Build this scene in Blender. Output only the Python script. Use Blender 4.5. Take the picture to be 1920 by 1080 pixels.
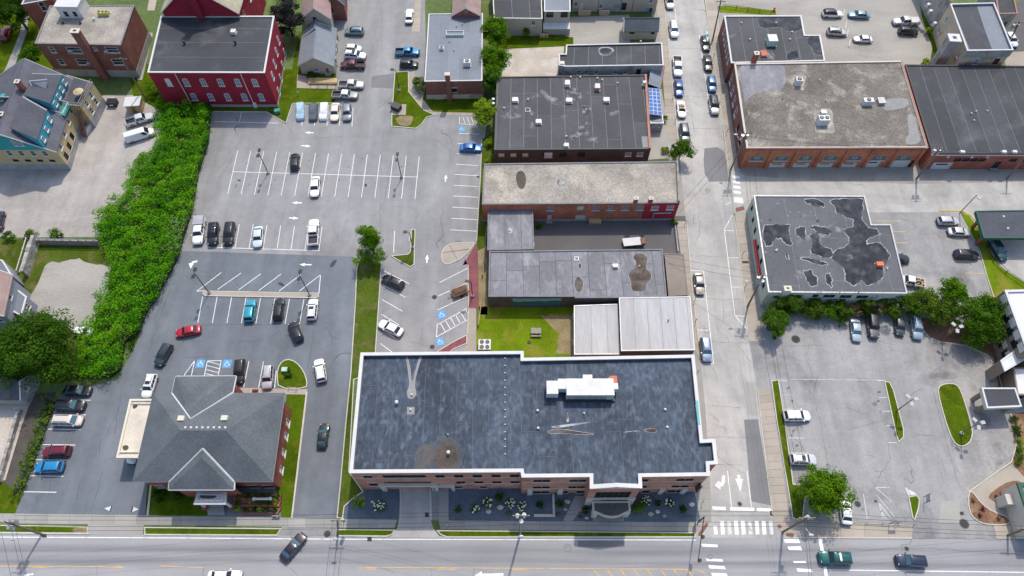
import bpy, bmesh, math, random
import numpy as np
from mathutils import Vector, Matrix

SC = bpy.context.scene
for _o in list(bpy.data.objects): bpy.data.objects.remove(_o)
COL = SC.collection
R = random.Random(7)
NR = np.random.RandomState(11)

# ------------------------------------------------------------------ camera, sky, sun, exposure
FPX, TILT, CAMH = 1300.0, math.radians(30.1), 114.0     # focal length in 1920-px units, tilt from straight down, drone height
cam_d = bpy.data.cameras.new('camera'); cam = bpy.data.objects.new('camera', cam_d); COL.objects.link(cam)
cam_d.sensor_width = 36.0; cam_d.lens = 36.0 * FPX / 1920.0; cam_d.clip_end = 6000.0; cam_d.clip_start = 1.0
cam.location = (0, 0, CAMH); cam.rotation_euler = (TILT, 0, 0)
SC.camera = cam
SUN_EL, SUN_AZ = math.radians(57.0), math.radians(16.0)  # azimuth measured from +Y towards +X
world = bpy.data.worlds.new('World'); SC.world = world; world.use_nodes = True
_nt = world.node_tree; _nt.nodes.clear()
_sky = _nt.nodes.new('ShaderNodeTexSky'); _sky.sky_type = 'NISHITA'; _sky.sun_disc = False
_sky.sun_elevation = SUN_EL; _sky.sun_rotation = SUN_AZ; _sky.air_density = 1.0; _sky.dust_density = 2.0; _sky.ozone_density = 1.0
_bg = _nt.nodes.new('ShaderNodeBackground'); _bg.inputs['Strength'].default_value = 0.15
_wo = _nt.nodes.new('ShaderNodeOutputWorld')
_nt.links.new(_sky.outputs[0], _bg.inputs[0]); _nt.links.new(_bg.outputs[0], _wo.inputs[0])
sun_d = bpy.data.lights.new('sun', 'SUN'); sun_d.energy = 2.15; sun_d.angle = math.radians(1.2); sun_d.color = (1.0, 0.94, 0.845)
sun = bpy.data.objects.new('sun', sun_d); COL.objects.link(sun)
_sd = Vector((math.sin(SUN_AZ)*math.cos(SUN_EL), math.cos(SUN_AZ)*math.cos(SUN_EL), math.sin(SUN_EL)))
sun.rotation_euler = _sd.to_track_quat('Z', 'Y').to_euler(); sun.location = (60, 200, 300)
SC.view_settings.view_transform = 'Standard'; SC.view_settings.look = 'None'
SC.view_settings.exposure = 0.52; SC.view_settings.gamma = 1.0; SC.view_settings.use_curve_mapping = False
SC.render.engine = 'CYCLES'

# ------------------------------------------------------------------ geometry helpers
_cT, _sT = math.cos(TILT), math.sin(TILT)
def _ray(px, py):
    x, y = (px - 960.0) / FPX, (540.0 - py) / FPX
    return Vector((x, y*_cT + _sT, y*_sT - _cT))
def W(px, py, z=0.0):                    # the point at height z that the photograph shows at (px, py)
    d = _ray(px, py); t = (z - CAMH) / d.z
    return Vector((d.x*t, d.y*t, z))
def W2(px, py, z=0.0):
    p = W(px, py, z); return Vector((p.x, p.y))
def onwall(px, py, p0, p1):              # (distance along, height) on the vertical plane through p0-p1
    d = _ray(px, py); e = Vector((p1[0]-p0[0], p1[1]-p0[1])); L = e.length; e /= L
    n = Vector((e.y, -e.x)); den = d.x*n.x + d.y*n.y
    t = (p0[0]*n.x + p0[1]*n.y) / den
    return ((d.x*t - p0[0])*e.x + (d.y*t - p0[1])*e.y, CAMH + d.z*t)
def ccw(P):
    P = [Vector((p[0], p[1])) for p in P]
    a = sum(P[i].x*P[(i+1) % len(P)].y - P[(i+1) % len(P)].x*P[i].y for i in range(len(P)))
    return P if a > 0 else P[::-1]
def PP(pts, z=0.0): return [W2(x, y, z) for x, y in pts]
def inset(P, w):
    n = len(P); out = []
    for i in range(n):
        a, b, c = P[i-1], P[i], P[(i+1) % n]
        e1 = (b-a).normalized(); e2 = (c-b).normalized()
        n1 = Vector((-e1.y, e1.x)); n2 = Vector((-e2.y, e2.x))
        m = (n1+n2); d = max(0.25, m.dot(m)*0.5)
        out.append(b + m*(w/d))
    return out
def smooth_poly(P, it=2):
    for _ in range(it):
        Q = []
        for i in range(len(P)):
            a, b = P[i], P[(i+1) % len(P)]
            Q += [(a[0]*.75+b[0]*.25, a[1]*.75+b[1]*.25), (a[0]*.25+b[0]*.75, a[1]*.25+b[1]*.75)]
        P = Q
    return P
def clip_half(P, n, c):                  # keep n.p <= c
    out = []
    for i in range(len(P)):
        a, b = P[i], P[(i+1) % len(P)]; da, db = n.dot(a)-c, n.dot(b)-c
        if da <= 0: out.append(a)
        if (da < 0 < db) or (db < 0 < da): out.append(a + (b-a)*(da/(da-db)))
    return out

ORG = {}
def org(o): return ORG.get(o.name, Vector((0, 0, 0))) if o else Vector((0, 0, 0))
def tag(o, label=None, cat=None, group=None, kind=None):
    if label: o['label'] = label
    if cat: o['category'] = cat
    if group: o['group'] = group
    if kind: o['kind'] = kind
    return o
def thing(name, label, cat, loc, group=None, rz=0.0):
    o = bpy.data.objects.new(name, None); COL.objects.link(o); o.empty_display_size = .3
    o.location = loc; o.rotation_euler = (0, 0, rz); ORG[o.name] = Vector(loc)
    return tag(o, label, cat, group)
def link(name, me, mat, parent=None, loc=(0, 0, 0), rot=(0, 0, 0)):
    o = bpy.data.objects.new(name, me); COL.objects.link(o)
    if parent: o.parent = parent
    o.location = loc; o.rotation_euler = rot
    if mat and not me.materials: me.materials.append(mat)
    return o
class MB:
    def __init__(s): s.V = []; s.F = []
    def add(s, V, F):
        b = len(s.V); s.V += [tuple(v) for v in V]; s.F += [tuple(i+b for i in f) for f in F]; return s
    def prism(s, P, z0, z1, bottom=False):
        P = ccw(P); n = len(P)
        V = [(p.x, p.y, z0) for p in P] + [(p.x, p.y, z1) for p in P]
        F = [tuple(range(n, 2*n))] + [(i, (i+1) % n, n+(i+1) % n, n+i) for i in range(n)]
        if bottom: F.append(tuple(range(n-1, -1, -1)))
        return s.add(V, F)
    def sheet(s, P, z):
        P = ccw(P); return s.add([(p.x, p.y, z) for p in P], [tuple(range(len(P)))])
    def ring(s, P, w, z0, z1):
        P = ccw(P); Q = inset(P, w); n = len(P)
        V = [(p.x, p.y, z0) for p in P]+[(p.x, p.y, z1) for p in P]+[(p.x, p.y, z1) for p in Q]+[(p.x, p.y, z0) for p in Q]
        F = []
        for i in range(n):
            j = (i+1) % n
            F += [(i, j, n+j, n+i), (n+i, n+j, 2*n+j, 2*n+i), (2*n+i, 2*n+j, 3*n+j, 3*n+i)]
        return s.add(V, F)
    def obox(s, c, d, lx, ly, z0, z1):     # box centred at c (xy), long axis d, full sizes lx (along d), ly
        d = Vector((d[0], d[1])).normalized(); n = Vector((-d.y, d.x)); c = Vector((c[0], c[1]))
        P = [c - d*lx/2 - n*ly/2, c + d*lx/2 - n*ly/2, c + d*lx/2 + n*ly/2, c - d*lx/2 + n*ly/2]
        return s.prism(P, z0, z1, True)
    def box(s, x0, x1, y0, y1, z0, z1):
        return s.prism([(x0, y0), (x1, y0), (x1, y1), (x0, y1)], z0, z1, True)
    def bar(s, p, q, w):                   # square bar between two 3-d points
        return s.tube(p, q, w*.707, w*.707, 4)
    def tube(s, p, q, r0, r1=None, n=8, caps=True):
        r1 = r0 if r1 is None else r1
        p, q = Vector(p), Vector(q); a = (q-p).normalized()
        u = a.orthogonal().normalized(); v = a.cross(u)
        V = []
        for c, r in ((p, r0), (q, r1)):
            for k in range(n):
                t = 2*math.pi*(k+.5)/n; V.append(c + u*(r*math.cos(t)) + v*(r*math.sin(t)))
        F = [(k, (k+1) % n, n+(k+1) % n, n+k) for k in range(n)]
        if caps: F += [tuple(range(n-1, -1, -1)), tuple(range(n, 2*n))]
        return s.add(V, F)
    def ball(s, c, rx, ry=None, rz=None, nu=10, nv=6):
        ry = rx if ry is None else ry; rz = rx if rz is None else rz; c = Vector(c)
        V = [c+Vector((0, 0, -rz))]
        for j in range(1, nv):
            a = math.pi*j/nv - math.pi/2
            for i in range(nu):
                t = 2*math.pi*i/nu; V.append(c+Vector((rx*math.cos(a)*math.cos(t), ry*math.cos(a)*math.sin(t), rz*math.sin(a))))
        V.append(c+Vector((0, 0, rz))); F = []
        for i in range(nu): F.append((0, 1+(i+1) % nu, 1+i))
        for j in range(nv-2):
            for i in range(nu):
                a = 1+j*nu+i; b = 1+j*nu+(i+1) % nu; F.append((a, b, b+nu, a+nu))
        t = len(V)-1
        for i in range(nu): F.append((t, 1+(nv-2)*nu+i, 1+(nv-2)*nu+(i+1) % nu))
        return s.add(V, F)
    def mesh(s, name, o=Vector((0, 0, 0)), smooth=False):
        me = bpy.data.meshes.new(name)
        me.from_pydata([(v[0]-o.x, v[1]-o.y, v[2]-o.z) for v in s.V], [], s.F)
        if smooth: me.polygons.foreach_set('use_smooth', [True]*len(me.polygons))
        return me
    def build(s, name, mat, parent=None, smooth=False):
        o = org(parent); ob = link(name, s.mesh(name, o, smooth), mat, parent); ORG[ob.name] = o; return ob
    def solo(s, name, mat, label, cat, group=None, smooth=False, kind=None):
        xs = [v[0] for v in s.V]; ys = [v[1] for v in s.V]; zs = [v[2] for v in s.V]
        o = Vector(((min(xs)+max(xs))/2, (min(ys)+max(ys))/2, min(zs)))
        ob = link(name, s.mesh(name, o, smooth), mat, None, o); ORG[ob.name] = o
        return tag(ob, label, cat, group, kind)
def structure(name, mb, mat): return tag(mb.build(name, mat), kind='structure')

# ------------------------------------------------------------------ materials
MT = {}
def _n(nt, t, **kw):
    n = nt.nodes.new(t)
    for k, v in kw.items():
        if k in n.inputs: n.inputs[k].default_value = v
        else: setattr(n, k, v)
    return n
def _mixrgb(nt, fac, a, b, mode='MIX'):
    m = nt.nodes.new('ShaderNodeMix'); m.data_type = 'RGBA'; m.blend_type = mode
    for s, v in ((m.inputs[0], fac), (m.inputs[6], a), (m.inputs[7], b)):
        if isinstance(v, bpy.types.NodeSocket): nt.links.new(v, s)
        elif isinstance(v, tuple): s.default_value = v if len(v) == 4 else v+(1,)
        else: s.default_value = v
    return m.outputs[2]
def _math(nt, op, a, b=0.0, clamp=False):
    m = nt.nodes.new('ShaderNodeMath'); m.operation = op; m.use_clamp = clamp
    for s, v in ((m.inputs[0], a), (m.inputs[1], b)):
        if isinstance(v, bpy.types.NodeSocket): nt.links.new(v, s)
        else: s.default_value = v
    return m.outputs[0]
def _ramp(nt, x, lo, hi):
    m = nt.nodes.new('ShaderNodeMapRange'); m.clamp = True; nt.links.new(x, m.inputs[0])
    m.inputs[1].default_value = lo; m.inputs[2].default_value = hi; return m.outputs[0]
def _noise(nt, vec, scale, detail=4.0, rough=.55, dist=0.0):
    n = nt.nodes.new('ShaderNodeTexNoise'); nt.links.new(vec, n.inputs['Vector'])
    n.inputs['Scale'].default_value = scale; n.inputs['Detail'].default_value = detail
    n.inputs['Roughness'].default_value = rough; n.inputs['Distortion'].default_value = dist; return n.outputs['Fac']
def _scaled(nt, vec, s, rz=0.0, loc=(0, 0, 0)):
    m = nt.nodes.new('ShaderNodeMapping'); nt.links.new(vec, m.inputs[0]); m.inputs['Scale'].default_value = s
    m.inputs['Rotation'].default_value = (0, 0, rz); m.inputs['Location'].default_value = loc; return m.outputs[0]
def new_mat(name):
    m = bpy.data.materials.new(name); m.use_nodes = True; nt = m.node_tree; nt.nodes.clear()
    out = nt.nodes.new('ShaderNodeOutputMaterial'); b = nt.nodes.new('ShaderNodeBsdfPrincipled'); nt.links.new(b.outputs[0], out.inputs[0])
    pos = nt.nodes.new('ShaderNodeNewGeometry').outputs['Position']
    MT[name] = m; return m, nt, b, pos
def dk(c, f): return tuple(min(1, x*f) for x in c)
def mat(name, col, rough=.85, var=.25, big=.12, fine=2.5, fvar=.2, col2=None, c2lo=.52, c2hi=.62, c2s=.3, stretch=None, rz=0.0,
        crack=0.0, crs=.06, metal=0.0, bump=0.0, spec=.3, obj=False, orand=0.0):
    m, nt, b, pos = new_mat(name)
    if obj: pos = nt.nodes.new('ShaderNodeTexCoord').outputs['Object']
    v = _scaled(nt, pos, stretch, rz) if stretch else pos
    c = _mixrgb(nt, _ramp(nt, _noise(nt, v, big, 5), .3, .7), dk(col, 1-var), dk(col, 1+var))
    if col2: c = _mixrgb(nt, _ramp(nt, _noise(nt, v, c2s, 6, .6, .4), c2lo, c2hi), c, col2)
    if crack:   # lanes darkened by tyres and rain streaks, and blotchy wear
        c = _mixrgb(nt, 1.0, c, _mixrgb(nt, _ramp(nt, _noise(nt, _scaled(nt, pos, (.28, .035, 1)), 1.0, 5, .6), .32, .66), (.84,)*3, (1.09,)*3), 'MULTIPLY')
        c = _mixrgb(nt, 1.0, c, _mixrgb(nt, _ramp(nt, _noise(nt, pos, .45, 6, .68), .3, .68), (.88,)*3, (1.07,)*3), 'MULTIPLY')
    f = _ramp(nt, _noise(nt, v, fine, 4, .7), .25, .75)
    c = _mixrgb(nt, 1.0, c, _mixrgb(nt, f, (1-fvar,)*3, (1+fvar,)*3), 'MULTIPLY')
    if crack:
        n1 = _noise(nt, pos, crs, 3.5, .5, .35); d = _math(nt, 'ABSOLUTE', _math(nt, 'SUBTRACT', n1, .5))
        k = _math(nt, 'SUBTRACT', 1.0, _ramp(nt, d, .0006, .0022)); k = _math(nt, 'MULTIPLY', k, _ramp(nt, _noise(nt, pos, .05, 2), .5, .58))
        c = _mixrgb(nt, _math(nt, 'MULTIPLY', k, crack), c, dk(col, .28))
    if orand: c = _mixrgb(nt, 1.0, c, _mixrgb(nt, nt.nodes.new('ShaderNodeObjectInfo').outputs['Random'], (1-orand,)*3, (1+orand,)*3), 'MULTIPLY')
    nt.links.new(c, b.inputs['Base Color']); b.inputs['Roughness'].default_value = rough; b.inputs['Metallic'].default_value = metal
    b.inputs['Specular IOR Level'].default_value = spec
    if bump:
        bp = nt.nodes.new('ShaderNodeBump'); bp.inputs['Strength'].default_value = bump; bp.inputs['Distance'].default_value = .05
        nt.links.new(_noise(nt, v, fine*2, 4), bp.inputs['Height']); nt.links.new(bp.outputs[0], b.inputs['Normal'])
    return m
def plain(name, col, rough=.5, metal=0.0, spec=.5, coat=0.0):
    m, nt, b, pos = new_mat(name)
    b.inputs['Base Color'].default_value = tuple(col)+(1,); b.inputs['Roughness'].default_value = rough
    b.inputs['Metallic'].default_value = metal; b.inputs['Specular IOR Level'].default_value = spec; b.inputs['Coat Weight'].default_value = coat
    b.inputs['Coat Roughness'].default_value = .06
    return m
def brick_mat(name, col, mortar=.5, var=.22):
    # brick courses run along the wall; the pattern is far below a pixel and only gives grain and weathering
    m, nt, b, pos = new_mat(name)
    s = nt.nodes.new('ShaderNodeSeparateXYZ'); nt.links.new(pos, s.inputs[0])
    cb = nt.nodes.new('ShaderNodeCombineXYZ'); nt.links.new(_math(nt, 'ADD', s.outputs[0], s.outputs[1]), cb.inputs[0]); nt.links.new(s.outputs[2], cb.inputs[1])
    br = nt.nodes.new('ShaderNodeTexBrick'); nt.links.new(cb.outputs[0], br.inputs['Vector'])
    br.inputs['Scale'].default_value = 1.0; br.inputs['Brick Width'].default_value = .42; br.inputs['Row Height'].default_value = .15; br.inputs['Mortar Size'].default_value = .014
    br.inputs['Color1'].default_value = dk(col, .82)+(1,); br.inputs['Color2'].default_value = dk(col, 1.18)+(1,); br.inputs['Mortar'].default_value = tuple(x*.5+.12*mortar for x in col)+(1,)
    c = _mixrgb(nt, 1.0, br.outputs['Color'], _mixrgb(nt, _ramp(nt, _noise(nt, pos, .35, 5), .3, .7), (1-var,)*3, (1+var,)*3), 'MULTIPLY')
    st = _noise(nt, _scaled(nt, pos, (1.2, 1.2, .12)), 1.0, 4)
    c = _mixrgb(nt, _math(nt, 'MULTIPLY', _ramp(nt, st, .56, .72), .35), c, dk(col, .55))
    nt.links.new(c, b.inputs['Base Color']); b.inputs['Roughness'].default_value = .9; b.inputs['Specular IOR Level'].default_value = .2
    return m
def leaf_mat(name, c1, c2, c3=None, s=.5, trans=.35):
    m, nt, b, pos = new_mat(name)
    c = _mixrgb(nt, _ramp(nt, _noise(nt, pos, s, 3), .3, .7), c1, c2)
    wn = nt.nodes.new('ShaderNodeTexWhiteNoise'); wn.noise_dimensions = '3D'
    sn = nt.nodes.new('ShaderNodeVectorMath'); sn.operation = 'SNAP'; sn.inputs[1].default_value = (.35, .35, .35); nt.links.new(pos, sn.inputs[0]); nt.links.new(sn.outputs[0], wn.inputs['Vector'])
    c = _mixrgb(nt, 1.0, c, _mixrgb(nt, wn.outputs['Value'], (.62,)*3, (1.35, 1.38, 1.2)), 'MULTIPLY')
    if c3: c = _mixrgb(nt, _ramp(nt, _noise(nt, pos, s*2.2, 4, .6), .58, .68), c, c3)
    b.inputs['Roughness'].default_value = .6; b.inputs['Specular IOR Level'].default_value = .06; nt.links.new(c, b.inputs['Base Color'])
    t = nt.nodes.new('ShaderNodeBsdfTranslucent'); nt.links.new(_mixrgb(nt, 1.0, c, (1.25, 1.3, .6), 'MULTIPLY'), t.inputs[0])
    mx = nt.nodes.new('ShaderNodeMixShader'); mx.inputs[0].default_value = trans
    out = [n for n in nt.nodes if n.type == 'OUTPUT_MATERIAL'][0]
    nt.links.new(b.outputs[0], mx.inputs[1]); nt.links.new(t.outputs[0], mx.inputs[2]); nt.links.new(mx.outputs[0], out.inputs[0])
    return m

mat('asphalt_old', (.278, .275, .272), var=.12, big=.045, fine=3, fvar=.09, col2=(.215, .213, .218), c2s=.05, c2lo=.5, c2hi=.75, crack=.75, crs=.035)
def road_mat():
    m, nt, b, pos = new_mat('road_surface'); sx = nt.nodes.new('ShaderNodeSeparateXYZ'); nt.links.new(pos, sx.inputs[0])
    c = _mixrgb(nt, _ramp(nt, _noise(nt, pos, .06, 5), .3, .7), (.285, .282, .286), (.36, .355, .355))
    y = _math(nt, 'ADD', _math(nt, 'ADD', sx.outputs[1], _math(nt, 'MULTIPLY', sx.outputs[0], .002)), _math(nt, 'MULTIPLY', _noise(nt, _scaled(nt, pos, (.04, .3, 1)), 1.0, 3), .8))
    for yc, w in ROAD_TRACKS:   # tyre-worn tracks
        k = _ramp(nt, _math(nt, 'ABSOLUTE', _math(nt, 'SUBTRACT', y, yc)), w, .15)
        k = _math(nt, 'MULTIPLY', k, _ramp(nt, _noise(nt, _scaled(nt, pos, (.02, .7, 1)), 1.0, 4), .3, .62))
        c = _mixrgb(nt, _math(nt, 'MULTIPLY', k, .7), c, (.15, .152, .16))
    c = _mixrgb(nt, 1.0, c, _mixrgb(nt, _noise(nt, pos, 3.0, 4, .7), (.88,)*3, (1.12,)*3), 'MULTIPLY')
    nt.links.new(c, b.inputs['Base Color']); b.inputs['Roughness'].default_value = .85; b.inputs['Specular IOR Level'].default_value = .3
ROAD_TRACKS = ((19.1, 1.25), (17.4, 1.15))
road_mat()
mat('asphalt_worn', (.31, .304, .296), var=.16, big=.06, fine=2.2, fvar=.13, col2=(.175, .172, .172), c2s=.11, c2lo=.54, c2hi=.72, crack=.9, crs=.05)
mat('asphalt_sealed', (.152, .168, .187), var=.14, big=.05, fine=3, fvar=.1, col2=(.19, .205, .225), c2s=.06, c2lo=.5, c2hi=.7, crack=.9, crs=.025)
mat('asphalt_new', (.115, .108, .108), var=.1, big=.2, fine=3, fvar=.1)
mat('asphalt_patch', (.19, .187, .188), var=.12, big=.2, fine=3, fvar=.1)
mat('street_concrete', (.43, .412, .382), var=.1, big=.07, fine=2.5, fvar=.08, col2=(.31, .30, .29), c2s=.09, c2lo=.5, c2hi=.72, crack=.6, crs=.045)
mat('dusty_lot', (.37, .34, .31), var=.14, big=.07, fine=2, fvar=.13, col2=(.42, .40, .38), c2s=.12, c2lo=.52, c2hi=.7, crack=.4, stretch=(.6, 1.6, 1))
mat('gravel', (.335, .315, .28), var=.13, big=.1, fine=3, fvar=.18, col2=(.26, .24, .215), c2s=.12, c2lo=.52, c2hi=.7, stretch=(.5, 1.5, 1), rz=.2)
mat('gravel_tan', (.46, .40, .33), var=.14, big=.2, fine=2.5, fvar=.2, col2=(.5, .47, .43), c2s=.25)
mat('gravel_bed', (.10, .13, .16), var=.2, big=.4, fine=6, fvar=.55)
mat('mulch', (.19, .105, .062), var=.25, big=.6, fine=5, fvar=.4, col2=(.27, .17, .10), c2s=.5)
mat('red_mulch', (.21, .07, .08), var=.2, big=.5, fine=5, fvar=.45)
mat('soil', (.085, .072, .065), var=.25, big=.4, fine=4, fvar=.35)
mat('bare_earth', (.24, .19, .10), var=.25, big=.4, fine=3, fvar=.3)
mat('lawn', spec=0.0, col=(.06, .10, .005), var=.3, big=.18, fine=3.5, fvar=.32, col2=(.115, .13, .012), c2s=.6, c2lo=.5, c2hi=.7)
mat('lawn_dry', spec=0.0, col=(.065, .098, .012), var=.3, big=.2, fine=3, fvar=.3, col2=(.13, .12, .045), c2s=.3, c2lo=.52, c2hi=.66)
mat('lawn_bright', spec=0.0, col=(.12, .185, .008), var=.25, big=.25, fine=3, fvar=.3, col2=(.20, .20, .03), c2s=.22, c2lo=.52, c2hi=.66)
mat('land', (.10, .15, .04), var=.3, big=.05, fine=1, fvar=.3)
mat('slab', orand=0.09, col=(.37, .325, .27), var=.09, big=.3, fine=4, fvar=.08)
mat('slab_grey', orand=0.1, col=(.315, .305, .275), var=.09, big=.25, fine=4, fvar=.08)
mat('joint', (.19, .175, .155), var=.1)
mat('kerb', (.52, .49, .42), var=.1, big=.5, fine=3, fvar=.1)
mat('kerb_yellow', (.62, .46, .08), var=.15, big=.5)
mat('stone', orand=0.3, col=(.33, .31, .28), var=.3, big=1.2, fine=4, fvar=.3)
mat('paint_white', (.80, .80, .79), var=.06, big=.4, fine=3, fvar=.08, col2=(.5, .5, .5), c2s=.9, c2lo=.52, c2hi=.72)
mat('paint_faded', (.62, .62, .61), var=.1, big=.4, fine=3, fvar=.12, col2=(.4, .4, .4), c2s=1.2, c2lo=.5, c2hi=.62)
mat('paint_yellow', (.66, .40, .13), var=.1, big=.4, fine=3, fvar=.1, col2=(.42, .34, .25), c2s=.9)
mat('paint_blue', (.11, .34, .58), var=.1, big=.5, fine=3, fvar=.1)
mat('paving_brick', (.20, .09, .075), var=.15, big=.6, fine=4, fvar=.15)
mat('oil', (.16, .165, .175), var=.3, big=.8, fine=3, fvar=.3, col2=(.07, .07, .075), c2s=1.0, c2lo=.45, c2hi=.65)
mat('iron', (.06, .05, .045), var=.25, big=1, fine=5, fvar=.25)
# roofs
mat('roof_black', orand=0.12, col=(.044, .047, .054), rough=.7, var=.2, big=.1, fine=1.5, fvar=.15, col2=(.10, .104, .11), c2s=.16, c2lo=.54, c2hi=.78)
mat('roof_black_stained', orand=0.15, col=(.048, .050, .057), rough=.65, var=.25, big=.1, fine=1.5, fvar=.2, col2=(.22, .22, .225), c2s=.22, c2lo=.6, c2hi=.72)
mat('roof_puddled', orand=0.08, col=(.098, .102, .112), rough=.7, var=.2, big=.12, fine=1.2, fvar=.15, col2=(.30, .30, .31), c2s=.25, c2lo=.6, c2hi=.74)
mat('roof_blue', orand=0.08, col=(.048, .066, .092), rough=.75, var=.35, big=.16, fine=1.8, fvar=.5, col2=(.105, .13, .165), c2s=.9, c2lo=.5, c2hi=.75, stretch=(1.0, .5, 1))
mat('roof_grey', orand=0.12, col=(.185, .184, .198), rough=.75, var=.18, big=.15, fine=1.6, fvar=.2, col2=(.29, .285, .30), c2s=.35, c2lo=.5, c2hi=.7, stretch=(1.3, .6, 1))
mat('roof_light', orand=0.08, col=(.17, .19, .22), rough=.6, var=.12, big=.12, fine=1.2, fvar=.1)
mat('roof_gravel', (.31, .28, .24), rough=.95, var=.3, big=.16, fine=3.5, fvar=.5, col2=(.42, .38, .31), c2s=.14, c2lo=.5, c2hi=.68)
mat('roof_gravel_dark', (.165, .147, .125), rough=.95, var=.3, big=.12, fine=3, fvar=.55, col2=(.33, .30, .25), c2s=.2, c2lo=.53, c2hi=.68)
mat('roof_metal', orand=0.1, col=(.345, .345, .348), rough=.5, var=.14, big=.25, fine=1.6, fvar=.14, col2=(.36, .355, .37), c2s=.3, c2lo=.5, c2hi=.66, stretch=(1.6, .25, 1))
mat('roof_tan', (.235, .195, .16), var=.1, big=.2, fine=2, fvar=.1)
mat('shingle_grey', orand=0.06, col=(.105, .118, .13), var=.16, big=.25, fine=4, fvar=.35)
mat('shingle_dark', (.075, .080, .095), var=.16, big=.3, fine=4, fvar=.3)
mat('shingle_light', (.20, .22, .245), var=.14, big=.3, fine=4, fvar=.25)
mat('shingle_purple', (.105, .105, .128), var=.16, big=.4, fine=4, fvar=.25)
mat('shingle_brown', (.30, .21, .19), var=.16, big=.4, fine=4, fvar=.25)
mat('slate_tan', (.36, .33, .24), var=.2, big=.5, fine=4, fvar=.3)
mat('roof_white', (.66, .66, .64), var=.1, big=.2, fine=2, fvar=.1, col2=(.45, .44, .42), c2s=.25, c2lo=.6, c2hi=.75)
mat('roof_cream', (.60, .54, .44), var=.12, big=.4, fine=2, fvar=.1, col2=(.30, .21, .13), c2s=.35, c2lo=.64, c2hi=.8)
mat('seam_light', (.25, .255, .27), var=.15, big=.5)
mat('seam_dark', (.05, .05, .055), var=.15, big=.5)
mat('seam_blue', (.105, .12, .14), var=.2, big=.5)
mat('puddle', (.085, .062, .05), rough=.7, spec=.1, var=.4, big=.3, fine=1.2, fvar=.2, col2=(.13, .115, .10), c2s=.3)
mat('puddle_dark', (.04, .045, .055), rough=.7, spec=.1, var=.4, big=.25, fine=1.0, fvar=.3, col2=(.088, .086, .088), c2s=.5, c2lo=.5, c2hi=.72)
mat('scum', (.40, .40, .40), var=.2, big=1.0, col2=(.11, .112, .12), c2s=.5, c2lo=.42, c2hi=.6)
mat('residue', (.062, .064, .07), var=.2, big=.5, col2=(.26, .26, .265), c2s=.9, c2lo=.46, c2hi=.66)
mat('blotch', (.062, .075, .095), var=.2, big=.5, col2=(.105, .095, .085), c2s=.6, c2lo=.4, c2hi=.6)
mat('stain_brown', (.085, .068, .055), var=.3, big=.5, fine=2, fvar=.25)
mat('bare_gravel', (.28, .255, .215), var=.2, big=.4, fine=3, fvar=.4, col2=(.42, .385, .32), c2s=.6, c2lo=.45, c2hi=.62)
mat('patch_grey', (.27, .26, .25), var=.12, big=.4, fine=2, fvar=.15)
# walls
brick_mat('brick_red', (.33, .10, .07)); brick_mat('brick_brown', (.235, .092, .070)); brick_mat('brick_orange', (.44, .15, .08))
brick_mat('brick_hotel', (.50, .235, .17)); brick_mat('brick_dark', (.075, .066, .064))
mat('wall_crimson', (.27, .018, .037), var=.14, big=.4, fine=2, fvar=.12, col2=(.27, .12, .105), c2s=.35, c2lo=.62, c2hi=.74)
mat('wall_scarlet', (.36, .028, .045), var=.12, big=.6, fine=2, fvar=.08)
mat('wall_beige', (.42, .365, .30), var=.08, big=.5, fine=2, fvar=.06, stretch=(1, 1, 5))
mat('wall_yellow', (.50, .40, .22), var=.08, big=.5, fine=2, fvar=.06, stretch=(1, 1, 5))
mat('wall_teal', (.045, .30, .33), var=.12, big=.5, fine=2, fvar=.1, stretch=(1, 1, 5))
mat('wall_turquoise', (.04, .30, .40), var=.1, big=.5, fine=2, fvar=.1, stretch=(1, 1, 5))
mat('wall_lavender', (.27, .275, .32), var=.08, big=.5, fine=2, fvar=.06, stretch=(1, 1, 5))
mat('wall_grey', (.34, .335, .32), var=.16, big=.5, fine=2, fvar=.12, col2=(.22, .215, .2), c2s=.4)
mat('wall_tan', (.50, .42, .32), var=.14, big=.4, fine=2, fvar=.1, col2=(.36, .27, .19), c2s=.35, c2lo=.55)
mat('wall_sage', (.46, .52, .44), var=.1, big=.4, fine=2, fvar=.08)
mat('wall_taupe', (.255, .20, .155), var=.08, big=.4, fine=2, fvar=.06)
mat('wall_dark', (.09, .085, .08), var=.2, big=.5, fine=2, fvar=.15)
mat('foundation', (.34, .335, .33), var=.2, big=.6, fine=3, fvar=.15)
mat('wood_grey', (.30, .27, .24), var=.2, big=1.0, fine=4, fvar=.2); mat('wood_brown', (.23, .13, .075), var=.25, big=1, fine=4, fvar=.25)
mat('wood_tan', (.46, .33, .18), var=.2, big=1, fine=4, fvar=.2)
mat('limestone', (.56, .51, .44), var=.08, big=.5, fine=3, fvar=.06)
mat('white_trim', (.58, .57, .555), var=.05, big=.6, fine=3, fvar=.04, rough=.6)
mat('cream_trim', (.62, .58, .47), var=.06, big=.6, fine=3, fvar=.05, rough=.6)
mat('terracotta', (.38, .19, .15), var=.15, big=.8, fine=2, fvar=.15)
mat('copper_green', (.05, .27, .22), var=.15, big=.6, fine=2, fvar=.12, rough=.6)
mat('green_trim', (.045, .12, .085), var=.1, big=.6)
mat('edge_grey', (.20, .20, .21), var=.15, big=.8); mat('metal_grey', (.36, .37, .38), var=.12, big=.8, rough=.45, metal=.3); mat('metal_white', (.58, .58, .565), var=.08, big=.8, fine=2, fvar=.08, rough=.5)
mat('metal_dark', (.035, .036, .038), var=.15, big=1, rough=.5); mat('galvanised', (.45, .46, .47), var=.15, big=1, rough=.4, metal=.6)
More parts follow.
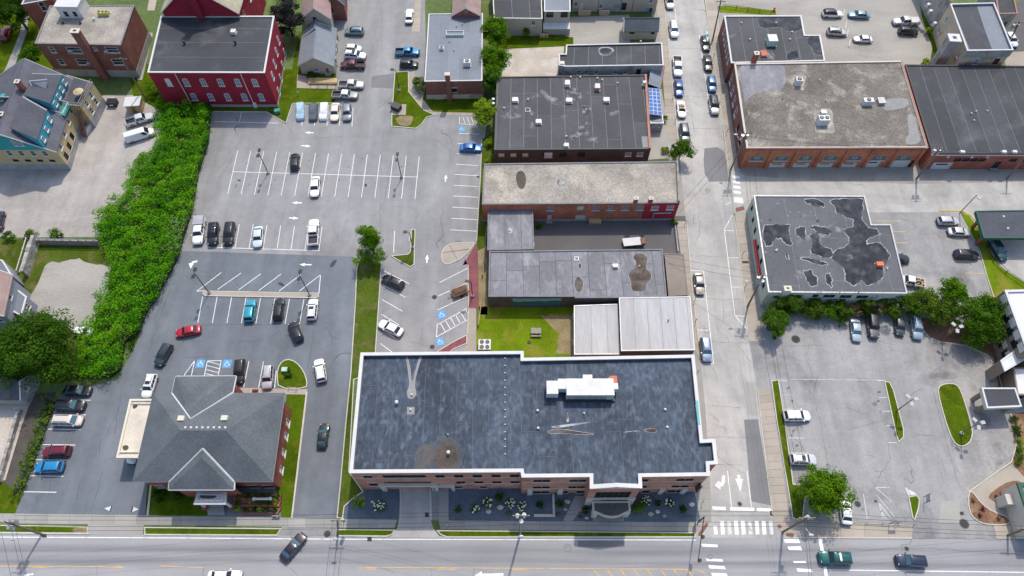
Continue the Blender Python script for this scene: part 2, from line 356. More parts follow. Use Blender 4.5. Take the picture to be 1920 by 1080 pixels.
mat('unit_teal', (.42, .55, .48), var=.1, big=1); mat('unit_red', (.50, .16, .10), var=.1, big=1); mat('unit_yellow', (.47, .43, .14), var=.2, big=1)
plain('glass', (.022, .028, .036), .08, 0, .6); plain('glass_pale', (.18, .22, .25), .12, 0, .6); plain('glass_block', (.13, .155, .15), .25, 0, .5)
plain('solar_cell', (.035, .13, .38), .12, .1, .6, .5); plain('white_paint', (.8, .8, .79), .5); plain('black_paint', (.012, .012, .013), .45)
plain('rubber', (.012, .012, .013), .8); plain('rim', (.38, .38, .39), .35, .7); plain('car_glass', (.015, .022, .028), .05, 0, .7); plain('car_glass_blue', (.05, .12, .15), .05, 0, .7)
plain('lamp_glass', (.42, .42, .41), .3); plain('tail_red', (.38, .012, .012), .25); plain('wire', (.02, .02, .02), .6); plain('orange', (.62, .13, .03), .6); plain('blue_flag', (.02, .12, .52), .7); plain('flag_red', (.5, .04, .05), .7)
plain('banner', (.04, .36, .36), .5); plain('bark', (.10, .075, .055), .9); plain('pole_wood', (.19, .145, .105), .9); plain('satellite', (.66, .66, .66), .5)
plain('teal_plastic', (.05, .42, .44), .5); plain('kayak', (.32, .62, .56), .4); plain('flower_white', (.72, .74, .58), .7); plain('flower_pink', (.38, .03, .11), .7)
# ------------------------------------------------------------------ windows, doors, walls
WINC = {}
def wmesh(key, fn):
    if key not in WINC: WINC[key] = fn()
    return WINC[key]
def _rectring(mb, w, h, t, y0, y1):
    for x0, x1, z0, z1 in ((-w/2, w/2, h-t, h), (-w/2, w/2, 0, t), (-w/2, -w/2+t, t, h-t), (w/2-t, w/2, t, h-t)):
        mb.box(x0, x1, y0, y1, z0, z1)
def opening(parent, p, ang, w, h, kind):
    """a window or door at world point p (sill centre on the wall face), local x along the wall, y outward"""
    w, h = round(w, 2), round(h, 2)
    loc = Vector(p) - org(parent); rot = (0, 0, ang)
    def ob(name, key, mb_fn, m, par, l, r, smooth=False):
        me = wmesh(key, lambda: mb_fn().mesh(name)); o = link(name, me, MT[m], par, l, r); ORG[o.name] = Vector(p) if False else org(parent); return o
    spec = {'sash': ('glass', 'white_trim', .09, 'sill'), 'dark': ('glass', 'metal_dark', .06, 'sill'), 'lime': ('glass', 'metal_dark', .06, 'sill'), 'plain': ('glass', 'metal_dark', .05, None),
            'block': ('glass_block', 'metal_grey', .08, 'sill'), 'pale': ('glass_pale', 'white_trim', .09, 'sill'), 'panel': ('white_trim', 'white_trim', .1, None),
            'door': ('wood_brown', 'white_trim', .1, 'step'), 'wdoor': ('white_trim', 'white_trim', .1, 'step'), 'gdoor': ('glass', 'metal_dark', .08, 'step'),
            'garage': ('white_trim', 'cream_trim', .1, None), 'grid': ('glass', 'metal_dark', .1, 'sill'), 'arch': ('glass_pale', 'white_trim', .11, 'sill'), 'archblind': ('white_trim', 'white_trim', .11, 'sill'),
            'boarded': ('cream_trim', 'wood_grey', .08, None), 'hole': ('black_paint', 'limestone', .05, None)}[kind]
    pm, fm, t, low = spec
    isdoor = kind in ('door', 'wdoor', 'gdoor', 'garage')
    nm = 'door' if isdoor else 'window'
    if kind in ('arch', 'archblind'):
        def shape(ww, hh, z0=0):
            r = ww/2; pts = [(-ww/2, z0), (ww/2, z0)]
            for k in range(9):
                a = math.pi*k/8; pts.append((r*math.cos(a), hh-r*.55+r*.55*math.sin(a)))
            return pts
        def slab(pts, y0, y1):
            mb = MB(); n = len(pts)
            mb.add([(x, y0, z) for x, z in pts]+[(x, y1, z) for x, z in pts], [tuple(range(2*n-1, n-1, -1))]+[(i, n+i, n+(i+1) % n, (i+1) % n) for i in range(n)])
            return mb
        f = ob('window', ('wa', w, h, kind), lambda: slab(shape(w-2*t, h-t, t), 0.0, .05), pm, parent, loc, rot)
        def fr():
            o_, i_ = shape(w, h), shape(w-2*t, h-t, t); n = len(o_); mb = MB()
            V = [(x, .0, z) for x, z in o_]+[(x, .09, z) for x, z in o_]+[(x, .09, z) for x, z in i_]+[(x, 0, z) for x, z in i_]
            F = []
            for i in range(n):
                j = (i+1) % n
                F += [(i, n+i, n+j, j), (n+i, 2*n+i, 2*n+j, n+j), (2*n+i, 3*n+i, 3*n+j, 2*n+j)]
            mb.add(V, F)
            if kind == 'arch': mb.box(-w/2+t, w/2-t, .05, .08, h*.5-.03, h*.5+.03); mb.box(-.025, .025, .05, .075, t, h-t)
            return mb
        ob('frame', ('fa', w, h, kind), fr, fm, f, (0, 0, 0), (0, 0, 0))
    else:
        f = ob(nm, ('w', w, h, pm), lambda: MB().box(-w/2, w/2, -.2, -.13, 0, h), pm, parent, loc, rot)
        def fr():
            mb = MB(); _rectring(mb, w, h, t, -.14, .025)
            if kind in ('sash', 'pale'): mb.box(-w/2+t, w/2-t, -.13, -.02, h*.5-.035, h*.5+.035)
            if kind == 'dark' and w > 1.0: mb.box(-.03, .03, -.13, -.04, t, h-t)
            if kind == 'grid':
                for k in range(1, 6): mb.box(-w/2+w*k/6-.05, -w/2+w*k/6+.05, -.13, -.02, t, h-t)
                for k in range(1, 4): mb.box(-w/2+t, w/2-t, -.13, -.035, h*k/4-.05, h*k/4+.05)
            if kind == 'garage':
                for k in range(1, 4): mb.box(-w/2+t, w/2-t, -.13, -.10, h*k/4-.02, h*k/4+.02)
            return mb
        ob('frame', ('f', w, h, kind), fr, fm, f, (0, 0, 0), (0, 0, 0))
        if kind == 'block':   # a small opening light in the glass-block field
            ob('vent_light', ('vl', w, h), lambda: (lambda m: (_rectring(m, .9, .6, .07, -.12, -.05), m)[1])(MB()), 'white_trim', f, (0, 0, h*.3), (0, 0, 0))
        if kind == 'garage' or kind == 'panel':
            ob('pane', ('gp', w, h), lambda: MB().box(-w*.3, w*.3, -.129, -.11, h*.55, h*.75), 'glass', f, (0, 0, 0), (0, 0, 0))
        if isdoor and kind != 'garage':
            ob('handle', ('hd', w, h), lambda: MB().box(w*.3, w*.3+.05, -.13, -.03, .95, 1.1), 'metal_grey', f, (0, 0, 0), (0, 0, 0))
    if low:
        sm = 'limestone' if kind in ('lime', 'dark', 'grid') else 'white_trim'
        if low == 'sill': ob('sill', ('s', w, sm), lambda: MB().box(-w/2-.12, w/2+.12, -.1, .14, -.13, -.005), sm, f, (0, 0, 0), (0, 0, 0))
        else: ob('step', ('st', w), lambda: MB().box(-w/2-.15, w/2+.15, .01, .6, -.15, -.01), 'slab_grey', f, (0, 0, 0), (0, 0, 0))
    if kind == 'lime': ob('lintel', ('l', w), lambda: MB().box(-w/2-.12, w/2+.12, -.1, .05, h+.005, h+.22), 'limestone', f, (0, 0, 0), (0, 0, 0))
    return f
def facade(mb, p0, p1, z0, z1, holes):
    """wall from p0 to p1 with rectangular recesses (u0,u1,za,zb)"""
    e = Vector((p1[0]-p0[0], p1[1]-p0[1])); L = e.length; e /= L; n = Vector((e.y, -e.x))
    us = sorted(set([0, L]+[min(max(h[k], 0), L) for h in holes for k in (0, 1)])); zs = sorted(set([z0, z1]+[min(max(h[k], z0), z1) for h in holes for k in (2, 3)]))
    def pt(u, z, d=0): return (p0[0]+e.x*u-n.x*d, p0[1]+e.y*u-n.y*d, z)
    for i in range(len(us)-1):
        for j in range(len(zs)-1):
            um, zm = (us[i]+us[i+1])/2, (zs[j]+zs[j+1])/2
            if any(h[0] < um < h[1] and h[2] < zm < h[3] for h in holes): continue
            mb.add([pt(us[i], zs[j]), pt(us[i+1], zs[j]), pt(us[i+1], zs[j+1]), pt(us[i], zs[j+1])], [(0, 1, 2, 3)])
    for a, b, c, d, *dep in holes:
        k = dep[0] if dep else .22
        if dep: mb.add([pt(a, c, k), pt(b, c, k), pt(b, d, k), pt(a, d, k)], [(0, 1, 2, 3)])
        for q in (((a, c), (b, c)), ((b, c), (b, d)), ((b, d), (a, d)), ((a, d), (a, c))):
            (u0, v0), (u1, v1) = q; mb.add([pt(u0, v0), pt(u1, v1), pt(u1, v1, k), pt(u0, v0, k)], [(0, 1, 2, 3)])
class Bld: pass
def building(name, label, px, H, wall, wins=None, wallmats=None, base=0.0, cat='building', group=None, zroof=None, world=None, band=None):
    b = Bld(); b.H = H; b.base = base
    b.P = world if world else PP(px, H)
    c = sum(b.P, Vector((0, 0)))/len(b.P)
    b.root = thing(name, label, cat, (c.x, c.y, base), group)
    wins = wins or {}; wallmats = wallmats or {}
    groups = {}
    n = len(b.P)
    for i in range(n):
        p0, p1 = b.P[i], b.P[(i+1) % n]; e = (p1-p0); L = e.length; e = e/L; nn = Vector((e.y, -e.x)); ang = math.atan2(e.y, e.x)
        holes = []; todo = []
        for s in wins.get(i, []):
            x0, y0, x1, y1, k, w, h, kind = s
            ua, za = onwall(x0, y0, p0, p1); ub, zb = onwall(x1, y1, p0, p1)
            for q in range(k):
                t = q/(k-1) if k > 1 else 0; u = ua+(ub-ua)*t; z = (za+zb)/2
                z = max(base+.05, min(z-h/2, H-.2-h)); u = max(w/2+.1, min(u, L-w/2-.1))
                if not kind.startswith('arch'): holes.append((u-w/2, u+w/2, z, z+h))
                todo.append((u, z, w, h, kind))
        # drop openings that would overlap an earlier one
        keep = []; kh = []
        for (u, z, w, h, kind) in todo:
            r = (u-w/2, u+w/2, z, z+h)
            if any(r[0] < q[1]+.05 and q[0]-.05 < r[1] and r[2] < q[3]+.05 and q[2]-.05 < r[3] for q in kh): continue
            kh.append(r); keep.append((u, z, w, h, kind))
        mb = groups.setdefault(wallmats.get(i, wall), MB())
        facade(mb, p0, p1, base, H, [r+((6.0,) if t[4] == 'void' else ()) for r, t in zip(kh, keep) if not t[4].startswith('arch')])
        for (u, z, w, h, kind) in keep:
            if kind != 'void': opening(b.root, (p0.x+e.x*u, p0.y+e.y*u, z), ang+math.pi, w, h, kind)
    # local x along the wall runs p0->p1 and outward is to the right, so openings are turned to face out
    for m, mb in groups.items(): mb.build('wall', MT[m], b.root)
    if band: MB().prism(inset(b.P, -.05), base, base+band[0]).build('foundation', MT[band[1]], b.root)
    return b
def edge_frame(b, i):
    p0, p1 = b.P[i], b.P[(i+1) % len(b.P)]; e = (p1-p0).normalized(); return p0, p1, e, Vector((e.y, -e.x))
def strips(parent, P, d, width, z, m, gap=.07, cut=None, name='roof_sheet', th=.012, off=0.0):
    d = Vector((d[0], d[1])).normalized(); n = Vector((-d.y, d.x))
    lo = min(n.dot(p) for p in P); hi = max(n.dot(p) for p in P); dl = min(d.dot(p) for p in P); dh = max(d.dot(p) for p in P)
    a = lo-off*width; k = 0
    while a < hi:
        S = clip_half(clip_half(P, n, a+width-gap/2), -n, -(a+gap/2))
        if len(S) >= 3:
            cuts = [dl-1, dh+1]
            if cut:
                t = dl+R.uniform(.2, 1)*cut
                while t < dh: cuts.insert(-1, t); t += cut*R.uniform(.8, 1.25)
            for c0, c1 in zip(cuts, cuts[1:]):
                Q = clip_half(clip_half(S, d, c1-gap/2), -d, -(c0+gap/2)) if cut else S
                if len(Q) >= 3: MB().prism(Q, z, z+th).build(name, m, parent)
        a += width; k += 1
def flat_roof(b, rm, par=.45, cop=.35, cm='white_trim', seam=None, over=.06, copz=.1):
    """seam = (edge index the sheets run along, sheet width, seam material, cut length)"""
    zr = b.H-par; In = inset(b.P, cop*.8); b.zr = zr
    MB().ring(inset(b.P, -over), cop+over, b.H-copz, b.H+.03).build('coping', MT[cm], b.root)
    MB().ring(inset(b.P, .03), cop*.8, zr-.05, b.H-copz-.002).build('parapet', MT[rm], b.root)
    if seam:
        i, w, sm, cut = seam; MB().sheet(In, zr).build('roof', MT[sm], b.root)
        p0, p1, e, n = edge_frame(b, i); strips(b.root, inset(b.P, cop+.02), e, w, zr+.003, MT[rm], cut=cut)
        b.zr = zr+.015
    else: MB().sheet(In, zr).build('roof', MT[rm], b.root)
    return b
def slab3(mb, a, b_, c, d, t):             # sloped quad with thickness t downwards
    q = [Vector(v) for v in (a, b_, c, d)]
    V = q+[v-Vector((0, 0, t)) for v in q]
    mb.add(V, [(0, 1, 2, 3), (7, 6, 5, 4)]+[(i, i+4, (i+1) % 4+4, (i+1) % 4) for i in range(4)])
def gable(b, Q, ze, zr, rm, wall, over=.35, front=1, trim='white_trim'):
    """gable roof over quad Q (a,b,c,d world ccw); ridge joins the middles of b-c and d-a"""
    a, b1, c, d = Q
    e = ((b1-a).normalized()); A, B, C, D = a-e*over, b1+e*over, c+e*over, d-e*over
    m0, m1 = (D+A)/2, (B+C)/2; s = (C-B).normalized()*over; k = (zr-ze)/((C-B).length/2)*over
    for p, q, m_ in ((A-s, B-s, 0), (C+s, D+s, 1)):
        mb = MB(); r0, r1 = (m0, m1) if m_ == 0 else (m1, m0)
        slab3(mb, (p.x, p.y, ze-k), (q.x, q.y, ze-k), (r1.x, r1.y, zr), (r0.x, r0.y, zr), .16) if m_ == 0 else slab3(mb, (p.x, p.y, ze-k), (q.x, q.y, ze-k), (r1.x, r1.y, zr), (r0.x, r0.y, zr), .16)
        mb.build('roof_slope', MT[rm], b.root)
    MB().tube((m0.x, m0.y, zr+.02), (m1.x, m1.y, zr+.02), .11, .11, 6).build('ridge_cap', MT[rm], b.root)
    for u, v, w_ in ((b1, c, (b1+c)/2), (d, a, (d+a)/2)): MB().add([(u.x, u.y, ze), (v.x, v.y, ze), (w_.x, w_.y, zr-.17)], [(0, 1, 2)]).build('gable', MT[wall], b.root)
    t = MB()
    for (u, v) in ((B-s, C+s), (D+s, A-s)):
        mm = (u+v)/2
        for q in (u, v): t.bar((q.x, q.y, ze-k-.05), (mm.x, mm.y, zr-.06), .2)
    t.build('rake_trim', MT[trim], b.root)
def hip(b, Q, ze, zr, rm, over=.5, ridge=None, trim='white_trim', fascia=.28):
    """hip roof over quad Q with ridge line between two world points"""
    E = inset(Q, -over); r0, r1 = ridge
    V = [(p.x, p.y, ze) for p in E]+[(r0.x, r0.y, zr), (r1.x, r1.y, zr)]
    # Q = TL,BL,BR,TR ; ridge r0 (left) r1 (right)
    for f in ((0, 1, 4), (1, 2, 5, 4), (2, 3, 5), (3, 0, 4, 5)): MB().add([V[k] for k in f], [tuple(range(len(f)))]).build('roof_slope', MT[rm], b.root)
    MB().ring(E, .3, ze-fascia, ze-.005).build('fascia', MT[trim], b.root)
def rooftop_box(name, label, cat, px, py, zr, lx, ly, h, m, ang=0.0, fans=0, fm='metal_dark', group=None, top=None, legs=True):
    p = W(px, py, zr+h*.5); r = thing(name, label, cat, (p.x, p.y, zr), group, ang)
    def lb(mb, nm, mm): return link(nm, mb.mesh(nm), MT[mm], r)
    lb(MB().box(-lx/2, lx/2, -ly/2, ly/2, .1, h), 'housing', m)
    lb(MB().box(-lx/2-.1, lx/2+.1, -ly/2-.1, ly/2+.1, 0, .1), 'base_frame', 'metal_grey')
    if top: lb(MB().box(-lx/2-.04, lx/2+.04, -ly/2-.04, ly/2+.04, h+.002, h+.07), 'lid', top)
    for k in range(fans):
        x = (k-(fans-1)/2)*lx/max(1, fans); rr = min(lx/max(1, fans), ly)*.36
        f = lb(MB().tube((x, 0, h+.005), (x, 0, h+.1), rr, rr, 14), 'fan_grille', fm)
        q = link('fan_hub', MB().tube((x, 0, h+.1), (x, 0, h+.13), rr*.3, rr*.3, 8).mesh('fan_hub'), MT['metal_grey'], f)
    if not top and not fans:
        lb(MB().box(-lx*.35, lx*.35, -ly/2-.03, -ly/2-.003, h*.25, h*.8), 'louvre', 'metal_dark')
        lb(MB().box(-lx/2+.05, lx/2-.05, -ly/2+.05, ly/2-.05, h+.002, h+.04), 'lid', m)
    return r
def vent(b, px, py, r=.22, h=.5, m='white_trim', cap=True):
    r *= .72; h *= .8
    p = W(px, py, b.zr+h*.5); mb = MB().tube((p.x, p.y, b.zr), (p.x, p.y, b.zr+h), r*.6, r*.6, 8)
    if cap: mb.ball((p.x, p.y, b.zr+h), r, r, r*.6, 8, 5)
    return mb.build('roof_vent', MT[m], b.root)
def blob(parent, px, z, m, name='puddle', th=.004, it=2, edge=None):
    P = PP(smooth_poly(px, it), z)
    if edge:
        Q = ccw(P); O = inset(Q, -edge); n = len(Q); mb = MB()
        for i in range(n):
            j = (i+1) % n; f0, f1 = (.35+.65*abs(math.sin(i*1.7)) for i in (i, i+1)); h = z+R.uniform(0, .002)
            mb.add([(v.x, v.y, h) for v in (Q[i]-(O[i]-Q[i])*.3, Q[j]-(O[j]-Q[j])*.3, Q[j].lerp(O[j], f1), Q[i].lerp(O[i], f0))], [(0, 1, 2, 3)])
        mb.build('puddle_rim', MT['scum'], parent)
    return MB().sheet(P, z+th).build(name, MT[m], parent)
def chimney(parent, px, py, z, w, d, h, m='brick_red', ang=0.0, cap='limestone', flue=True, base=None):
    """brick stack whose top centre shows at (px,py) at height z+h"""
    p = W(px, py, z+h); dv = (math.cos(ang), math.sin(ang))
    ch = MB().obox((p.x, p.y), dv, w, d, base if base is not None else z-.3, z+h).build('chimney', MT[m], parent)
    MB().obox((p.x, p.y), dv, w+.16, d+.16, z+h+.002, z+h+.14).build('cap', MT[cap], ch)
    if flue: MB().obox((p.x, p.y), dv, w*.45, d*.45, z+h+.143, z+h+.16).build('flue', MT['black_paint'], ch)
    return ch

# ------------------------------------------------------------------ vegetation
def leaf_mesh(name, C, N, size, o, jit=.6):
    n = len(C); N = N + NR.normal(0, jit, (n, 3)); N /= np.linalg.norm(N, axis=1)[:, None]+1e-6
    A = np.cross(N, NR.normal(0, 1, (n, 3))); A /= np.linalg.norm(A, axis=1)[:, None]+1e-6; B = np.cross(N, A)
    s = size*NR.uniform(.5, 1.4, (n, 1))
    V = np.empty((n, 4, 3)); V[:, 0] = C-A*s; V[:, 1] = C-B*s*.6; V[:, 2] = C+A*s; V[:, 3] = C+B*s*.6
    V = (V.reshape(-1, 3)-np.array(o)).astype(np.float32)
    me = bpy.data.meshes.new(name); me.vertices.add(4*n); me.vertices.foreach_set('co', V.ravel())
    me.loops.add(4*n); me.loops.foreach_set('vertex_index', np.arange(4*n, dtype=np.int32))
    me.polygons.add(n); me.polygons.foreach_set('loop_start', np.arange(0, 4*n, 4, dtype=np.int32))
    me.update(calc_edges=True); return me
def crown_points(c, rx, ry, rz, n, clumps, cr):
    c = np.array(c); D = NR.normal(0, 1, (clumps, 3)); D /= np.linalg.norm(D, axis=1)[:, None]
    rad = NR.uniform(.25, 1.0, (clumps, 1))**.6; K = D*rad*np.array([rx, ry, rz])*.88*NR.uniform(.72, 1.22, (clumps, 1))
    K[:, 2] = np.where(K[:, 2] < -rz*.75, -K[:, 2]*.5, K[:, 2])
    idx = NR.randint(0, clumps, n); d = NR.normal(0, 1, (n, 3)); d /= np.linalg.norm(d, axis=1)[:, None]; d[:, 2] = np.abs(d[:, 2])*.9+d[:, 2]*.1
    r = cr*NR.uniform(.55, 1.1, (n, 1))*NR.uniform(.5, 1.35, (clumps, 1))[idx]
    return c+K[idx]+d*r*np.array([1, 1, .8]), d+D[idx]*.35
def tree(label, px, py, zc, rx, rz, leaf='leaf_mid', n=4200, size=.26, ry=None, clumps=70, cr=None, cat='tree', name='broadleaf_tree', group=None, trunk=.22, extra=()):
    p = W(px, py, zc); ry = ry or rx; cr = cr or rx*.3
    r = thing(name, label, cat, (p.x, p.y, 0), group)
    mb = MB(); base = Vector((p.x, p.y, 0)); top = Vector((p.x+R.uniform(-.2, .2), p.y+R.uniform(-.2, .2), zc-rz*.35))
    mb.tube(base, top, trunk, trunk*.6, 8)
    for k in range(6):
        a = 2*math.pi*k/6+R.uniform(-.4, .4); q = top+Vector((math.cos(a)*rx*.55, math.sin(a)*ry*.55, rz*R.uniform(.3, .8)))
        mb.tube(top-Vector((0, 0, .2)), q, trunk*.45, trunk*.12, 6); mb.tube(top.lerp(q, .55), q+Vector((R.uniform(-1, 1)*rx*.3, R.uniform(-1, 1)*ry*.3, rz*.25)), trunk*.2, trunk*.07, 5)
    mb.build('trunk', MT['bark'], r)
    n = int(n*2.0); size *= .68; C, N = crown_points((p.x, p.y, zc), rx, ry, rz, n, clumps, cr)
    for (dx, dy, dz, sx, sz, kk) in extra:
        C2, N2 = crown_points((p.x+dx, p.y+dy, zc+dz), sx, sx, sz, kk, max(12, clumps//3), cr); C = np.vstack([C, C2]); N = np.vstack([N, N2])
    link('crown', leaf_mesh('crown', C, N, size, org(r)), MT[leaf], r)
    return r
def shrub(label, px, py, rx, rz, leaf='leaf_mid', n=420, size=.16, ry=None, name='shrub', cat='shrub', group=None, flowers=None, z0=0.0):
    p = W(px, py, z0+rz*.7); ry = ry or rx; r = thing(name, label, cat, (p.x, p.y, z0), group)
    mb = MB()
    for k in range(5):
        a = 2*math.pi*k/5; mb.tube((p.x, p.y, z0), (p.x+math.cos(a)*rx*.5, p.y+math.sin(a)*ry*.5, z0+rz*.9), .035, .015, 5)
    mb.build('stems', MT['bark'], r)
    C, N = crown_points((p.x, p.y, z0+rz*.75), rx, ry, rz*.8, int(n*1.5), 16, rx*.36)
    link('foliage', leaf_mesh('foliage', C, N, size*.8, org(r)), MT[leaf], r)
    if flowers:
        m, k, fs = flowers; a = NR.uniform(0, 6.28, k); q = NR.uniform(0, 1, k)**.5*.95; fb = MB()
        for i in range(k):
            x, y = p.x+math.cos(a[i])*q[i]*rx, p.y+math.sin(a[i])*q[i]*ry
            fb.ball((x, y, z0+rz*(.75+.85*math.sqrt(max(0, 1-q[i]**2)))), fs, fs, fs*.75, 6, 4)
        fb.build('blossom', MT[m], r)
    return r
def inside(P, x, y):
    c = False; j = len(P)-1
    for i in range(len(P)):
        a, b = P[i], P[j]
        if (a.y > y) != (b.y > y) and x < (b.x-a.x)*(y-a.y)/(b.y-a.y)+a.x: c = not c
        j = i
    return c
def thicket(name, label, cat, px, h, leaf, dens, size, kind=None, z=None, group=None, wob=.8, under='thicket_floor', base=0.0):
    """a planted mass following an outline: mounds of leaves over stems"""
    P = PP(px, (h*.45 if z is None else z)+base); xs = [p.x for p in P]; ys = [p.y for p in P]
    area = abs(sum(P[i].x*P[(i+1) % len(P)].y-P[(i+1) % len(P)].x*P[i].y for i in range(len(P))))/2
    n = int(area*dens); C = []
    ph = [R.uniform(0, 6.28) for _ in range(8)]
    def hh(x, y):
        v = math.sin(x*.9+ph[0])*math.sin(y*.8+ph[1])+.7*math.sin(x*1.9+y*.6+ph[2])+.6*math.sin(y*2.1-x*.7+ph[3])
        return h*(1+.16*wob*v)
    while len(C) < n:
        x, y = R.uniform(min(xs), max(xs)), R.uniform(min(ys), max(ys))
        if inside(P, x, y): C.append((x, y, hh(x, y)))
    C = np.array(C); cx, cy = C[:, 0].mean(), C[:, 1].mean()
    k = max(8, n//26); idx = NR.randint(0, k, n); K = C[:k].copy(); up = NR.uniform(-.35, .25, k)*h*.5
    d = NR.normal(0, 1, (n, 3)); d /= np.linalg.norm(d, axis=1)[:, None]; d[:, 2] = np.abs(d[:, 2])
    half = n*2//3; rr = NR.uniform(.55, 1.0, (n, 1))*min(.9, h*.36)
    Q = K[idx]+np.array([0, 0, 1])*up[idx][:, None]+d*rr; Q[half:, :2] = C[half:, :2]; Q[half:, 2] = C[half:, 2]*NR.uniform(.35, 1.0, n-half)
    Q[:, 2] = np.maximum(Q[:, 2]+base, base+.05); N = d+np.array([0, 0, .8])
    r = thing(name, label, cat, (cx, cy, base), group); tag(r, kind=kind)
    link('foliage', leaf_mesh('foliage', Q, N, size, org(r)), MT[leaf], r)
    st = MB()
    for i in range(min(60, k)): st.tube((K[i][0], K[i][1], base), (K[i][0]+R.uniform(-.2, .2), K[i][1]+R.uniform(-.2, .2), base+K[i][2]*.9), .03, .015, 4, False)
    st.build('stems', MT['bark'], r)
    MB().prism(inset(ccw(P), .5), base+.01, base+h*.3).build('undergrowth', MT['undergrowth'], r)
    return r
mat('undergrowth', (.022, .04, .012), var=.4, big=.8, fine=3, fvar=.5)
leaf_mat('leaf_mid', (.05, .13, .008), (.11, .21, .015)); leaf_mat('leaf_dark', (.03, .085, .008), (.065, .14, .015)); leaf_mat('leaf_bright', (.085, .19, .006), (.15, .27, .012)); leaf_mat('leaf_hedge', (.06, .12, .01), (.12, .19, .02))
leaf_mat('leaf_weed', (.055, .22, .004), (.15, .36, .008), (.21, .34, .02), s=.16); leaf_mat('leaf_lime', (.20, .30, .015), (.30, .40, .03)); leaf_mat('leaf_purple', (.035, .03, .032), (.065, .058, .058), trans=.15)
leaf_mat('leaf_brown', (.20, .13, .07), (.30, .21, .12), trans=.15); leaf_mat('leaf_olive', (.08, .15, .012), (.16, .22, .03)); leaf_mat('leaf_blossom', (.42, .46, .30), (.16, .26, .06))

# ------------------------------------------------------------------ vehicles (built along +x, centred, standing on z = 0)
PAINT = {}
def paint(col):
    k = tuple(col)
    if k not in PAINT: PAINT[k] = plain('car_paint_%d' % len(PAINT), col, .28, .0 if max(col) > .5 else .25, .5, .6)
    return PAINT[k]
def loft(mb, rings):
    n = len(rings[0]); b = []
    for r in rings: b += r
    F = [tuple(range(n-1, -1, -1)), tuple(range((len(rings)-1)*n, len(rings)*n))]
    for k in range(len(rings)-1):
        for i in range(n): F.append((k*n+i, k*n+(i+1) % n, (k+1)*n+(i+1) % n, (k+1)*n+i))
    mb.add(b, F)
def body_ring(x, w, z0, zt, sh=.1):
    return [(x, -w*.86, z0), (x, w*.86, z0), (x, w, z0+.18), (x, w, zt-sh*1.6), (x, w*.93, zt-sh*.45), (x, w*.72, zt), (x, 0, zt+.035), (x, -w*.72, zt), (x, -w*.93, zt-sh*.45), (x, -w, zt-sh*1.6), (x, -w, z0+.18)]
KINDS = {  # L, W, belt stations [(x fraction, width fraction, top z)], cabin (xb0, xb1, xt0, xt1), belt z, roof z, wheel r, axle x
 'sedan': dict(L=4.7, W=1.82, top=[(-.5, .66, .68), (-.485, .84, .82), (-.44, .95, .93), (-.36, 1, .96), (.18, 1, .96), (.34, .985, .87), (.43, .93, .79), (.48, .8, .7), (.5, .6, .6)], cab=(-1.72, 1.02, -1.0, .28), belt=.93, roof=1.44, r=.32, ax=(-1.38, 1.42)),
 'hatch': dict(L=4.2, W=1.78, top=[(-.5, .7, .76), (-.485, .86, .92), (-.44, .96, 1.0), (-.36, 1, 1.0), (.18, 1, .98), (.34, .98, .9), (.43, .93, .8), (.48, .8, .7), (.5, .6, .6)], cab=(-1.98, .96, -1.55, .22), belt=.95, roof=1.5, r=.31, ax=(-1.26, 1.3)),
 'suv': dict(L=4.75, W=1.9, top=[(-.5, .76, .85), (-.485, .88, 1.04), (-.44, .97, 1.12), (-.36, 1, 1.12), (.2, 1, 1.1), (.37, .98, 1.02), (.44, .93, .92), (.485, .8, .8), (.5, .62, .68)], cab=(-2.26, 1.08, -1.95, .34), belt=1.07, roof=1.72, r=.36, ax=(-1.42, 1.45)),
 'jeep': dict(L=4.4, W=1.86, top=[(-.5, .92, 1.0), (-.48, .97, 1.15), (-.38, 1, 1.16), (.12, .98, 1.14), (.4, .86, 1.08), (.47, .82, 1.0), (.5, .8, .85)], cab=(-2.12, .62, -2.05, .42), belt=1.12, roof=1.8, r=.4, ax=(-1.35, 1.4)),
 'minivan': dict(L=5.0, W=1.95, top=[(-.5, .86, .95), (-.475, .96, 1.1), (-.38, 1, 1.12), (.22, 1, 1.08), (.4, .97, .95), (.47, .88, .82), (.5, .72, .66)], cab=(-2.4, 1.75, -2.15, .75), belt=1.05, roof=1.74, r=.34, ax=(-1.5, 1.55)),
 'cargo_van': dict(L=5.6, W=2.0, top=[(-.5, .92, 1.1), (-.485, .98, 1.2), (-.38, 1, 1.22), (.26, 1, 1.18), (.42, .97, 1.02), (.475, .9, .9), (.5, .76, .7)], cab=(-2.74, 1.95, -2.66, 1.1), belt=1.15, roof=2.05, r=.36, ax=(-1.75, 1.75)),
 'pickup': dict(L=5.6, W=1.95, top=[(-.14, 1, 1.12), (.0, 1, 1.12), (.22, 1, 1.1), (.42, .98, 1.02), (.475, .92, .92), (.5, .78, .74)], cab=(-.78, 1.28, -.62, .62), belt=1.08, roof=1.78, r=.39, ax=(-1.75, 1.75)),
 'convertible': dict(L=4.4, W=1.78, top=[(-.5, .80, .72), (-.47, .93, .88), (-.38, 1, .92), (.14, 1, .92), (.36, .98, .84), (.46, .90, .74), (.5, .72, .6)], cab=None, belt=.9, roof=1.2, r=.32, ax=(-1.3, 1.35)),
}
def frustum(mb, x0, x1, y, z0, X0, X1, Y, z1):
    mb.add([(x0, -y, z0), (x1, -y, z0), (x1, y, z0), (x0, y, z0), (X0, -Y, z1), (X1, -Y, z1), (X1, Y, z1), (X0, Y, z1)],
           [(4, 5, 6, 7), (0, 1, 5, 4), (1, 2, 6, 5), (2, 3, 7, 6), (3, 0, 4, 7)])
CARM = {}
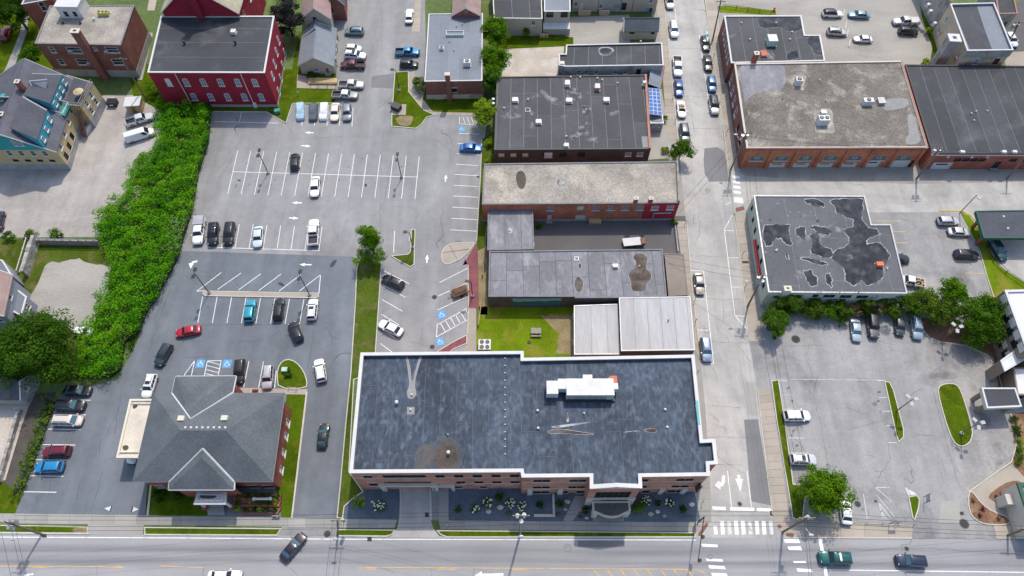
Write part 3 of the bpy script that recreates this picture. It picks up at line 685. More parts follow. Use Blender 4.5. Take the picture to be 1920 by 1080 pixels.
def car_meshes(kind):
    if kind in CARM: return CARM[kind]
    k = KINDS[kind]; L, Wd = k['L'], k['W']/2; out = {}
    b = MB(); loft(b, [body_ring(x*L, Wd*w, .24 if abs(x) < .46 else .34, z) for x, w, z in k['top']])
    out['body'] = b
    if k['cab']:
        x0, x1, X0, X1 = k['cab']; zb, zr = k['belt'], k['roof']; yb, yr = Wd*.93, Wd*.72
        c = MB(); m = .82; zm = zb+(zr-zb)*m
        xm0, xm1, ym = x0+(X0-x0)*m, x1+(X1-x1)*m, yb+(yr-yb)*m
        c.add([(x0, -yb, zb), (x1, -yb, zb), (x1, yb, zb), (x0, yb, zb), (xm0, -ym, zm), (xm1, -ym, zm), (xm1, ym, zm), (xm0, ym, zm),
               (X0+.04, -yr*.88, zr-.02), (X1-.12, -yr*.88, zr-.02), (X1-.12, yr*.88, zr-.02), (X0+.04, yr*.88, zr-.02), (X0+.35, -yr*.5, zr+.03), (X1-.45, -yr*.5, zr+.03), (X1-.45, yr*.5, zr+.03), (X0+.35, yr*.5, zr+.03)],
              [f for a in (0, 4, 8) for f in ((a, a+1, a+5, a+4), (a+1, a+2, a+6, a+5), (a+2, a+3, a+7, a+6), (a+3, a, a+4, a+7))]+[(12, 13, 14, 15)])
        out['roof'] = c
        def pl(t, s):   # point on cabin side planes: t 0..1 along belt->roof
            return x0+(X0-x0)*t, x1+(X1-x1)*t, yb+(yr-yb)*t, zb+(zr-zb)*t
        e = .014
        a0, a1, ya, za = pl(.08, 0); c0, c1, yc, zc = pl(.80, 0)
        out['windshield'] = MB().add([(a1+e, -ya*.93, za+e), (a1+e, ya*.93, za+e), (c1+e, yc*.9, zc+e), (c1+e, -yc*.9, zc+e)], [(0, 1, 2, 3)])
        if kind not in ('cargo_van',):
            out['rear_window'] = MB().add([(a0-e, ya*.9, za+e), (a0-e, -ya*.9, za+e), (c0-e, -yc*.88, zc+e), (c0-e, yc*.88, zc+e)], [(0, 1, 2, 3)])
        sl = []
        fr = [(.06, .36), (.39, .66), (.69, .94)] if kind not in ('pickup', 'cargo_van') else ([(.08, .45), (.5, .92)] if kind == 'pickup' else [(.78, .94)])
        for f0, f1 in fr:
            for s in (-1, 1):
                q = [(a0+(a1-a0)*f0, s*(ya+e), za), (a0+(a1-a0)*f1, s*(ya+e), za), (c0+(c1-c0)*f1, s*(yc+e), zc), (c0+(c1-c0)*f0, s*(yc+e), zc)]
                sl.append(MB().add(q, [(0, 1, 2, 3) if s < 0 else (3, 2, 1, 0)]))
        out['side_window'] = sl
        if kind in ('suv', 'jeep', 'minivan'):
            out['roof_rail'] = [MB().box(X0+.3, X1-.25, s*yr*.8-.03, s*yr*.8+.03, zr+.0, zr+.07) for s in (-1, 1)]
    if kind == 'pickup':
        out['bed'] = MB().ring([(-2.8, -Wd*.98), (-.8, -Wd*.98), (-.8, Wd*.98), (-2.8, Wd*.98)], .09, .36, 1.12)
        out['bed_floor'] = MB().box(-2.72, -.86, -Wd*.88, Wd*.88, .55, .66)
    if kind == 'convertible':
        out['interior'] = MB().box(-1.1, .5, -.62, .62, .5, .945); out['seat'] = [MB().box(x, x+.42, s*.34-.24, s*.34+.24, .95, 1.1) for s in (-1, 1) for x in (-.95, -.2)]
        out['windshield'] = MB().add([(.85, -.72, .93), (.85, .72, .93), (.45, .6, 1.25), (.45, -.6, 1.25)], [(0, 1, 2, 3)])
    zl = k['top'][-3][2]-.05; wl = Wd*k['top'][-3][1]
    out['headlight'] = [MB().box(L*.425, L*.462, s*wl*.7-.12, s*wl*.7+.12, zl-.06, zl+.03) for s in (-1, 1)]
    zt = (k['top'][1][2] if kind != 'pickup' else 1.0)-.2
    out['taillight'] = [MB().box(-L*.492, -L*.45, s*Wd*.72-.1, s*Wd*.72+.1, zt, zt+.13) for s in (-1, 1)]
    out['bumper'] = [MB().box(-L*.5-.03, -L*.5+.12, -Wd*.78, Wd*.78, .36, .58), MB().box(L*.5-.14, L*.5+.02, -Wd*.66, Wd*.66, .32, .5)]
    out['mirror'] = [MB().box(.72 if k['cab'] is None else k['cab'][1]-.3, .92 if k['cab'] is None else k['cab'][1]-.12, s*(Wd+.1)-.1, s*(Wd+.1)+.1, k['belt']+.0, k['belt']+.14) for s in (-1, 1)]
    out['tyre'] = MB().tube((0, -.11, 0), (0, .11, 0), k['r'], k['r'], 14); out['rim'] = MB().tube((0, -.118, 0), (0, .118, 0), k['r']*.6, k['r']*.6, 10)
    def mm(n, v): return [x.mesh(n, Vector((0, 0, 0)), n in ('body', 'roof') and False) for x in v] if isinstance(v, list) else v.mesh(n)
    CARM[kind] = {n: mm(n, v) for n, v in out.items()}
    for n_, md in (('body', 'SUBSURF'), ('roof', 'BEVEL')):
        if n_ in CARM[kind]:        # round the panels off once per kind; every copy shares the result
            me = CARM[kind][n_]; t = bpy.data.objects.new('tmp', me); COL.objects.link(t); q = t.modifiers.new('m', md)
            if md == 'SUBSURF': q.levels = q.render_levels = 2
            else: q.width = .07; q.segments = 3; q.limit_method = 'ANGLE'; q.angle_limit = math.radians(20)
            bpy.context.view_layer.update(); r2 = bpy.data.meshes.new_from_object(t.evaluated_get(bpy.context.evaluated_depsgraph_get())); bpy.data.objects.remove(t)
            r2.polygons.foreach_set('use_smooth', [True]*len(r2.polygons)); r2.name = n_; CARM[kind][n_] = r2
    return CARM[kind]
PARTM = {'windshield': 'car_glass', 'rear_window': 'car_glass', 'side_window': 'car_glass', 'roof_rail': 'metal_dark', 'bed_floor': 'metal_dark', 'interior': 'black_paint', 'seat': 'wood_tan', 'headlight': 'lamp_glass', 'taillight': 'tail_red', 'bumper': 'metal_dark'}
NCAR = 0
def car(kind, col, rear, front, label, cat=None, group=None, roof=None, sunroof=False, rack=False, z=0.0, glass=None, name=None, hood=None, cover=None, load=None, bumper=None):
    a, b = W(rear[0], rear[1], .75+z), W(front[0], front[1], .75+z); d = b-a; ang = math.atan2(d.y, d.x); c = (a+b)/2; k = KINDS[kind]
    M_ = car_meshes(kind); pm = paint(col)
    names = {'sedan': 'sedan', 'hatch': 'hatchback', 'suv': 'sport_utility_car', 'jeep': 'off_road_car', 'minivan': 'minivan', 'cargo_van': 'cargo_van', 'pickup': 'pickup_truck', 'convertible': 'convertible_car'}
    r = thing(name or names[kind], label, cat or ('truck' if kind == 'pickup' else 'van' if 'van' in kind else 'car'), (c.x, c.y, z), group, ang)
    s = max(.9, min(1.12, d.length/k['L'])); r.scale = (s, .5+.5*s, .5+.5*s)
    for n, me in M_.items():
        if n in ('tyre', 'rim'): continue
        for m_ in (me if isinstance(me, list) else [me]):
            if n in ('body', 'roof', 'bed', 'mirror'): mm = paint(roof) if (n == 'roof' and roof) else pm
            elif n == 'bumper' and bumper: mm = paint(bumper)
            elif glass and 'window' in n or glass and n == 'windshield': mm = MT[glass]
            else: mm = MT[PARTM[n]]
            o = bpy.data.objects.new(n, m_); COL.objects.link(o); o.parent = r
            if not m_.materials: m_.materials.append(None)
            o.material_slots[0].link = 'OBJECT'; o.material_slots[0].material = mm
    Wd = k['W']/2
    for x in k['ax']:
        for sgn in (-1, 1):
            t = link('wheel', M_['tyre'], MT['rubber'], r, (x, sgn*(Wd-.1), k['r'])); link('rim', M_['rim'], MT['rim'], t)
    if sunroof: link('sunroof', wmesh(('sun', kind), lambda: MB().box(-.55, .1, -.42, .42, k['roof']+.0, k['roof']+.045).mesh('sunroof')), MT['car_glass'], r)
    if rack:
        mb = MB()
        for x in (-1.5, -.9, -.3): mb.box(x-.03, x+.03, -.66, .66, k['roof']+.06, k['roof']+.11)
        link('roof_rack', mb.mesh('roof_rack'), MT['metal_dark'], r)
    if cover: link('bed_cover', MB().box(-2.76, -.82, -Wd*.96, Wd*.96, 1.125, 1.2 if cover[1] == 'flat' else 1.72).mesh('bed_cover'), MT[cover[0]], r)
    if load:
        mb = MB()
        for _ in range(16): mb.obox((R.uniform(-2.5, -1.1), R.uniform(-.6, .6)), (R.random(), R.random()), R.uniform(.3, .7), .2, .67, R.uniform(.8, 1.1))
        link('load', mb.mesh('load'), MT[load], r)
    return r
def covered_car(col, rear, front, label):
    a, b = W(*rear, .75), W(*front, .75); d = b-a; c = (a+b)/2
    m = mat('car_cover_%d' % len(MT), col, var=.12, big=1.5, fine=4, fvar=.15, bump=.5, obj=True)
    r = thing('covered_car', label, 'car', (c.x, c.y, 0), 'cars under cloth covers beside the red brick building', math.atan2(d.y, d.x))
    L = max(4.2, min(5, d.length)); mb = MB(); rings = []
    for x, w, z in ((-.5, .7, .75), (-.48, .84, .95), (-.4, .95, 1.0), (-.25, .97, 1.32), (-.12, .95, 1.45), (.02, .95, 1.45), (.14, .97, 1.28), (.24, .97, 1.02), (.38, .94, .94), (.47, .82, .8), (.5, .66, .6)):
        w *= .95; f = .62 if z > 1.1 else .8
        rings.append([(x*L, -w*1.02, .12), (x*L, w*1.02, .12), (x*L, w, .75), (x*L, w*.93, min(z, .95)), (x*L, w*f, z), (x*L, 0, z+.03), (x*L, -w*f, z), (x*L, -w*.93, min(z, .95)), (x*L, -w, .75)])
    loft(mb, rings); link('cloth_cover', mb.mesh('cloth_cover'), m, r)
    for x in (-1.35, 1.35):
        for s in (-1, 1): link('wheel', MB().tube((0, -.1, 0), (0, .1, 0), .31, .31, 12).mesh('wheel'), MT['rubber'], r, (x, s*.8, .31))
    link('hem', MB().ring([(-L*.47, -.97), (L*.46, -.97), (L*.46, .97), (-L*.47, .97)], .06, .1, .16).mesh('hem'), m, r)
    return r
# ================================================================== GROUND
structure('ground', MB().sheet([(-1800, -1200), (1800, -1200), (1800, 2600), (-1800, 2600)], -.02), MT['land'])
def wob(P, a=1.6, n=3):
    out = []
    for i in range(len(P)):
        p, q = P[i], P[(i+1) % len(P)]
        for k in range(n): t = k/n; out.append((p[0]+(q[0]-p[0])*t+R.uniform(-a, a), p[1]+(q[1]-p[1])*t+R.uniform(-a, a)))
    return out
def sheet(name, px, m, z): return structure(name, MB().sheet(PP(px, z), z), MT[m])
def raised(name, px, m, h=.12, kerb='kerb', kw=.16, sm=0, km=True):
    px = smooth_poly(px, sm) if sm else px; P = ccw(PP(px, h))
    o = structure(name, MB().prism(inset(P, kw*.9), 0, h-.02), MT[m])
    if km: MB().ring(P, kw, 0, h+.02).build('kerb', MT[kerb], o)
    return o
def slabs(parent, a0, a1, b0, b1, n, m, z, gap=.05, name='slab', th=.02, var=True):
    """n slabs between polyline-ends: edge a (a0->a1) and edge b (b0->b1), world 2d"""
    for k in range(n):
        f0, f1 = k/n, (k+1)/n; L = (a1-a0).length; g = gap/2/L
        q = [a0.lerp(a1, f0+g), a0.lerp(a1, f1-g), b0.lerp(b1, f1-g), b0.lerp(b1, f0+g)]
        h = z+R.uniform(0, .006); MB().prism(q, z-th, h).build(name, MT[m], parent)
def line(parent, p, q, w=.12, m='paint_white', z=.02, name='stall_line'):
    a, b = W2(*p), W2(*q); d = (b-a).normalized(); n = Vector((-d.y, d.x))*(w/2)
    return MB().sheet([a-n, b-n, b+n, a+n], z).build(name, MT[m], parent)
def mark(parent, px, m='paint_white', z=.02, name='road_marking'): return MB().sheet(PP(px), z).build(name, MT[m], parent)

# --- main lots and streets (sheets a few mm apart)
lot_u = sheet('upper_parking_lot', [(398, 208), (386, 258), (374, 305), (362, 365), (350, 425), (332, 470), (340, 474), (657, 481), (716, 497), (704, 665), (700, 712), (892, 712), (878, 640), (880, 492), (896, 455), (900, 335), (906, 280), (912, 235), (895, 190), (800, 150), (797, 20), (798, -60), (640, -60), (628, 30), (622, 110), (618, 205), (545, 190), (505, 202)], 'asphalt_old', .0)
lot_l = sheet('lower_parking_lot', [(333, 470), (657, 481), (669, 505), (666, 560), (657, 700), (647, 800), (638, 900), (631, 974), (275, 969), (20, 966), (52, 902), (80, 822), (100, 765), (118, 735), (220, 712), (248, 660), (262, 628), (275, 585), (300, 547), (322, 510)], 'asphalt_sealed', .006)
lot_r = sheet('office_parking_lot', [(1396, 590), (1470, 585), (1735, 590), (1810, 640), (1860, 665), (1880, 720), (1930, 720), (1930, 810), (1905, 840), (1895, 870), (1852, 897), (1812, 925), (1812, 962), (1860, 1010), (1715, 1010), (1705, 984), (1480, 978), (1466, 905), (1445, 735), (1418, 735)], 'asphalt_worn', .0)
lot_h = sheet('side_parking_lot', [(1610, 396), (1800, 398), (1840, 470), (1850, 520), (1872, 575), (1840, 610), (1690, 590), (1640, 470)], 'asphalt_worn', .012)
sheet('gravel_lot', [(1335, -80), (1345, 60), (1530, 150), (1700, 150), (1765, 130), (1765, 60), (1722, 0), (1700, -80)], 'gravel', .0)
sheet('dusty_yard', [(-60, 300), (-60, 446), (186, 444), (190, 405), (240, 355), (250, 300), (295, 275), (305, 235), (298, 205), (250, 178), (195, 178), (160, 200), (112, 300), (20, 318)], 'dusty_lot', .012)
sheet('gravel_parking_patch', wob([(55, 560), (78, 520), (90, 492), (120, 490), (150, 486), (180, 497), (208, 500), (202, 545), (190, 575), (176, 605), (168, 628), (135, 620), (95, 590), (70, 585)], 2.5), 'gravel', .012)
sheet('alley', [(1000, 405), (1285, 405), (1290, 478), (1000, 474)], 'asphalt_new', .012)
sheet('tan_gravel_yard', [(948, 90), (1058, 84), (1052, 150), (940, 150)], 'gravel_tan', .0)
sheet('grey_gravel_yard', [(1062, 32), (1180, 28), (1182, 84), (1060, 88)], 'gravel', .006)
sheet('side_pavement', [(1200, 140), (1236, 140), (1262, 296), (1210, 300)], 'slab_grey', .002); sheet('side_pavement', [(1255, 296), (1276, 300), (1290, 430), (1302, 560), (1330, 760), (1336, 985), (1290, 985), (1262, 420)], 'slab_grey', .001); sheet('side_pavement', [(1355, 296), (1950, 296), (1950, 345), (1392, 345), (1372, 330)], 'slab_grey', .003)
sheet('side_pavement', [(1312, -60), (1352, -60), (1402, 320), (1370, 330)], 'slab_grey', .002); sheet('side_pavement', [(1212, -60), (1245, -60), (1264, 150), (1236, 150)], 'slab_grey', .002); sheet('side_pavement', [(1286, 976), (1336, 976), (1336, 1010), (1290, 1010)], 'slab', .004)
sheet('side_pavement', [(1376, 372), (1450, 372), (1440, 600), (1395, 600)], 'slab_grey', .001); sheet('side_pavement', [(1800, 905), (1960, 905), (1960, 1015), (1700, 1012)], 'asphalt_worn', -.004); sheet('back_pavement', [(1850, 30), (1960, -20), (1960, 95), (1880, 98)], 'asphalt_new', .002); sheet('back_pavement', [(1880, 98), (1960, 95), (1960, 140), (1890, 140)], 'slab', .002)
st_l = [(1232, -120), (1244, 0), (1250, 60), (1262, 180), (1274, 290), (1287, 430), (1297, 545), (1312, 665), (1322, 760), (1331, 900), (1334, 970), (1327, 990), (1308, 1006)]
st_r = [(1484, 1009), (1469, 1001), (1457, 990), (1449, 962), (1440, 900), (1420, 730), (1400, 612), (1390, 500), (1376, 405), (1370, 350), (1356, 250), (1352, 200), (1332, 75), (1320, 0), (1304, -120)]
street = sheet('side_street', st_l+[(1306, 1016), (1486, 1016)]+st_r, 'street_concrete', .012)
sheet('cross_street', [(1368, 318), (1400, 329), (1707, 344), (1930, 338), (2150, 340), (2150, 520), (1930, 560), (1850, 480), (1806, 398), (1610, 398), (1400, 374), (1376, 402)], 'street_concrete', .018)
road = structure('main_road', MB().sheet([W2(-700, 996), W2(1306, 1008), W2(1484, 1009), W2(2600, 1016), W2(2600, 1225), W2(-700, 1225)], .018), MT['road_surface'])
mark(street, [(1321, 278), (1345, 276), (1358, 284), (1362, 302), (1367, 340), (1330, 341), (1321, 325), (1319, 300)], 'asphalt_patch', .016, 'asphalt_patch')
mark(street, [(1395, 787), (1421, 786), (1446, 948), (1409, 940)], 'asphalt_patch', .016, 'asphalt_patch')
mark(street, [(1398, 716), (1416, 718), (1421, 780), (1400, 776)], 'slab_grey', .0165, 'concrete_patch')
mark(lot_u, [(697, 143), (740, 138), (737, 166), (696, 164)], 'asphalt_patch', .004, 'asphalt_patch')
mark(road, [(1083, 1012), (1172, 1012), (1171, 1026), (1084, 1026)], 'asphalt_patch', .0225, 'asphalt_patch')
mark(lot_r, [(1765, 940), (1800, 938), (1800, 980), (1760, 980)], 'slab_grey', .004, 'concrete_patch')
mark(lot_r, [(1738, 640), (1812, 648), (1862, 670), (1890, 760), (1930, 790), (1930, 800), (1900, 850), (1852, 895), (1812, 920), (1790, 860), (1775, 800), (1750, 735), (1735, 690)], 'gravel_worn' if 'gravel_worn' in MT else (mat('gravel_worn', (.31, .295, .28), var=.2, big=.12, fine=2, fvar=.18, col2=(.2, .195, .19), c2s=.2, c2lo=.5, c2hi=.62, crack=.8, crs=.09), 'gravel_worn')[1], .004, 'worn_patch')
# apron driveways across the verge
mark(road, [(165, 980), (270, 983), (268, 1003), (165, 1001)], 'slab_grey', .022, 'driveway_apron')
mark(road, [(529, 988), (633, 990), (630, 1006), (520, 1004)], 'asphalt_old', .022, 'driveway_apron')
mark(road, [(748, 972), (808, 974), (812, 990), (826, 1008), (732, 1007), (745, 990)], 'street_concrete', .022, 'driveway_apron')

# --- lawns, beds and islands
raised('grass_strip', [(668, 503), (676, 480), (716, 492), (704, 668), (700, 700), (664, 712), (655, 884), (682, 922), (662, 935), (646, 950), (643, 972), (631, 972), (638, 900), (647, 800), (657, 700), (666, 560)], 'lawn_dry', .12)
raised('parking_island', [(771, 429), (779, 430), (777, 496), (769, 501), (736, 482), (734, 479), (765, 476), (769, 472)], 'lawn_dry')
raised('lawn_island', [(740, 135), (766, 133), (767, 172), (795, 206), (816, 215), (800, 220), (790, 234), (780, 241), (734, 237), (734, 217), (737, 175)], 'lawn')
raised('bank_island', [(522, 729), (518, 704), (523, 682), (537, 672), (555, 677), (570, 695), (577, 716), (574, 729)], 'lawn', .12, sm=1)
sheet('lawn_strip', [(538, 740), (574, 740), (546, 972), (528, 972), (515, 905)], 'lawn', .03)
sheet('bank_lawn', [(276, 908), (388, 905), (388, 970), (272, 967)], 'lawn', .03)
MB().prism(PP([(283, 900), (286, 900), (279, 967), (275, 967)]), 0, .14).build('kerb', MT['kerb'], lot_l); MB().prism(PP([(574, 735), (577, 735), (549, 971), (546, 971)]), 0, .14).build('kerb', MT['kerb'], lot_l)
raised('narrow_island', [(1658, 714), (1668, 716), (1676, 731), (1695, 805), (1695, 820), (1685, 830), (1680, 815)], 'lawn', kerb='kerb')
raised('oval_island', [(1757, 732), (1762, 722), (1775, 718), (1792, 719), (1802, 730), (1815, 770), (1825, 808), (1822, 826), (1812, 836), (1800, 838), (1786, 828), (1770, 783)], 'lawn', sm=1)
raised('corner_island', [(1703, 931), (1720, 928), (1725, 938), (1723, 953), (1716, 975), (1711, 972)], 'lawn')
raised('street_lawn', [(1446, 714), (1460, 711), (1473, 795), (1488, 907), (1513, 910), (1505, 978), (1486, 972), (1472, 885), (1456, 790)], 'lawn')
sheet('drive_lawn', [(1802, 398), (1818, 405), (1832, 425), (1845, 445), (1856, 470), (1875, 500), (1930, 535), (1930, 560), (1864, 570), (1850, 520), (1836, 465)], 'lawn_bright', .024)
sheet('garden_lawn', [(897, 575), (1078, 570), (1078, 672), (890, 672)], 'lawn_bright', .012)
mark(bpy.data.objects['garden_lawn'], wob([(1015, 592), (1045, 588), (1075, 590), (1076, 668), (1040, 662), (1048, 630)], 4), 'bare_earth', .016, 'bare_patch')
sheet('fence_verge', [(903, 262), (928, 245), (928, 320), (908, 335), (905, 400), (915, 420), (915, 600), (897, 600), (894, 458), (900, 335)], 'lawn_dry', .008)
mark(bpy.data.objects['fence_verge'], [(896, 470), (914, 462), (914, 590), (898, 590)], 'bare_earth', .012, 'bare_patch')
sheet('brick_building_lawn', [(240, 120), (330, 120), (548, 130), (560, 60), (632, 60), (630, 168), (628, 192), (548, 195), (536, 232), (500, 208), (400, 208), (298, 206), (250, 180)], 'lawn', .018)
sheet('house_lawn', [(800, 150), (905, 150), (905, 214), (816, 214), (790, 205)], 'lawn', .018)
sheet('back_lawn', [(-80, 450), (215, 446), (215, 700), (100, 720), (-80, 640)], 'lawn_dry', .004)
sheet('gravel_bank', [(10, 740), (105, 735), (82, 825), (52, 905), (20, 945), (0, 920)], 'soil', .004)
sheet('corner_lawn', [(-80, 915), (10, 905), (34, 930), (52, 905), (26, 968), (-80, 966)], 'lawn', .01)
sheet('stony_yard', [(-80, 740), (62, 738), (40, 800), (10, 900), (-80, 920)], 'gravel_tan', .014)
sheet('upper_left_lawn', [(-80, -60), (110, -60), (95, 150), (40, 130), (-80, 330)], 'lawn', .002)
sheet('yard_grass', [(925, 55), (1075, 70), (1075, 86), (945, 92), (925, 80)], 'lawn', .012)
sheet('weed_strip', [(1715, -60), (1745, -60), (1790, 128), (1742, 128), (1748, 90), (1728, 30)], 'lawn', .008)
sheet('roadside_grass', [(1345, 12), (1360, 10), (1455, 20), (1455, 28), (1350, 24)], 'lawn_bright', .008)
sheet('mulch_bed', smooth_poly([(1728, 592), (1800, 596), (1875, 640), (1885, 690), (1862, 668), (1812, 645), (1762, 641), (1740, 630), (1731, 618)], 1), 'mulch', .03)
sheet('wall_bed', [(1860, 640), (1880, 640), (1912, 728), (1872, 728), (1868, 690)], 'mulch', .034)
sheet('shrub_bed', [(1893, 778), (1930, 770), (1930, 905), (1897, 868), (1904, 838)], 'mulch', .03)
ew = sheet('entrance_walk', [(1905, 865), (1930, 862), (1930, 985), (1880, 978), (1815, 925), (1814, 920)], 'slab', .02)
raised('curved_mulch_bed', [(1815, 924), (1822, 918), (1842, 945), (1865, 960), (1890, 968), (1898, 984), (1850, 985), (1828, 975), (1816, 958)], 'mulch', .1, sm=1)
raised('inner_mulch_bed', [(1848, 930), (1880, 905), (1905, 898), (1920, 905), (1920, 948), (1880, 950), (1860, 940)], 'mulch', .06, sm=1, km=False)
sheet('gravel_garden', [(681, 915), (752, 915), (749, 975), (643, 974), (646, 952), (662, 936)], 'gravel_bed', .03)
sheet('gravel_garden', [(838, 910), (1318, 910), (1314, 979), (980, 977), (838, 976)], 'gravel_bed', .032)
mark(bpy.data.objects['gravel_garden.001'], [(808, 912), (824, 912), (823, 975), (807, 975)], 'patch_grey', .034, 'path_edge')
mark(bpy.data.objects['gravel_garden.001'], [(824, 905), (841, 905), (841, 976), (823, 976)], 'slab_grey', .04, 'path')
mark(bpy.data.objects['gravel_garden.001'], [(1078, 930), (1096, 930), (1094, 948), (1074, 977), (1056, 977)], 'slab_grey', .04, 'path')
mark(bpy.data.objects['gravel_garden.001'], [(1110, 935), (1172, 935), (1170, 977), (1112, 977)], 'slab_grey', .04, 'path')
drv = mark(road, [(752, 880), (806, 880), (808, 976), (748, 976)], 'street_concrete', .036, 'garage_driveway')
for a, b in (((749, 905), (751, 974)), ((805, 905), (807, 974))): MB().prism(PP([a, (a[0]+3, a[1]), (b[0]+3, b[1]), b]), 0, .16).build('kerb', MT['kerb'], road)
sheet('red_mulch_bed', [(868, 497), (893, 455), (896, 470), (897, 578), (878, 578), (879, 520), (876, 495), (872, 484)], 'red_mulch', .03)
raised('red_mulch_corner', [(820, 658), (850, 640), (876, 627), (876, 644), (850, 655), (838, 666), (818, 666)], 'red_mulch', .1)
cp = raised('concrete_island', [(826, 478), (832, 464), (845, 455), (880, 454), (893, 455), (870, 482), (850, 492), (838, 497), (829, 492)], 'slab', .1, sm=1)
mark(cp, [(840, 455), (841, 455), (860, 492), (859, 492)], 'joint', .115, 'joint'); mark(cp, [(827, 474), (880, 467), (880, 468), (827, 475)], 'joint', .115, 'joint')
ps = sheet('garden_path', [(877, 578), (893, 578), (893, 668), (860, 668), (876, 645)], 'slab', .03)

# --- sidewalks with their slabs
def walk(name, top, bot, counts, m, z=.03):
    """strip between two polylines (px), cut into slabs"""
    P = PP(top+bot[::-1]); o = structure(name, MB().sheet(P, z-.012), MT['joint'])
    for i in range(len(top)-1): slabs(o, W2(*top[i]), W2(*top[i+1]), W2(*bot[i]), W2(*bot[i+1]), counts[i], m, z)
    return o
walk('front_sidewalk', [(-120, 961), (340, 967), (640, 973), (745, 974.5)], [(-120, 980), (340, 985), (640, 989.5), (740, 990.5)], [11, 9, 3], 'slab_grey')
walk('front_sidewalk', [(822, 976), (1058, 977), (1310, 978.5)], [(826, 992), (1058, 994.5), (1308, 996.5)], [5, 6], 'slab_grey')
walk('corner_sidewalk', [(1484, 974), (1712, 984)], [(1486, 1008), (1710, 1009.5)], [5], 'slab')
walk('corner_sidewalk', [(1862, 983), (1930, 985)], [(1868, 1010.5), (1930, 1011)], [2], 'slab')
walk('street_sidewalk', [(1445, 727), (1463, 850), (1480, 973)], [(1421, 730), (1435, 852), (1450, 973)], [9, 8], 'slab')
walk('street_sidewalk', [(1399, 402), (1410, 500), (1425, 580), (1432, 640)], [(1378, 402), (1391, 500), (1399, 590), (1405, 640)], [7, 6, 3], 'slab')
walk('street_sidewalk', [(1340, -40), (1349, 55), (1365, 200), (1381, 312)], [(1316, -40), (1331, 58), (1352, 200), (1366, 312)], [8, 11, 9], 'slab')
walk('west_sidewalk', [(1222, -60), (1236, 60), (1243, 150), (1250, 250), (1268, 300)], [(1238, -60), (1250, 60), (1259, 150), (1270, 250), (1275, 300)], [9, 7, 8, 4], 'slab')
walk('west_sidewalk', [(1268, 415), (1280, 500), (1294, 560), (1304, 660)], [(1286, 415), (1294, 500), (1299, 560), (1313, 670)], [7, 5, 7], 'slab')
walk('west_sidewalk', [(1296, 895), (1314, 978)], [(1331, 895), (1334, 978)], [4], 'slab_grey')
walk('cross_sidewalk', [(1386, 312), (1520, 320), (1720, 326), (1950, 322)], [(1400, 330), (1520, 337), (1708, 345), (1950, 340)], [6, 8, 9], 'slab_grey')
walk('bank_walk', [(447, 727), (577, 730)], [(445, 737), (575, 740)], [6], 'slab')
walk('house_walk', [(775, 207), (795, 209), (890, 212)], [(775, 213), (795, 216), (890, 217)], [2, 7], 'slab')
walk('house_walk', [(766, 135), (768, 172), (795, 207)], [(778, 135), (776, 165), (812, 210)], [3, 4], 'slab')
walk('upper_walk', [(780, -20), (772, 60)], [(790, -20), (787, 60)], [6], 'slab')
walk('red_building_walk', [(277, 60), (257, 150)], [(287, 62), (267, 150)], [8], 'slab_grey')
walk('red_building_walk', [(290, -60), (276, 20)], [(305, -60), (290, 20)], [6], 'slab')
walk('upper_left_walk', [(52, -40), (38, 60), (12, 125), (-30, 200)], [(64, -40), (50, 62), (26, 128), (-12, 205)], [7, 5, 6], 'slab_grey')
walk('beige_house_walk', [(557, 140), (632, 150)], [(556, 165), (632, 167)], [4], 'slab')
for px in ([(0, 984), (165, 987), (164, 1001), (-100, 998), (-100, 982)], [(270, 988), (529, 990.5), (519, 1004), (271, 1003)], [(634, 992), (742, 993), (735, 1003), (724, 1006), (632, 1005)], [(818, 994), (1304, 998), (1304, 1007.5), (838, 1007.5), (826, 1003)]): raised('verge', px, 'lawn', .1)
mark(bpy.data.objects['verge'], smooth_poly([(135, 990), (165, 988), (164, 1000), (140, 1001)], 1), 'bare_earth', .115, 'bare_patch')
mark(street, [(1291, 998), (1309, 996), (1310, 1008), (1292, 1008)], 'slab', .03, 'kerb_ramp')
for px in ([(1308, 1003), (1324, 980), (1328, 983), (1314, 1006)], [(1457, 985), (1463, 983), (1466, 989), (1460, 991)], [(1474, 999), (1489, 1000), (1488, 1007), (1474, 1005)], [(1379, 390), (1394, 387), (1396, 393), (1380, 397)]):
    mark(street, px, 'paving_brick', .055, 'tactile_paving')
mark(street, [(1449, 962), (1480, 972), (1490, 978), (1512, 978), (1512, 1009), (1484, 1009), (1470, 1001), (1457, 990)], 'slab', .028, 'corner_paving')
# kerbs along the streets
def kerbline(parent, pts, w=.18, h=.13, m='kerb', side=1):
    for p, q in zip(pts, pts[1:]):
        a, b = W2(*p), W2(*q); d = (b-a).normalized(); n = Vector((-d.y, d.x))*(w*side); MB().prism([a, b+d*.04, b+n+d*.04, a+n], 0, h).build('kerb', MT[m], parent)
kerbline(road, [(-200, 999), (168, 1002)]); kerbline(road, [(271, 1004), (520, 1005)]); kerbline(road, [(632, 1006), (726, 1007)]); kerbline(road, [(836, 1008.4), (1304, 1008.4)]); kerbline(road, [(1486, 1009.3), (1710, 1010.4)])
kerbline(street, [(1449, 965), (1440, 900), (1421, 730)], .14, .13); kerbline(street, [(1404, 640), (1390, 500), (1377, 405)], .14, .13); kerbline(street, [(1366, 315), (1352, 200), (1332, 75), (1318, -40)], .14, .13)
kerbline(street, [(1236, -60), (1250, 60), (1262, 180), (1273, 290)], .14, .13); kerbline(street, [(1287, 420), (1297, 545), (1312, 665)], .14, .13)
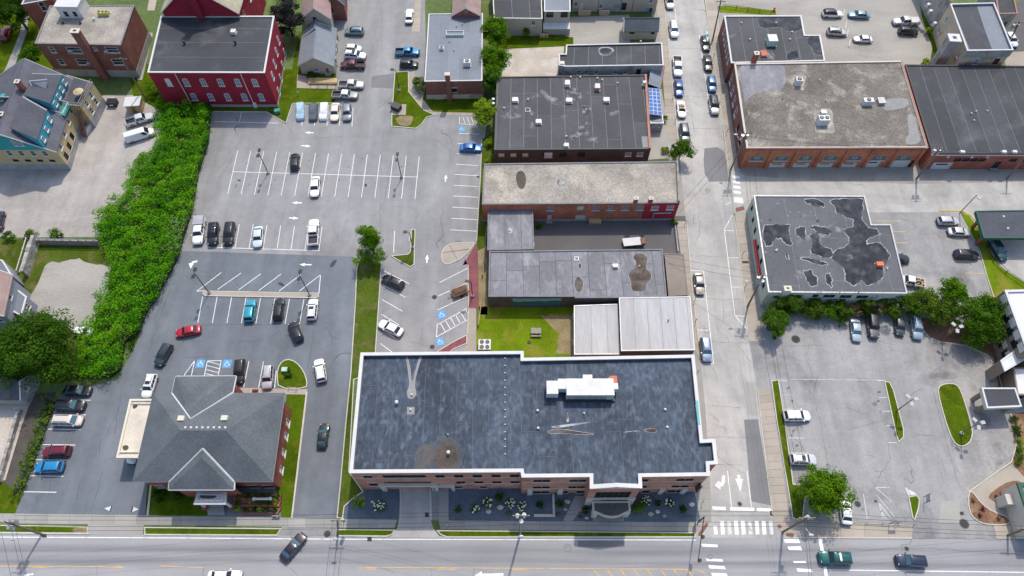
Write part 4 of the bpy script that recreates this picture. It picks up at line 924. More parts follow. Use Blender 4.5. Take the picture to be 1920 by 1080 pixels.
kerbline(lot_u, [(900, 335), (893, 452)], .15, .13); kerbline(lot_u, [(903, 262), (900, 335)], .15, .13); kerbline(lot_u, [(877, 497), (878, 578), (876, 627)], .15, .13); kerbline(lot_u, [(548, 194), (536, 230), (500, 210), (402, 209)], .15, .13); kerbline(lot_u, [(628, 193), (548, 194)], .15, .13)
kerbline(lot_r, [(1735, 626), (1742, 634), (1762, 642), (1812, 649), (1850, 667), (1868, 692), (1878, 728)], .16, .13); kerbline(lot_r, [(1893, 775), (1904, 810), (1903, 838), (1895, 866), (1852, 895), (1815, 922)], .16, .13)
kerbline(lot_r, [(1500, 977), (1713, 986)], .2, .15); kerbline(lot_h, [(1761, 396), (1803, 396), (1820, 405), (1836, 424)], .2, .13, 'kerb_yellow'); kerbline(lot_h, [(1836, 470), (1850, 520), (1866, 570)], .15, .13)

# --- stall lines and arrows
def fan(parent, tops, bots, n, w=.11, z=.012, m='paint_white', skip=()):
    for k in range(n):
        t = k/(n-1)
        if k in skip: continue
        line(parent, (tops[0][0]+(tops[1][0]-tops[0][0])*t, tops[0][1]+(tops[1][1]-tops[0][1])*t), (bots[0][0]+(bots[1][0]-bots[0][0])*t, bots[0][1]+(bots[1][1]-bots[0][1])*t), w, m, z)
fan(lot_u, ((446, 282), (786, 293)), ((427, 364), (778, 373)), 15)
line(lot_u, (437, 322), (783, 332), .12, z=.013)
fan(lot_u, ((449, 420), (604, 425)), ((441, 464), (598, 469)), 7)
line(lot_u, (388, 463.5), (599, 470), .12, z=.013); line(lot_u, (417, 455), (415, 465), .12)
for y, xa, xb in ((269, 858, 900), (288, 857, 899), (308, 855, 896), (327, 853, 897), (347.5, 851, 897), (367.5, 849.5, 897), (388.5, 848, 896), (409.5, 846, 895), (431, 844, 894)): line(lot_u, (xa, y), (xb, y+2.5))
line(lot_u, (860, 250), (898, 252)); line(lot_u, (740, 433), (738, 474)); line(lot_u, (769, 436), (767, 452), .08)
line(lot_u, (402, 228), (522, 231)); line(lot_u, (453, 210), (449, 228))
for x in (558, 582, 605, 628.5, 652): line(lot_u, (x+10, 202), (x+8, 236) if x < 640 else (x+8, 237))
fan(lot_u, ((719, 507), (713, 644)), ((767, 532), (736, 661)), 6)
for p, q in (((877, 503), (824, 530)), ((877, 530), (822, 555)), ((876, 556), (820, 581.5))): line(lot_u, p, q)
for p, q in (((876, 578), (820, 609)), ((876, 600), (818, 632)), ((820, 607), (818, 632))): line(lot_u, p, q)
for k in range(6): line(lot_u, (825+9.4*k, 604.5-5.2*k), (836+9.4*k, 624-5.3*k))
for a, b in (((415, 511), (369, 546)), ((452, 512), (408, 543)), ((489, 513.5), (447, 544)), ((527, 514), (485, 545)), ((564, 515), (523, 546)), ((600, 516), (561, 546))): line(lot_l, a, b, z=.018)
line(lot_l, (369, 546), (383, 545), z=.019); line(lot_l, (601, 516), (598, 550), z=.018)
fan(lot_l, ((380, 556), (597, 562)), ((371, 605), (589, 608)), 9, z=.018)
for p, q in (((365, 676), (345, 704)), ((365, 676), (359, 704)), ((389, 677), (383, 704)), ((415, 676), (409, 704)), ((389, 677), (415, 676)), ((439, 695), (436, 726)), ((467, 677), (457, 726)), ((494, 678), (485, 727)), ((518, 695), (515, 727))): line(lot_l, p, q, z=.018)
for k in range(4): line(lot_l, (390-k*1.5, 678+k*7.5), (413-k*1.5, 684+k*7.5), .1, z=.019)
for y, xa, xb in ((749.5, 110, 170), (777, 103, 161), (804.5, 90, 151), (833.5, 79, 141), (862, 68, 129), (892, 57, 119), (922, 45, 106)): line(lot_l, (xa, y), (xb, y+1), z=.018)
def arrow(parent, tail, tip, w=.26, hw=.75, m='paint_white', z=.014, hl=1.1):
    a, b = W2(*tail), W2(*tip); d = (b-a).normalized(); n = Vector((-d.y, d.x)); h = b-d*hl
    MB().sheet([a-n*w/2, h-n*w/2, h-n*hw/2, b, h+n*hw/2, h+n*w/2, a+n*w/2], z).build('direction_arrow', MT[m], parent)
for t, h in (((588, 249), (571, 248.5)), ((565, 273), (583, 274.5)), ((566, 380.5), (547, 380)), ((542, 408.5), (560, 409.5)), ((835, 341), (836.5, 327)), ((800, 493), (801.5, 477))): arrow(lot_u, t, h)
arrow(lot_l, (584, 496.5), (561, 496), z=.019); arrow(lot_l, (359, 493), (357.5, 504), z=.019, hl=1.3, hw=1.0); mark(lot_l, [(357.5, 495), (361, 490), (370, 488.5), (370, 491.5), (363, 493)], z=.0185)
arrow(lot_l, (207, 954), (196, 953), m='paint_faded', z=.019, w=.9, hw=1.0); arrow(lot_l, (249, 955), (260, 955), m='paint_faded', z=.019, w=.9, hw=1.0)
def bluebox(parent, px, py, d=(1, 0), s=1.5, z=.02):
    c = W2(px, py); n = (-d[1], d[0]); bb = MB().obox(c, d, s, s*1.05, z-.001, z+.004).build('access_symbol', MT['paint_blue'], parent)
    mb = MB(); D = Vector(d).normalized(); N = Vector((-D.y, D.x)); cc = c-N*s*.08
    prev = None
    for k in range(13):     # the open wheel of the wheelchair sign
        a = math.radians(60+k*25); q = cc+(D*math.cos(a)+N*math.sin(a))*s*.26
        if prev: mb.tube((prev.x, prev.y, z+.006), (q.x, q.y, z+.006), .05, .05, 4)
        prev = q
    for u, v in (((-.05, .05), (-.05, .38)), ((-.05, .15), (.2, .15)), ((-.05, .02), (.22, .02)), ((.22, .02), (.32, -.25))):
        a, b = c+D*u[0]*s+N*u[1]*s, c+D*v[0]*s+N*v[1]*s; mb.tube((a.x, a.y, z+.006), (b.x, b.y, z+.006), .055, .055, 4)
    mb.build('wheelchair_sign', MT['paint_white'], bb)
bluebox(lot_l, 376, 682, z=.02); bluebox(lot_l, 426, 682, z=.02)
bluebox(lot_u, 828, 590, (1, .35), z=.014); bluebox(lot_u, 825, 641, (1, .35), z=.014); bluebox(lot_u, 866, 242, z=.014)
for p, q in (((862, 219), (861, 232)), ((861, 232), (888, 234)), ((868, 220), (872, 232)), ((876, 220), (881, 233)), ((884, 220), (888, 232))): line(lot_u, p, q, .1)
# office lot
for x0, y, x1 in ((1461, 714, 1478), (1466, 740, 1484), (1471, 767, 1490), (1475, 794, 1494), (1479, 821, 1508), (1482, 849, 1512)): line(lot_r, (x0, y), (x1, y+.4), .1, 'paint_faded', .006)
for x, y in ((1659, 714), (1662, 745), (1668, 771), (1675, 798), (1679, 830)): line(lot_r, (x-14, y), (x+2, y), .1, 'paint_faded', .006)
for p, q in (((1594, 940), (1597, 972)), ((1619, 926), (1626, 973)), ((1641, 914), (1668, 914)), ((1641, 914), (1673, 941)), ((1644, 928), (1678, 970)), ((1648, 943), (1671, 972)), ((1648, 943), (1656, 972)), ((1650, 955), (1661, 972))): line(lot_r, p, q, .1, 'paint_faded', .006)
mark(lot_r, [(1697, 914), (1703, 929), (1720, 927), (1718, 925)], 'paint_faded', .006)
line(lot_r, (1462, 711), (1658, 713), .08, 'paint_faded', .005)
for x in (1537, 1568, 1596, 1623, 1670, 1704): line(lot_r, (x, 596), (x+3, 622), .1, 'paint_faded', .006)
for y, xa, xb in ((414, 1641, 1690), (434, 1672, 1698), (455, 1680, 1702), (448, 1772, 1818), (490, 1785, 1838), (512, 1810, 1845), (533, 1700, 1760)): line(lot_h, (xa, y), (xb, y+.6), .12, 'paint_yellow', .018)
# street bays
for p, q in (((1311, 66), (1332, 215)), ((1311, 66), (1321, 66)), ((1316, 98), (1326, 98)), ((1321, 137), (1333, 137)), ((1327, 177), (1340, 177)), ((1332, 215), (1346, 216)), ((1296, 507), (1319, 508)), ((1319, 508), (1338, 683)), ((1302, 560), (1324, 561)), ((1308, 619), (1331, 619)), ((1313, 683), (1338, 682)),
             ((1358, 431), (1378, 591)), ((1358, 431), (1373, 403)), ((1358, 432), (1377, 433)), ((1365, 483), (1385, 483.5)), ((1370, 538), (1392, 538.5)), ((1377, 592), (1398, 593)), ((1377, 591), (1400, 616)), ((1255, 18), (1266, 18)), ((1252, 74), (1271, 75)), ((1259, 188), (1279, 188)), ((1269, 230), (1287, 230)), ((1364, 883), (1371.5, 950)), ((1400.5, 883), (1409, 951)), ((1361, 384), (1370, 379))): line(street, p, q, .11, z=.018)
for a, b in (((1279, 188), (1285, 232)), ((1266, 18), (1271, 75))): line(street, a, b, .1, z=.018)
for x0, x1, y in ((1335.5, 1360.5, 949.5), (1369, 1414, 951), (1419, 1449, 952.5)): mark(street, [(x0, y), (x1, y+1), (x1+.6, y+7), (x0+.2, y+6)], z=.019, name='stop_line')
for k in range(9): x = 1337+13*k; mark(road, [(x, 977 if k else 986), (x+7, 977 if k else 986), (x+9.5, 1002), (x+2, 1002.5)], 'paint_faded' if k % 3 == 2 else 'paint_white', .024, 'crosswalk_bar')
for k in range(4): y = 329+9.5*k; mark(street, [(1373+.7*k, y), (1386+.8*k, y+1), (1387+.8*k, y+6), (1374+.7*k, y+5)], z=.02, name='crosswalk_bar')
mark(street, [(1376, 370), (1392, 371), (1394, 381), (1377, 379)], z=.02, name='crosswalk_bar')
for px in ([(1314, 1019.5), (1345, 1021), (1346, 1026), (1317, 1025)], [(1324, 1047), (1354, 1048.5), (1356, 1053), (1325, 1052)], [(1328, 1059.5), (1358, 1061.5), (1361, 1067.5), (1330, 1066)], [(1333, 1074), (1362, 1075), (1366, 1084), (1336, 1083)], [(1469, 1011.5), (1497, 1010), (1501, 1018), (1471, 1018)], [(1476, 1025), (1501, 1024), (1504, 1032), (1479, 1031)], [(1487, 1052), (1510, 1052), (1512, 1055.5), (1488, 1055.5)], [(1493, 1065.5), (1520, 1067), (1524, 1073), (1496, 1072)]): mark(road, px, z=.025, name='crosswalk_bar')
mark(road, [(1533.5, 1010), (1541, 1010), (1545, 1034), (1539, 1034)], z=.025, name='stop_line'); mark(road, [(1544, 1063), (1550, 1063), (1554, 1090), (1547, 1090)], z=.025, name='stop_line')
line(road, (1552, 1068.5), (2300, 1078), .13, z=.025, name='lane_line')
for a, b in (((-300, 1005.5), (340, 1008.7)), ((340, 1008.7), (640, 1011)), ((640, 1011), (1305, 1012.6))): line(road, a, b, .14, z=.025, name='edge_line')
for a, b in (((-300, 1060), (229, 1062.3)), ((300, 1061), (383, 1064)), ((672, 1063.7), (1306, 1067.5))): line(road, a, b, .12, 'paint_yellow', .025, 'centre_line')
for a, b in (((60, 1063.5), (88, 1064)), ((195, 1063), (232, 1064)), ((672, 1067), (705, 1067)), ((818, 1067.3), (853, 1067.4)), ((960, 1068), (993, 1068.5))): line(road, a, b, .12, 'paint_yellow', .025, 'centre_line')
for k in range(8): line(road, (1113+25*k, 1068), (1127+25*k, 1084), .16, 'paint_yellow', .0245, 'hatch_line')
line(road, (1306, 1067.5), (1318, 1072), .12, 'paint_yellow', .025, 'centre_line'); line(road, (1318, 1072), (1326, 1084), .12, 'paint_yellow', .0255, 'centre_line')
arrow(street, (1385, 890.5), (1388.3, 922), .45, 1.25, z=.02, hl=2.1)
mark(street, [(1354, 891), (1359, 891), (1359, 903), (1356, 911), (1351, 913), (1351, 918), (1340, 910), (1348, 901), (1349, 906), (1353, 903)], z=.02, name='turn_arrow')
mark(road, [(45, 1081), (50, 1076.5), (62, 1075), (63, 1078), (54, 1079), (52, 1084)], z=.025, name='turn_arrow'); arrow(road, (944, 1078), (890, 1079), .5, 1.2, z=.025)
# --- manholes, drains
def disc(parent, px, py, r, m='iron', z=.03, name='manhole_cover'):
    c = W(px, py, z); o = MB().tube((c.x, c.y, z-.02), (c.x, c.y, z), r, r, 16).build(name, MT[m], parent); MB().ring([Vector((c.x+math.cos(t)*(r+.1), c.y+math.sin(t)*(r+.1))) for t in [6.2832*k/16 for k in range(16)]], .09, z-.02, z+.004).build('rim', MT['asphalt_patch'], o)
disc(lot_u, 814.5, 557, .42, z=.012); disc(lot_u, 810.5, 650.5, .4, z=.012); disc(lot_r, 1492, 636, .75, z=.012); disc(road, 613.5, 1001, .5); disc(street, 1327, 357, .45, 'slab_grey', .02); disc(road, 1700, 1029, .3); disc(lot_r, 1608, 945, .45, z=.012); disc(street, 1387, 945, .3, z=.02); disc(road, 1808, 982, .7, z=.035); disc(road, 1064, 1027, .5, 'patch_grey'); disc(road, 1331.5, 1044, .3, 'patch_grey'); disc(road, 838, 985, .35, 'slab_grey', .045)
for par, px in ((road, [(78, 1001), (87, 1001), (88, 1008), (79, 1008)]), (road, [(688.5, 1007), (697, 1007), (697, 1015), (689, 1015)]), (lot_r, [(1799, 960), (1806, 959), (1807, 965), (1801, 966)]), (street, [(1443.5, 958), (1449.5, 958), (1449.5, 967), (1444, 966)]), (road, [(797, 961), (804, 961), (804, 970), (797, 970)]), (lot_u, [(868, 636), (873, 635), (873, 640), (868, 641)]), (lot_u, [(894, 330), (899, 330), (899, 333), (894, 333)]), (street, [(1391, 489.5), (1403, 489.5), (1404, 494), (1392, 494)])): mark(par, px, 'iron', .045, 'storm_drain')
# --- patches of wear with a shape of their own
for par, px, m in ((lot_r, [(1640, 752), (1646, 757), (1640, 763), (1634, 757)], 'asphalt_patch'), (lot_l, [(525, 529), (535, 535), (530, 537), (520, 532)], 'iron'), (lot_u, [(445, 336), (452, 338), (451, 340), (446, 339)], 'iron'), (lot_u, [(684, 345), (688, 345), (688, 350), (684, 350)], 'iron'), (street, [(1355, 225), (1362, 250), (1372, 300), (1364, 300), (1357, 250)], 'asphalt_patch')): mark(par, px, m, .022, 'worn_patch')

def crack(parent, pts, z, m='crack_fill', w=.055):
    mb = MB(); P = [W2(*p) for p in pts]; Q = [P[0]]
    for a, b in zip(P, P[1:]):
        L = (b-a).length; k = max(1, int(L/.9)); n = Vector((-(b-a).y, (b-a).x))/L
        for i in range(1, k+1): Q.append(a.lerp(b, i/k)+n*R.uniform(-.13, .13)*(i < k))
    for a, b in zip(Q, Q[1:]): d = (b-a).normalized()*.02; n = Vector((-d.y, d.x)).normalized()*w*R.uniform(.3, .8); mb.add([(v.x, v.y, z) for v in (a-n-d, b-n+d, b+n+d, a+n-d)], [(0, 1, 2, 3)])
    mb.build('crack', MT[m], parent)
mat('crack_fill', (.15, .15, .155), var=.3, big=.5); mat('crack_dark', (.075, .08, .088), var=.3, big=.5)
for c in ([(229, 728), (225, 760), (212, 790), (200, 815), (188, 830), (186, 850)], [(222, 762), (215, 815)], [(193, 880), (185, 910), (170, 960)], [(150, 910), (140, 950), (134, 955)], [(98, 895), (92, 925), (84, 942)], [(130, 875), (115, 915)], [(72, 930), (67, 944)], [(122, 812), (112, 832)], [(217, 857), (195, 865)], [(343, 517), (380, 518), (420, 522)], [(350, 520), (366, 528), (370, 533)], [(588, 616), (583, 660), (576, 690)], [(612, 614), (622, 632), (637, 636)], [(624, 632), (620, 650)], [(450, 640), (475, 640), (510, 630), (525, 620)], [(640, 505), (650, 500), (645, 490)], [(620, 560), (632, 545), (640, 540)], [(318, 548), (305, 580), (290, 630)], [(308, 545), (292, 600), (280, 660)], [(345, 671), (400, 668)], [(375, 609), (500, 608), (600, 610)], [(160, 756), (205, 756)], [(355, 638), (380, 640)]): crack(lot_l, c, .0085, 'crack_dark')
for c in ([(560, 1080), (545, 1066)], [(740, 1075), (718, 1066)], [(808, 1090), (808, 1066)], [(890, 1064), (884, 1090)], [(180, 1080), (184, 1060)], [(382, 1062), (380, 1090)], [(1640, 1068), (1637, 1090)], [(1700, 1070), (1697, 1090)], [(1710, 1010), (1706, 1020), (1690, 1022), (1692, 1036)], [(1590, 1030), (1680, 1030), (1740, 1028), (1830, 1034), (1920, 1040)], [(1500, 1009), (1710, 1009), (1920, 1012)]): crack(road, c, .0205)
for c in ([(775, 432), (775, 418), (785, 402), (770, 388), (742, 386)], [(780, 440), (815, 443), (830, 452), (838, 460)], [(755, 552), (785, 553), (812, 558)], [(768, 640), (805, 652)], [(452, 255), (440, 290), (390, 330), (380, 400)], [(700, 255), (600, 258), (520, 264)], [(720, 250), (715, 290), (712, 420)], [(525, 205), (548, 250)], [(820, 262), (840, 280), (846, 300)], [(735, 300), (720, 380), (700, 410)], [(658, 482), (650, 495), (660, 500)], [(670, 160), (668, 210), (672, 240)], [(778, 500), (795, 504)], [(805, 505), (800, 520)], [(715, 5), (716, 100), (714, 135)]): crack(lot_u, c, .003, w=.05)
for c in ([(1665, 828), (1670, 860), (1660, 880), (1652, 885), (1645, 905), (1630, 920)], [(1655, 884), (1640, 884)], [(1738, 640), (1742, 700), (1755, 760), (1775, 830), (1795, 900), (1815, 940)], [(1455, 712), (1540, 712), (1660, 715)], [(1535, 700), (1525, 740), (1540, 800), (1552, 870), (1560, 900)], [(1617, 852), (1643, 857)], [(1745, 750), (1757, 757)], [(1720, 815), (1747, 816)], [(1590, 805), (1640, 792)], [(1520, 640), (1510, 670), (1522, 700), (1518, 740)], [(1480, 648), (1550, 648)], [(1765, 860), (1772, 890)], [(1700, 745), (1716, 735), (1730, 728)]): crack(lot_r, c, .003)
for c in ([(1334, 688), (1342, 700), (1345, 713)], [(1330, 775), (1340, 783), (1348, 790)], [(1335, 760), (1390, 765)], [(1385, 650), (1408, 680)], [(1355, 560), (1357, 600), (1345, 620)], [(1302, 400), (1300, 420), (1315, 415)], [(1310, 400), (1312, 440), (1305, 450)], [(1380, 630), (1400, 636)], [(1300, 640), (1420, 644)], [(1290, 480), (1380, 482)], [(1270, 180), (1340, 182)], [(1258, 90), (1330, 92)], [(1268, 240), (1350, 242)], [(1320, 870), (1390, 872)], [(1300, 560), (1390, 562)], [(1328, 820), (1432, 822)]): crack(street, c, .0165, w=.05)

def oil(parent, x, y, z, r=2.2):
    P = [(x+r*R.uniform(.5, 1.2)*math.cos(a*.7854), y+r*R.uniform(.4, 1.0)*math.sin(a*.7854)) for a in range(8)]; mark(parent, smooth_poly(P, 1), 'oil', z, 'oil_stain')
for k in range(8):
    if k not in (3, 5, 7): oil(lot_l, 388+27.2*k+R.uniform(-3, 3), 568+R.uniform(-4, 10), .0095, R.uniform(1.5, 3.5))
for x, y in ((397, 532), (445, 534), (480, 535), (505, 540), (560, 530), (474, 716), (430, 700), (400, 692), (120, 820), (100, 905), (85, 935), (520, 650), (440, 665)): oil(lot_l, x, y, .0095, R.uniform(1.5, 3.5))
for k in range(20): oil(lot_u, 440+24*(k % 14)+R.uniform(-4, 4), R.choice((305, 345))+R.uniform(-8, 8), .0035, R.uniform(1, 2.4))
for x, y in ((1650, 735), (1648, 752), (1652, 772), (1660, 795), (1640, 760), (1480, 728), (1485, 752), (1490, 808), (1495, 835), (1500, 880), (1545, 612), (1575, 612), (1660, 612), (1640, 940), (1620, 955), (1680, 945), (1602, 925)): oil(lot_r, x+R.uniform(-3, 3), y, .0035, R.uniform(2, 4.5))
# ================================================================== BUILDINGS
def poly3(mb, pts): return mb.add(pts, [tuple(range(len(pts)))])
def Wp(px, py, z): return tuple(W(px, py, z))
def wallbox(b, i, ua, ub, za, zb, depth, name, m, off=0.003):
    p0, p1, e, n = edge_frame(b, i); a, c = p0+e*ua, p0+e*ub
    return MB().prism([a+n*off, c+n*off, c+n*(off+depth), a+n*(off+depth)], za, zb, True).build(name, MT[m], b.root)
def elen(b, i): return (b.P[(i+1) % len(b.P)]-b.P[i]).length

# ---- big brick building with the blue-grey membrane roof (front centre)
B16 = building('brick_hotel', 'long brick building with white parapet and worn blue-grey flat roof facing the main road', [(677, 662), (656, 886), (977, 884), (979, 894), (1107, 893), (1107, 915), (1203, 914), (1202, 893), (1330, 891), (1329, 870), (1345, 869), (1340, 824), (1317, 825), (1301, 666), (981, 672), (981, 659)], 10.2, 'brick_hotel', {
    1: [(766, 908, 766, 908, 1, 7.4, 3.0, 'void'), (831, 911, 831, 911, 1, 2.4, 2.5, 'void'), (689.5, 893.5, 689.5, 893.5, 1, 1.35, 1.3, 'lime'), (758, 893, 758, 893, 1, 6.6, 1.3, 'grid'), (825, 892.7, 965, 892, 5, 1.4, 1.35, 'dark'), (700, 908, 700, 908, 1, 1.3, 1.5, 'lime'), (864, 905, 966, 904, 4, 1.4, 1.3, 'dark'), (860, 913.5, 860, 913.5, 1, 1.1, .9, 'dark'), (906.5, 913.5, 906.5, 913.5, 1, 1.1, .9, 'dark')],
    3: [(1008, 902, 1024, 902, 2, 1.25, 1.35, 'dark'), (1075.5, 902, 1091.5, 902, 2, 1.25, 1.35, 'dark'), (1007, 914.4, 1023, 914.4, 2, 1.25, 1.35, 'dark'), (1073, 914, 1089, 914, 2, 1.25, 1.35, 'dark'), (1006.5, 925, 1022, 925, 2, 1.25, 1.3, 'dark'), (1057.5, 925, 1070, 925, 2, 1.1, 1.3, 'dark'), (1089, 925, 1089, 925, 1, 1.2, 1.3, 'dark')],
    5: [(1148.5, 928, 1148.5, 928, 1, 5.4, 3.6, 'grid'), (1145, 950, 1145, 950, 1, 4.0, 2.4, 'gdoor')],
    7: [(1208, 900.7, 1223.5, 900.7, 2, 1.25, 1.35, 'dark'), (1276, 900, 1292, 900, 2, 1.25, 1.35, 'dark'), (1206, 913, 1217, 913, 2, 1.1, 1.35, 'dark'), (1266.6, 912.4, 1283, 912.4, 2, 1.25, 1.35, 'dark'), (1209.6, 923.8, 1224, 923.6, 2, 1.2, 1.3, 'dark'), (1257.5, 923.2, 1274, 923.2, 2, 1.25, 1.3, 'dark')],
    9: [(1340, 880, 1340, 880, 1, .5, .5, 'dark')]})
flat_roof(B16, 'roof_blue', .7, .44, 'white_trim', (0, 2.55, 'seam_blue', 9), .1, .26)
for i, zz in ((1, 7.0), (3, 7.0), (7, 7.0), (1, 3.3), (3, 3.0), (7, 3.0)):
    L = elen(B16, i)
    if zz < 3.2: wallbox(B16, i, .05, L-.05, zz, zz+.28, .06, 'stone_band', 'limestone')
    elif zz == 3.3: wallbox(B16, i, 16.2, L-.05, zz, zz+.22, .06, 'stone_band', 'limestone')
    else: wallbox(B16, i, .05, L-.05, zz-.02, zz+.16, .05, 'stone_band', 'limestone')
_p0, _p1, _e, _n = edge_frame(B16, 1)
def portal(b, i, xa, xb, ztop, w, m):
    p0, p1, e, n = edge_frame(b, i); ua = onwall(xa, 915, p0, p1)[0]; ub = onwall(xb, 915, p0, p1)[0]
    for u in (ua, ub): wallbox(b, i, u-w/2, u+w/2, 0, ztop, .35, 'pier', m)
    wallbox(b, i, ua-w/2-.1, ub+w/2+.1, ztop+.003, ztop+.6, .45, 'lintel', m)
_uc = onwall(766, 908, _p0, _p1)[0]; _ud = onwall(831, 911, _p0, _p1)[0]
for uc, hw, zt, w in ((_uc, 4.15, 3.25, .8), (_ud, 1.55, 2.75, .5)):
    for s in (-1, 1): wallbox(B16, 1, uc+s*hw-w/2, uc+s*hw+w/2, 0, zt, .35, 'pier', 'limestone')
    wallbox(B16, 1, uc-hw-w/2-.1, uc+hw+w/2+.1, zt+.003, zt+.62, .45, 'lintel', 'limestone')
for i, us in ((3, (1.35, 6.2)), (7, (4.6, 8.2))):
    for u in us: wallbox(B16, i, u-.4, u+.4, 0, 3.0, .3, 'pilaster', 'limestone')
# bay pediment, stone base and entrance canopy
p0, p1, e, n = edge_frame(B16, 5); L = elen(B16, 5); mid = p0.lerp(p1, .5)
ped = MB()
for a, b, za, zb in ((p0, mid, 10.23, 11.1), (mid, p1, 11.1, 10.23)):
    q = [a+n*.12, b+n*.12, b-n*.5, a-n*.5]; zz = (za, zb, zb, za)
    V = [(v.x, v.y, z) for v, z in zip(q, zz)]+[(v.x, v.y, z-.32) for v, z in zip(q, zz)]
    ped.add(V, [(0, 1, 2, 3), (7, 6, 5, 4), (0, 4, 5, 1), (1, 5, 6, 2), (2, 6, 7, 3), (3, 7, 4, 0)])
ped.build('pediment_coping', MT['white_trim'], B16.root)
g = MB()
for off in (.0, -.4): g.add([(p0.x+n.x*off, p0.y+n.y*off, 10.1), (p1.x+n.x*off, p1.y+n.y*off, 10.1), (mid.x+n.x*off, mid.y+n.y*off, 10.95)], [(0, 1, 2)])
g.build('pediment', MT['brick_hotel'], B16.root)
for u in (.5, L-.5): wallbox(B16, 5, u-.5, u+.5, 0, 3.9, .25, 'pier', 'limestone')
wallbox(B16, 5, .0, L, 3.9, 4.25, .3, 'stone_band', 'limestone')
ucA, ucB = L*.12, L*.9
arc = [p0+e*ucA+n*.35, p0+e*ucB+n*.35]+[p0+e*(ucB+(ucA-ucB)*k/10)+n*(1.9+1.0*math.sin(math.pi*k/10)) for k in range(11)]
cano = MB().prism(arc, 2.95, 3.3, True).build('entrance_canopy', MT['limestone'], B16.root)
MB().prism(inset(ccw(arc), .3), 3.3, 3.33).build('canopy_roof', MT['wall_dark'], cano)
for u in (ucA+.45, ucB-.45):
    c = p0+e*u+n*1.75; MB().obox((c.x, c.y), e, .8, .8, 0, 2.94).build('column', MT['limestone'], B16.root)
c = B16.P[8]; MB().obox((c.x-.4, c.y-.45), (0, 1), .8, .35, 3.2, 5.8).build('blade_sign', MT['black_paint'], B16.root)
for px, py, r, h in ((744, 755, .45, .8), (770, 768, .25, .3), (772, 740, .25, .3), (1008, 770, .3, .4), (1009, 803, .3, .4), (1095, 775, .22, .3), (1247, 768, .3, .4), (1251, 801, .3, .3), (840, 815, .15, .6)): vent(B16, px, py, r, h)
vent(B16, 841, 849, .42, .9, 'cream_trim')
for k in range(14): vent(B16, 947, 672+13.8*k, .16, .25)
zr = B16.zr
blob(B16.root, [(760, 668), (765, 668), (770, 690), (772, 722), (780, 690), (786, 668), (792, 668), (784, 690), (777, 722), (782, 738), (775, 748), (765, 748), (762, 735), (768, 722), (764, 690)], zr, 'patch_grey', 'membrane_patch', it=1)
blob(B16.root, [(763, 763), (777, 763), (777, 777), (763, 777)], zr, 'patch_grey', 'membrane_patch', it=0)
blob(B16.root, wob([(806, 835), (830, 816), (855, 822), (868, 845), (868, 870), (860, 880), (812, 880), (804, 860)], 3), zr+.002, 'blotch', 'roof_stain', th=.002); blob(B16.root, wob([(818, 838), (832, 828), (850, 831), (858, 848), (858, 868), (850, 878), (822, 876), (814, 860)], 2), zr+.003, 'stain_brown', 'roof_stain')
blob(B16.root, wob([(781, 842), (800, 830), (815, 845), (815, 878), (778, 879)], 3), zr+.001, 'blotch', 'roof_stain', th=.002)
blob(B16.root, [(1025, 808), (1050, 804), (1088, 810), (1120, 815), (1085, 814), (1050, 812), (1030, 813)], zr, 'puddle', 'puddle', edge=.09)
blob(B16.root, [(1204, 806), (1228, 803), (1232, 810), (1218, 811)], zr, 'puddle', 'puddle', edge=.09)
blob(B16.root, [(1162, 811), (1190, 807), (1204, 808), (1185, 810)], zr, 'scum', 'residue')
blob(B16.root, [(1062, 773), (1066, 773), (1068, 790), (1062, 792)], zr, 'scum', 'residue'); blob(B16.root, [(1030, 800), (1050, 797), (1105, 791), (1108, 792), (1070, 799), (1040, 803)], zr, 'scum', 'residue')
# white roof unit with its tray, red box, banner
c = W(1092, 736, zr+1.0)
hv = thing('rooftop_air_handler', 'large white air handling unit on the blue-grey hotel roof', 'air conditioner', (c.x, c.y, zr))
def hbox(nm, x0, x1, y0, y1, z0, z1, m): return MB().box(c.x+x0, c.x+x1, c.y+y0, c.y+y1, z0+zr, z1+zr).build(nm, MT[m], hv)
hbox('housing', -2.6, 4.9, -.9, 1.9, .45, 2.2, 'metal_white'); hbox('intake_box', -5.7, -3.9, -.6, 1.6, .3, 2.0, 'metal_white'); hbox('duct', -3.9, -2.6, .2, 1.9, .6, 2.1, 'metal_white')
hbox('hood', 4.9, 5.6, .2, 1.2, .8, 2.0, 'metal_white'); hbox('exhaust_box', .1, 1.6, 1.9, 2.6, .8, 2.1, 'metal_white')
for k in range(7): hbox('coil_panel', -2.45+1.0*k, -1.6+1.0*k, -1.0, -.903, .75, 2.0, 'metal_grey')
hbox('base_frame', -2.8, 5.2, -1.2, 1.8, 0, .42, 'metal_dark'); hbox('base_frame', -5.6, -3.9, -.5, 1.5, 0, .3, 'metal_dark'); hbox('access_door', 3.7, 4.7, -1.02, -.905, .6, 1.8, 'unit_teal')
rooftop_box('rooftop_box', 'salmon red box behind the white air handling unit', 'roof box', 1150, 716, zr, 1.1, 1.6, .9, 'unit_red', 0, 0, top='unit_red')
bn = W(1308, 775, zr+.4); bt = thing('rolled_banner', 'turquoise banner lying against the right parapet of the blue-grey roof', 'banner', (bn.x, bn.y, zr))
MB().obox((bn.x, bn.y), (.05, 1), 4.0, .3, zr+.05, zr+.75).build('cloth', MT['banner'], bt)
for k in range(5): MB().obox((bn.x-.16, bn.y-1.2+.6*k), (.05, 1), .35, .02, zr+.2, zr+.55).build('lettering', MT['white_paint'], bt)

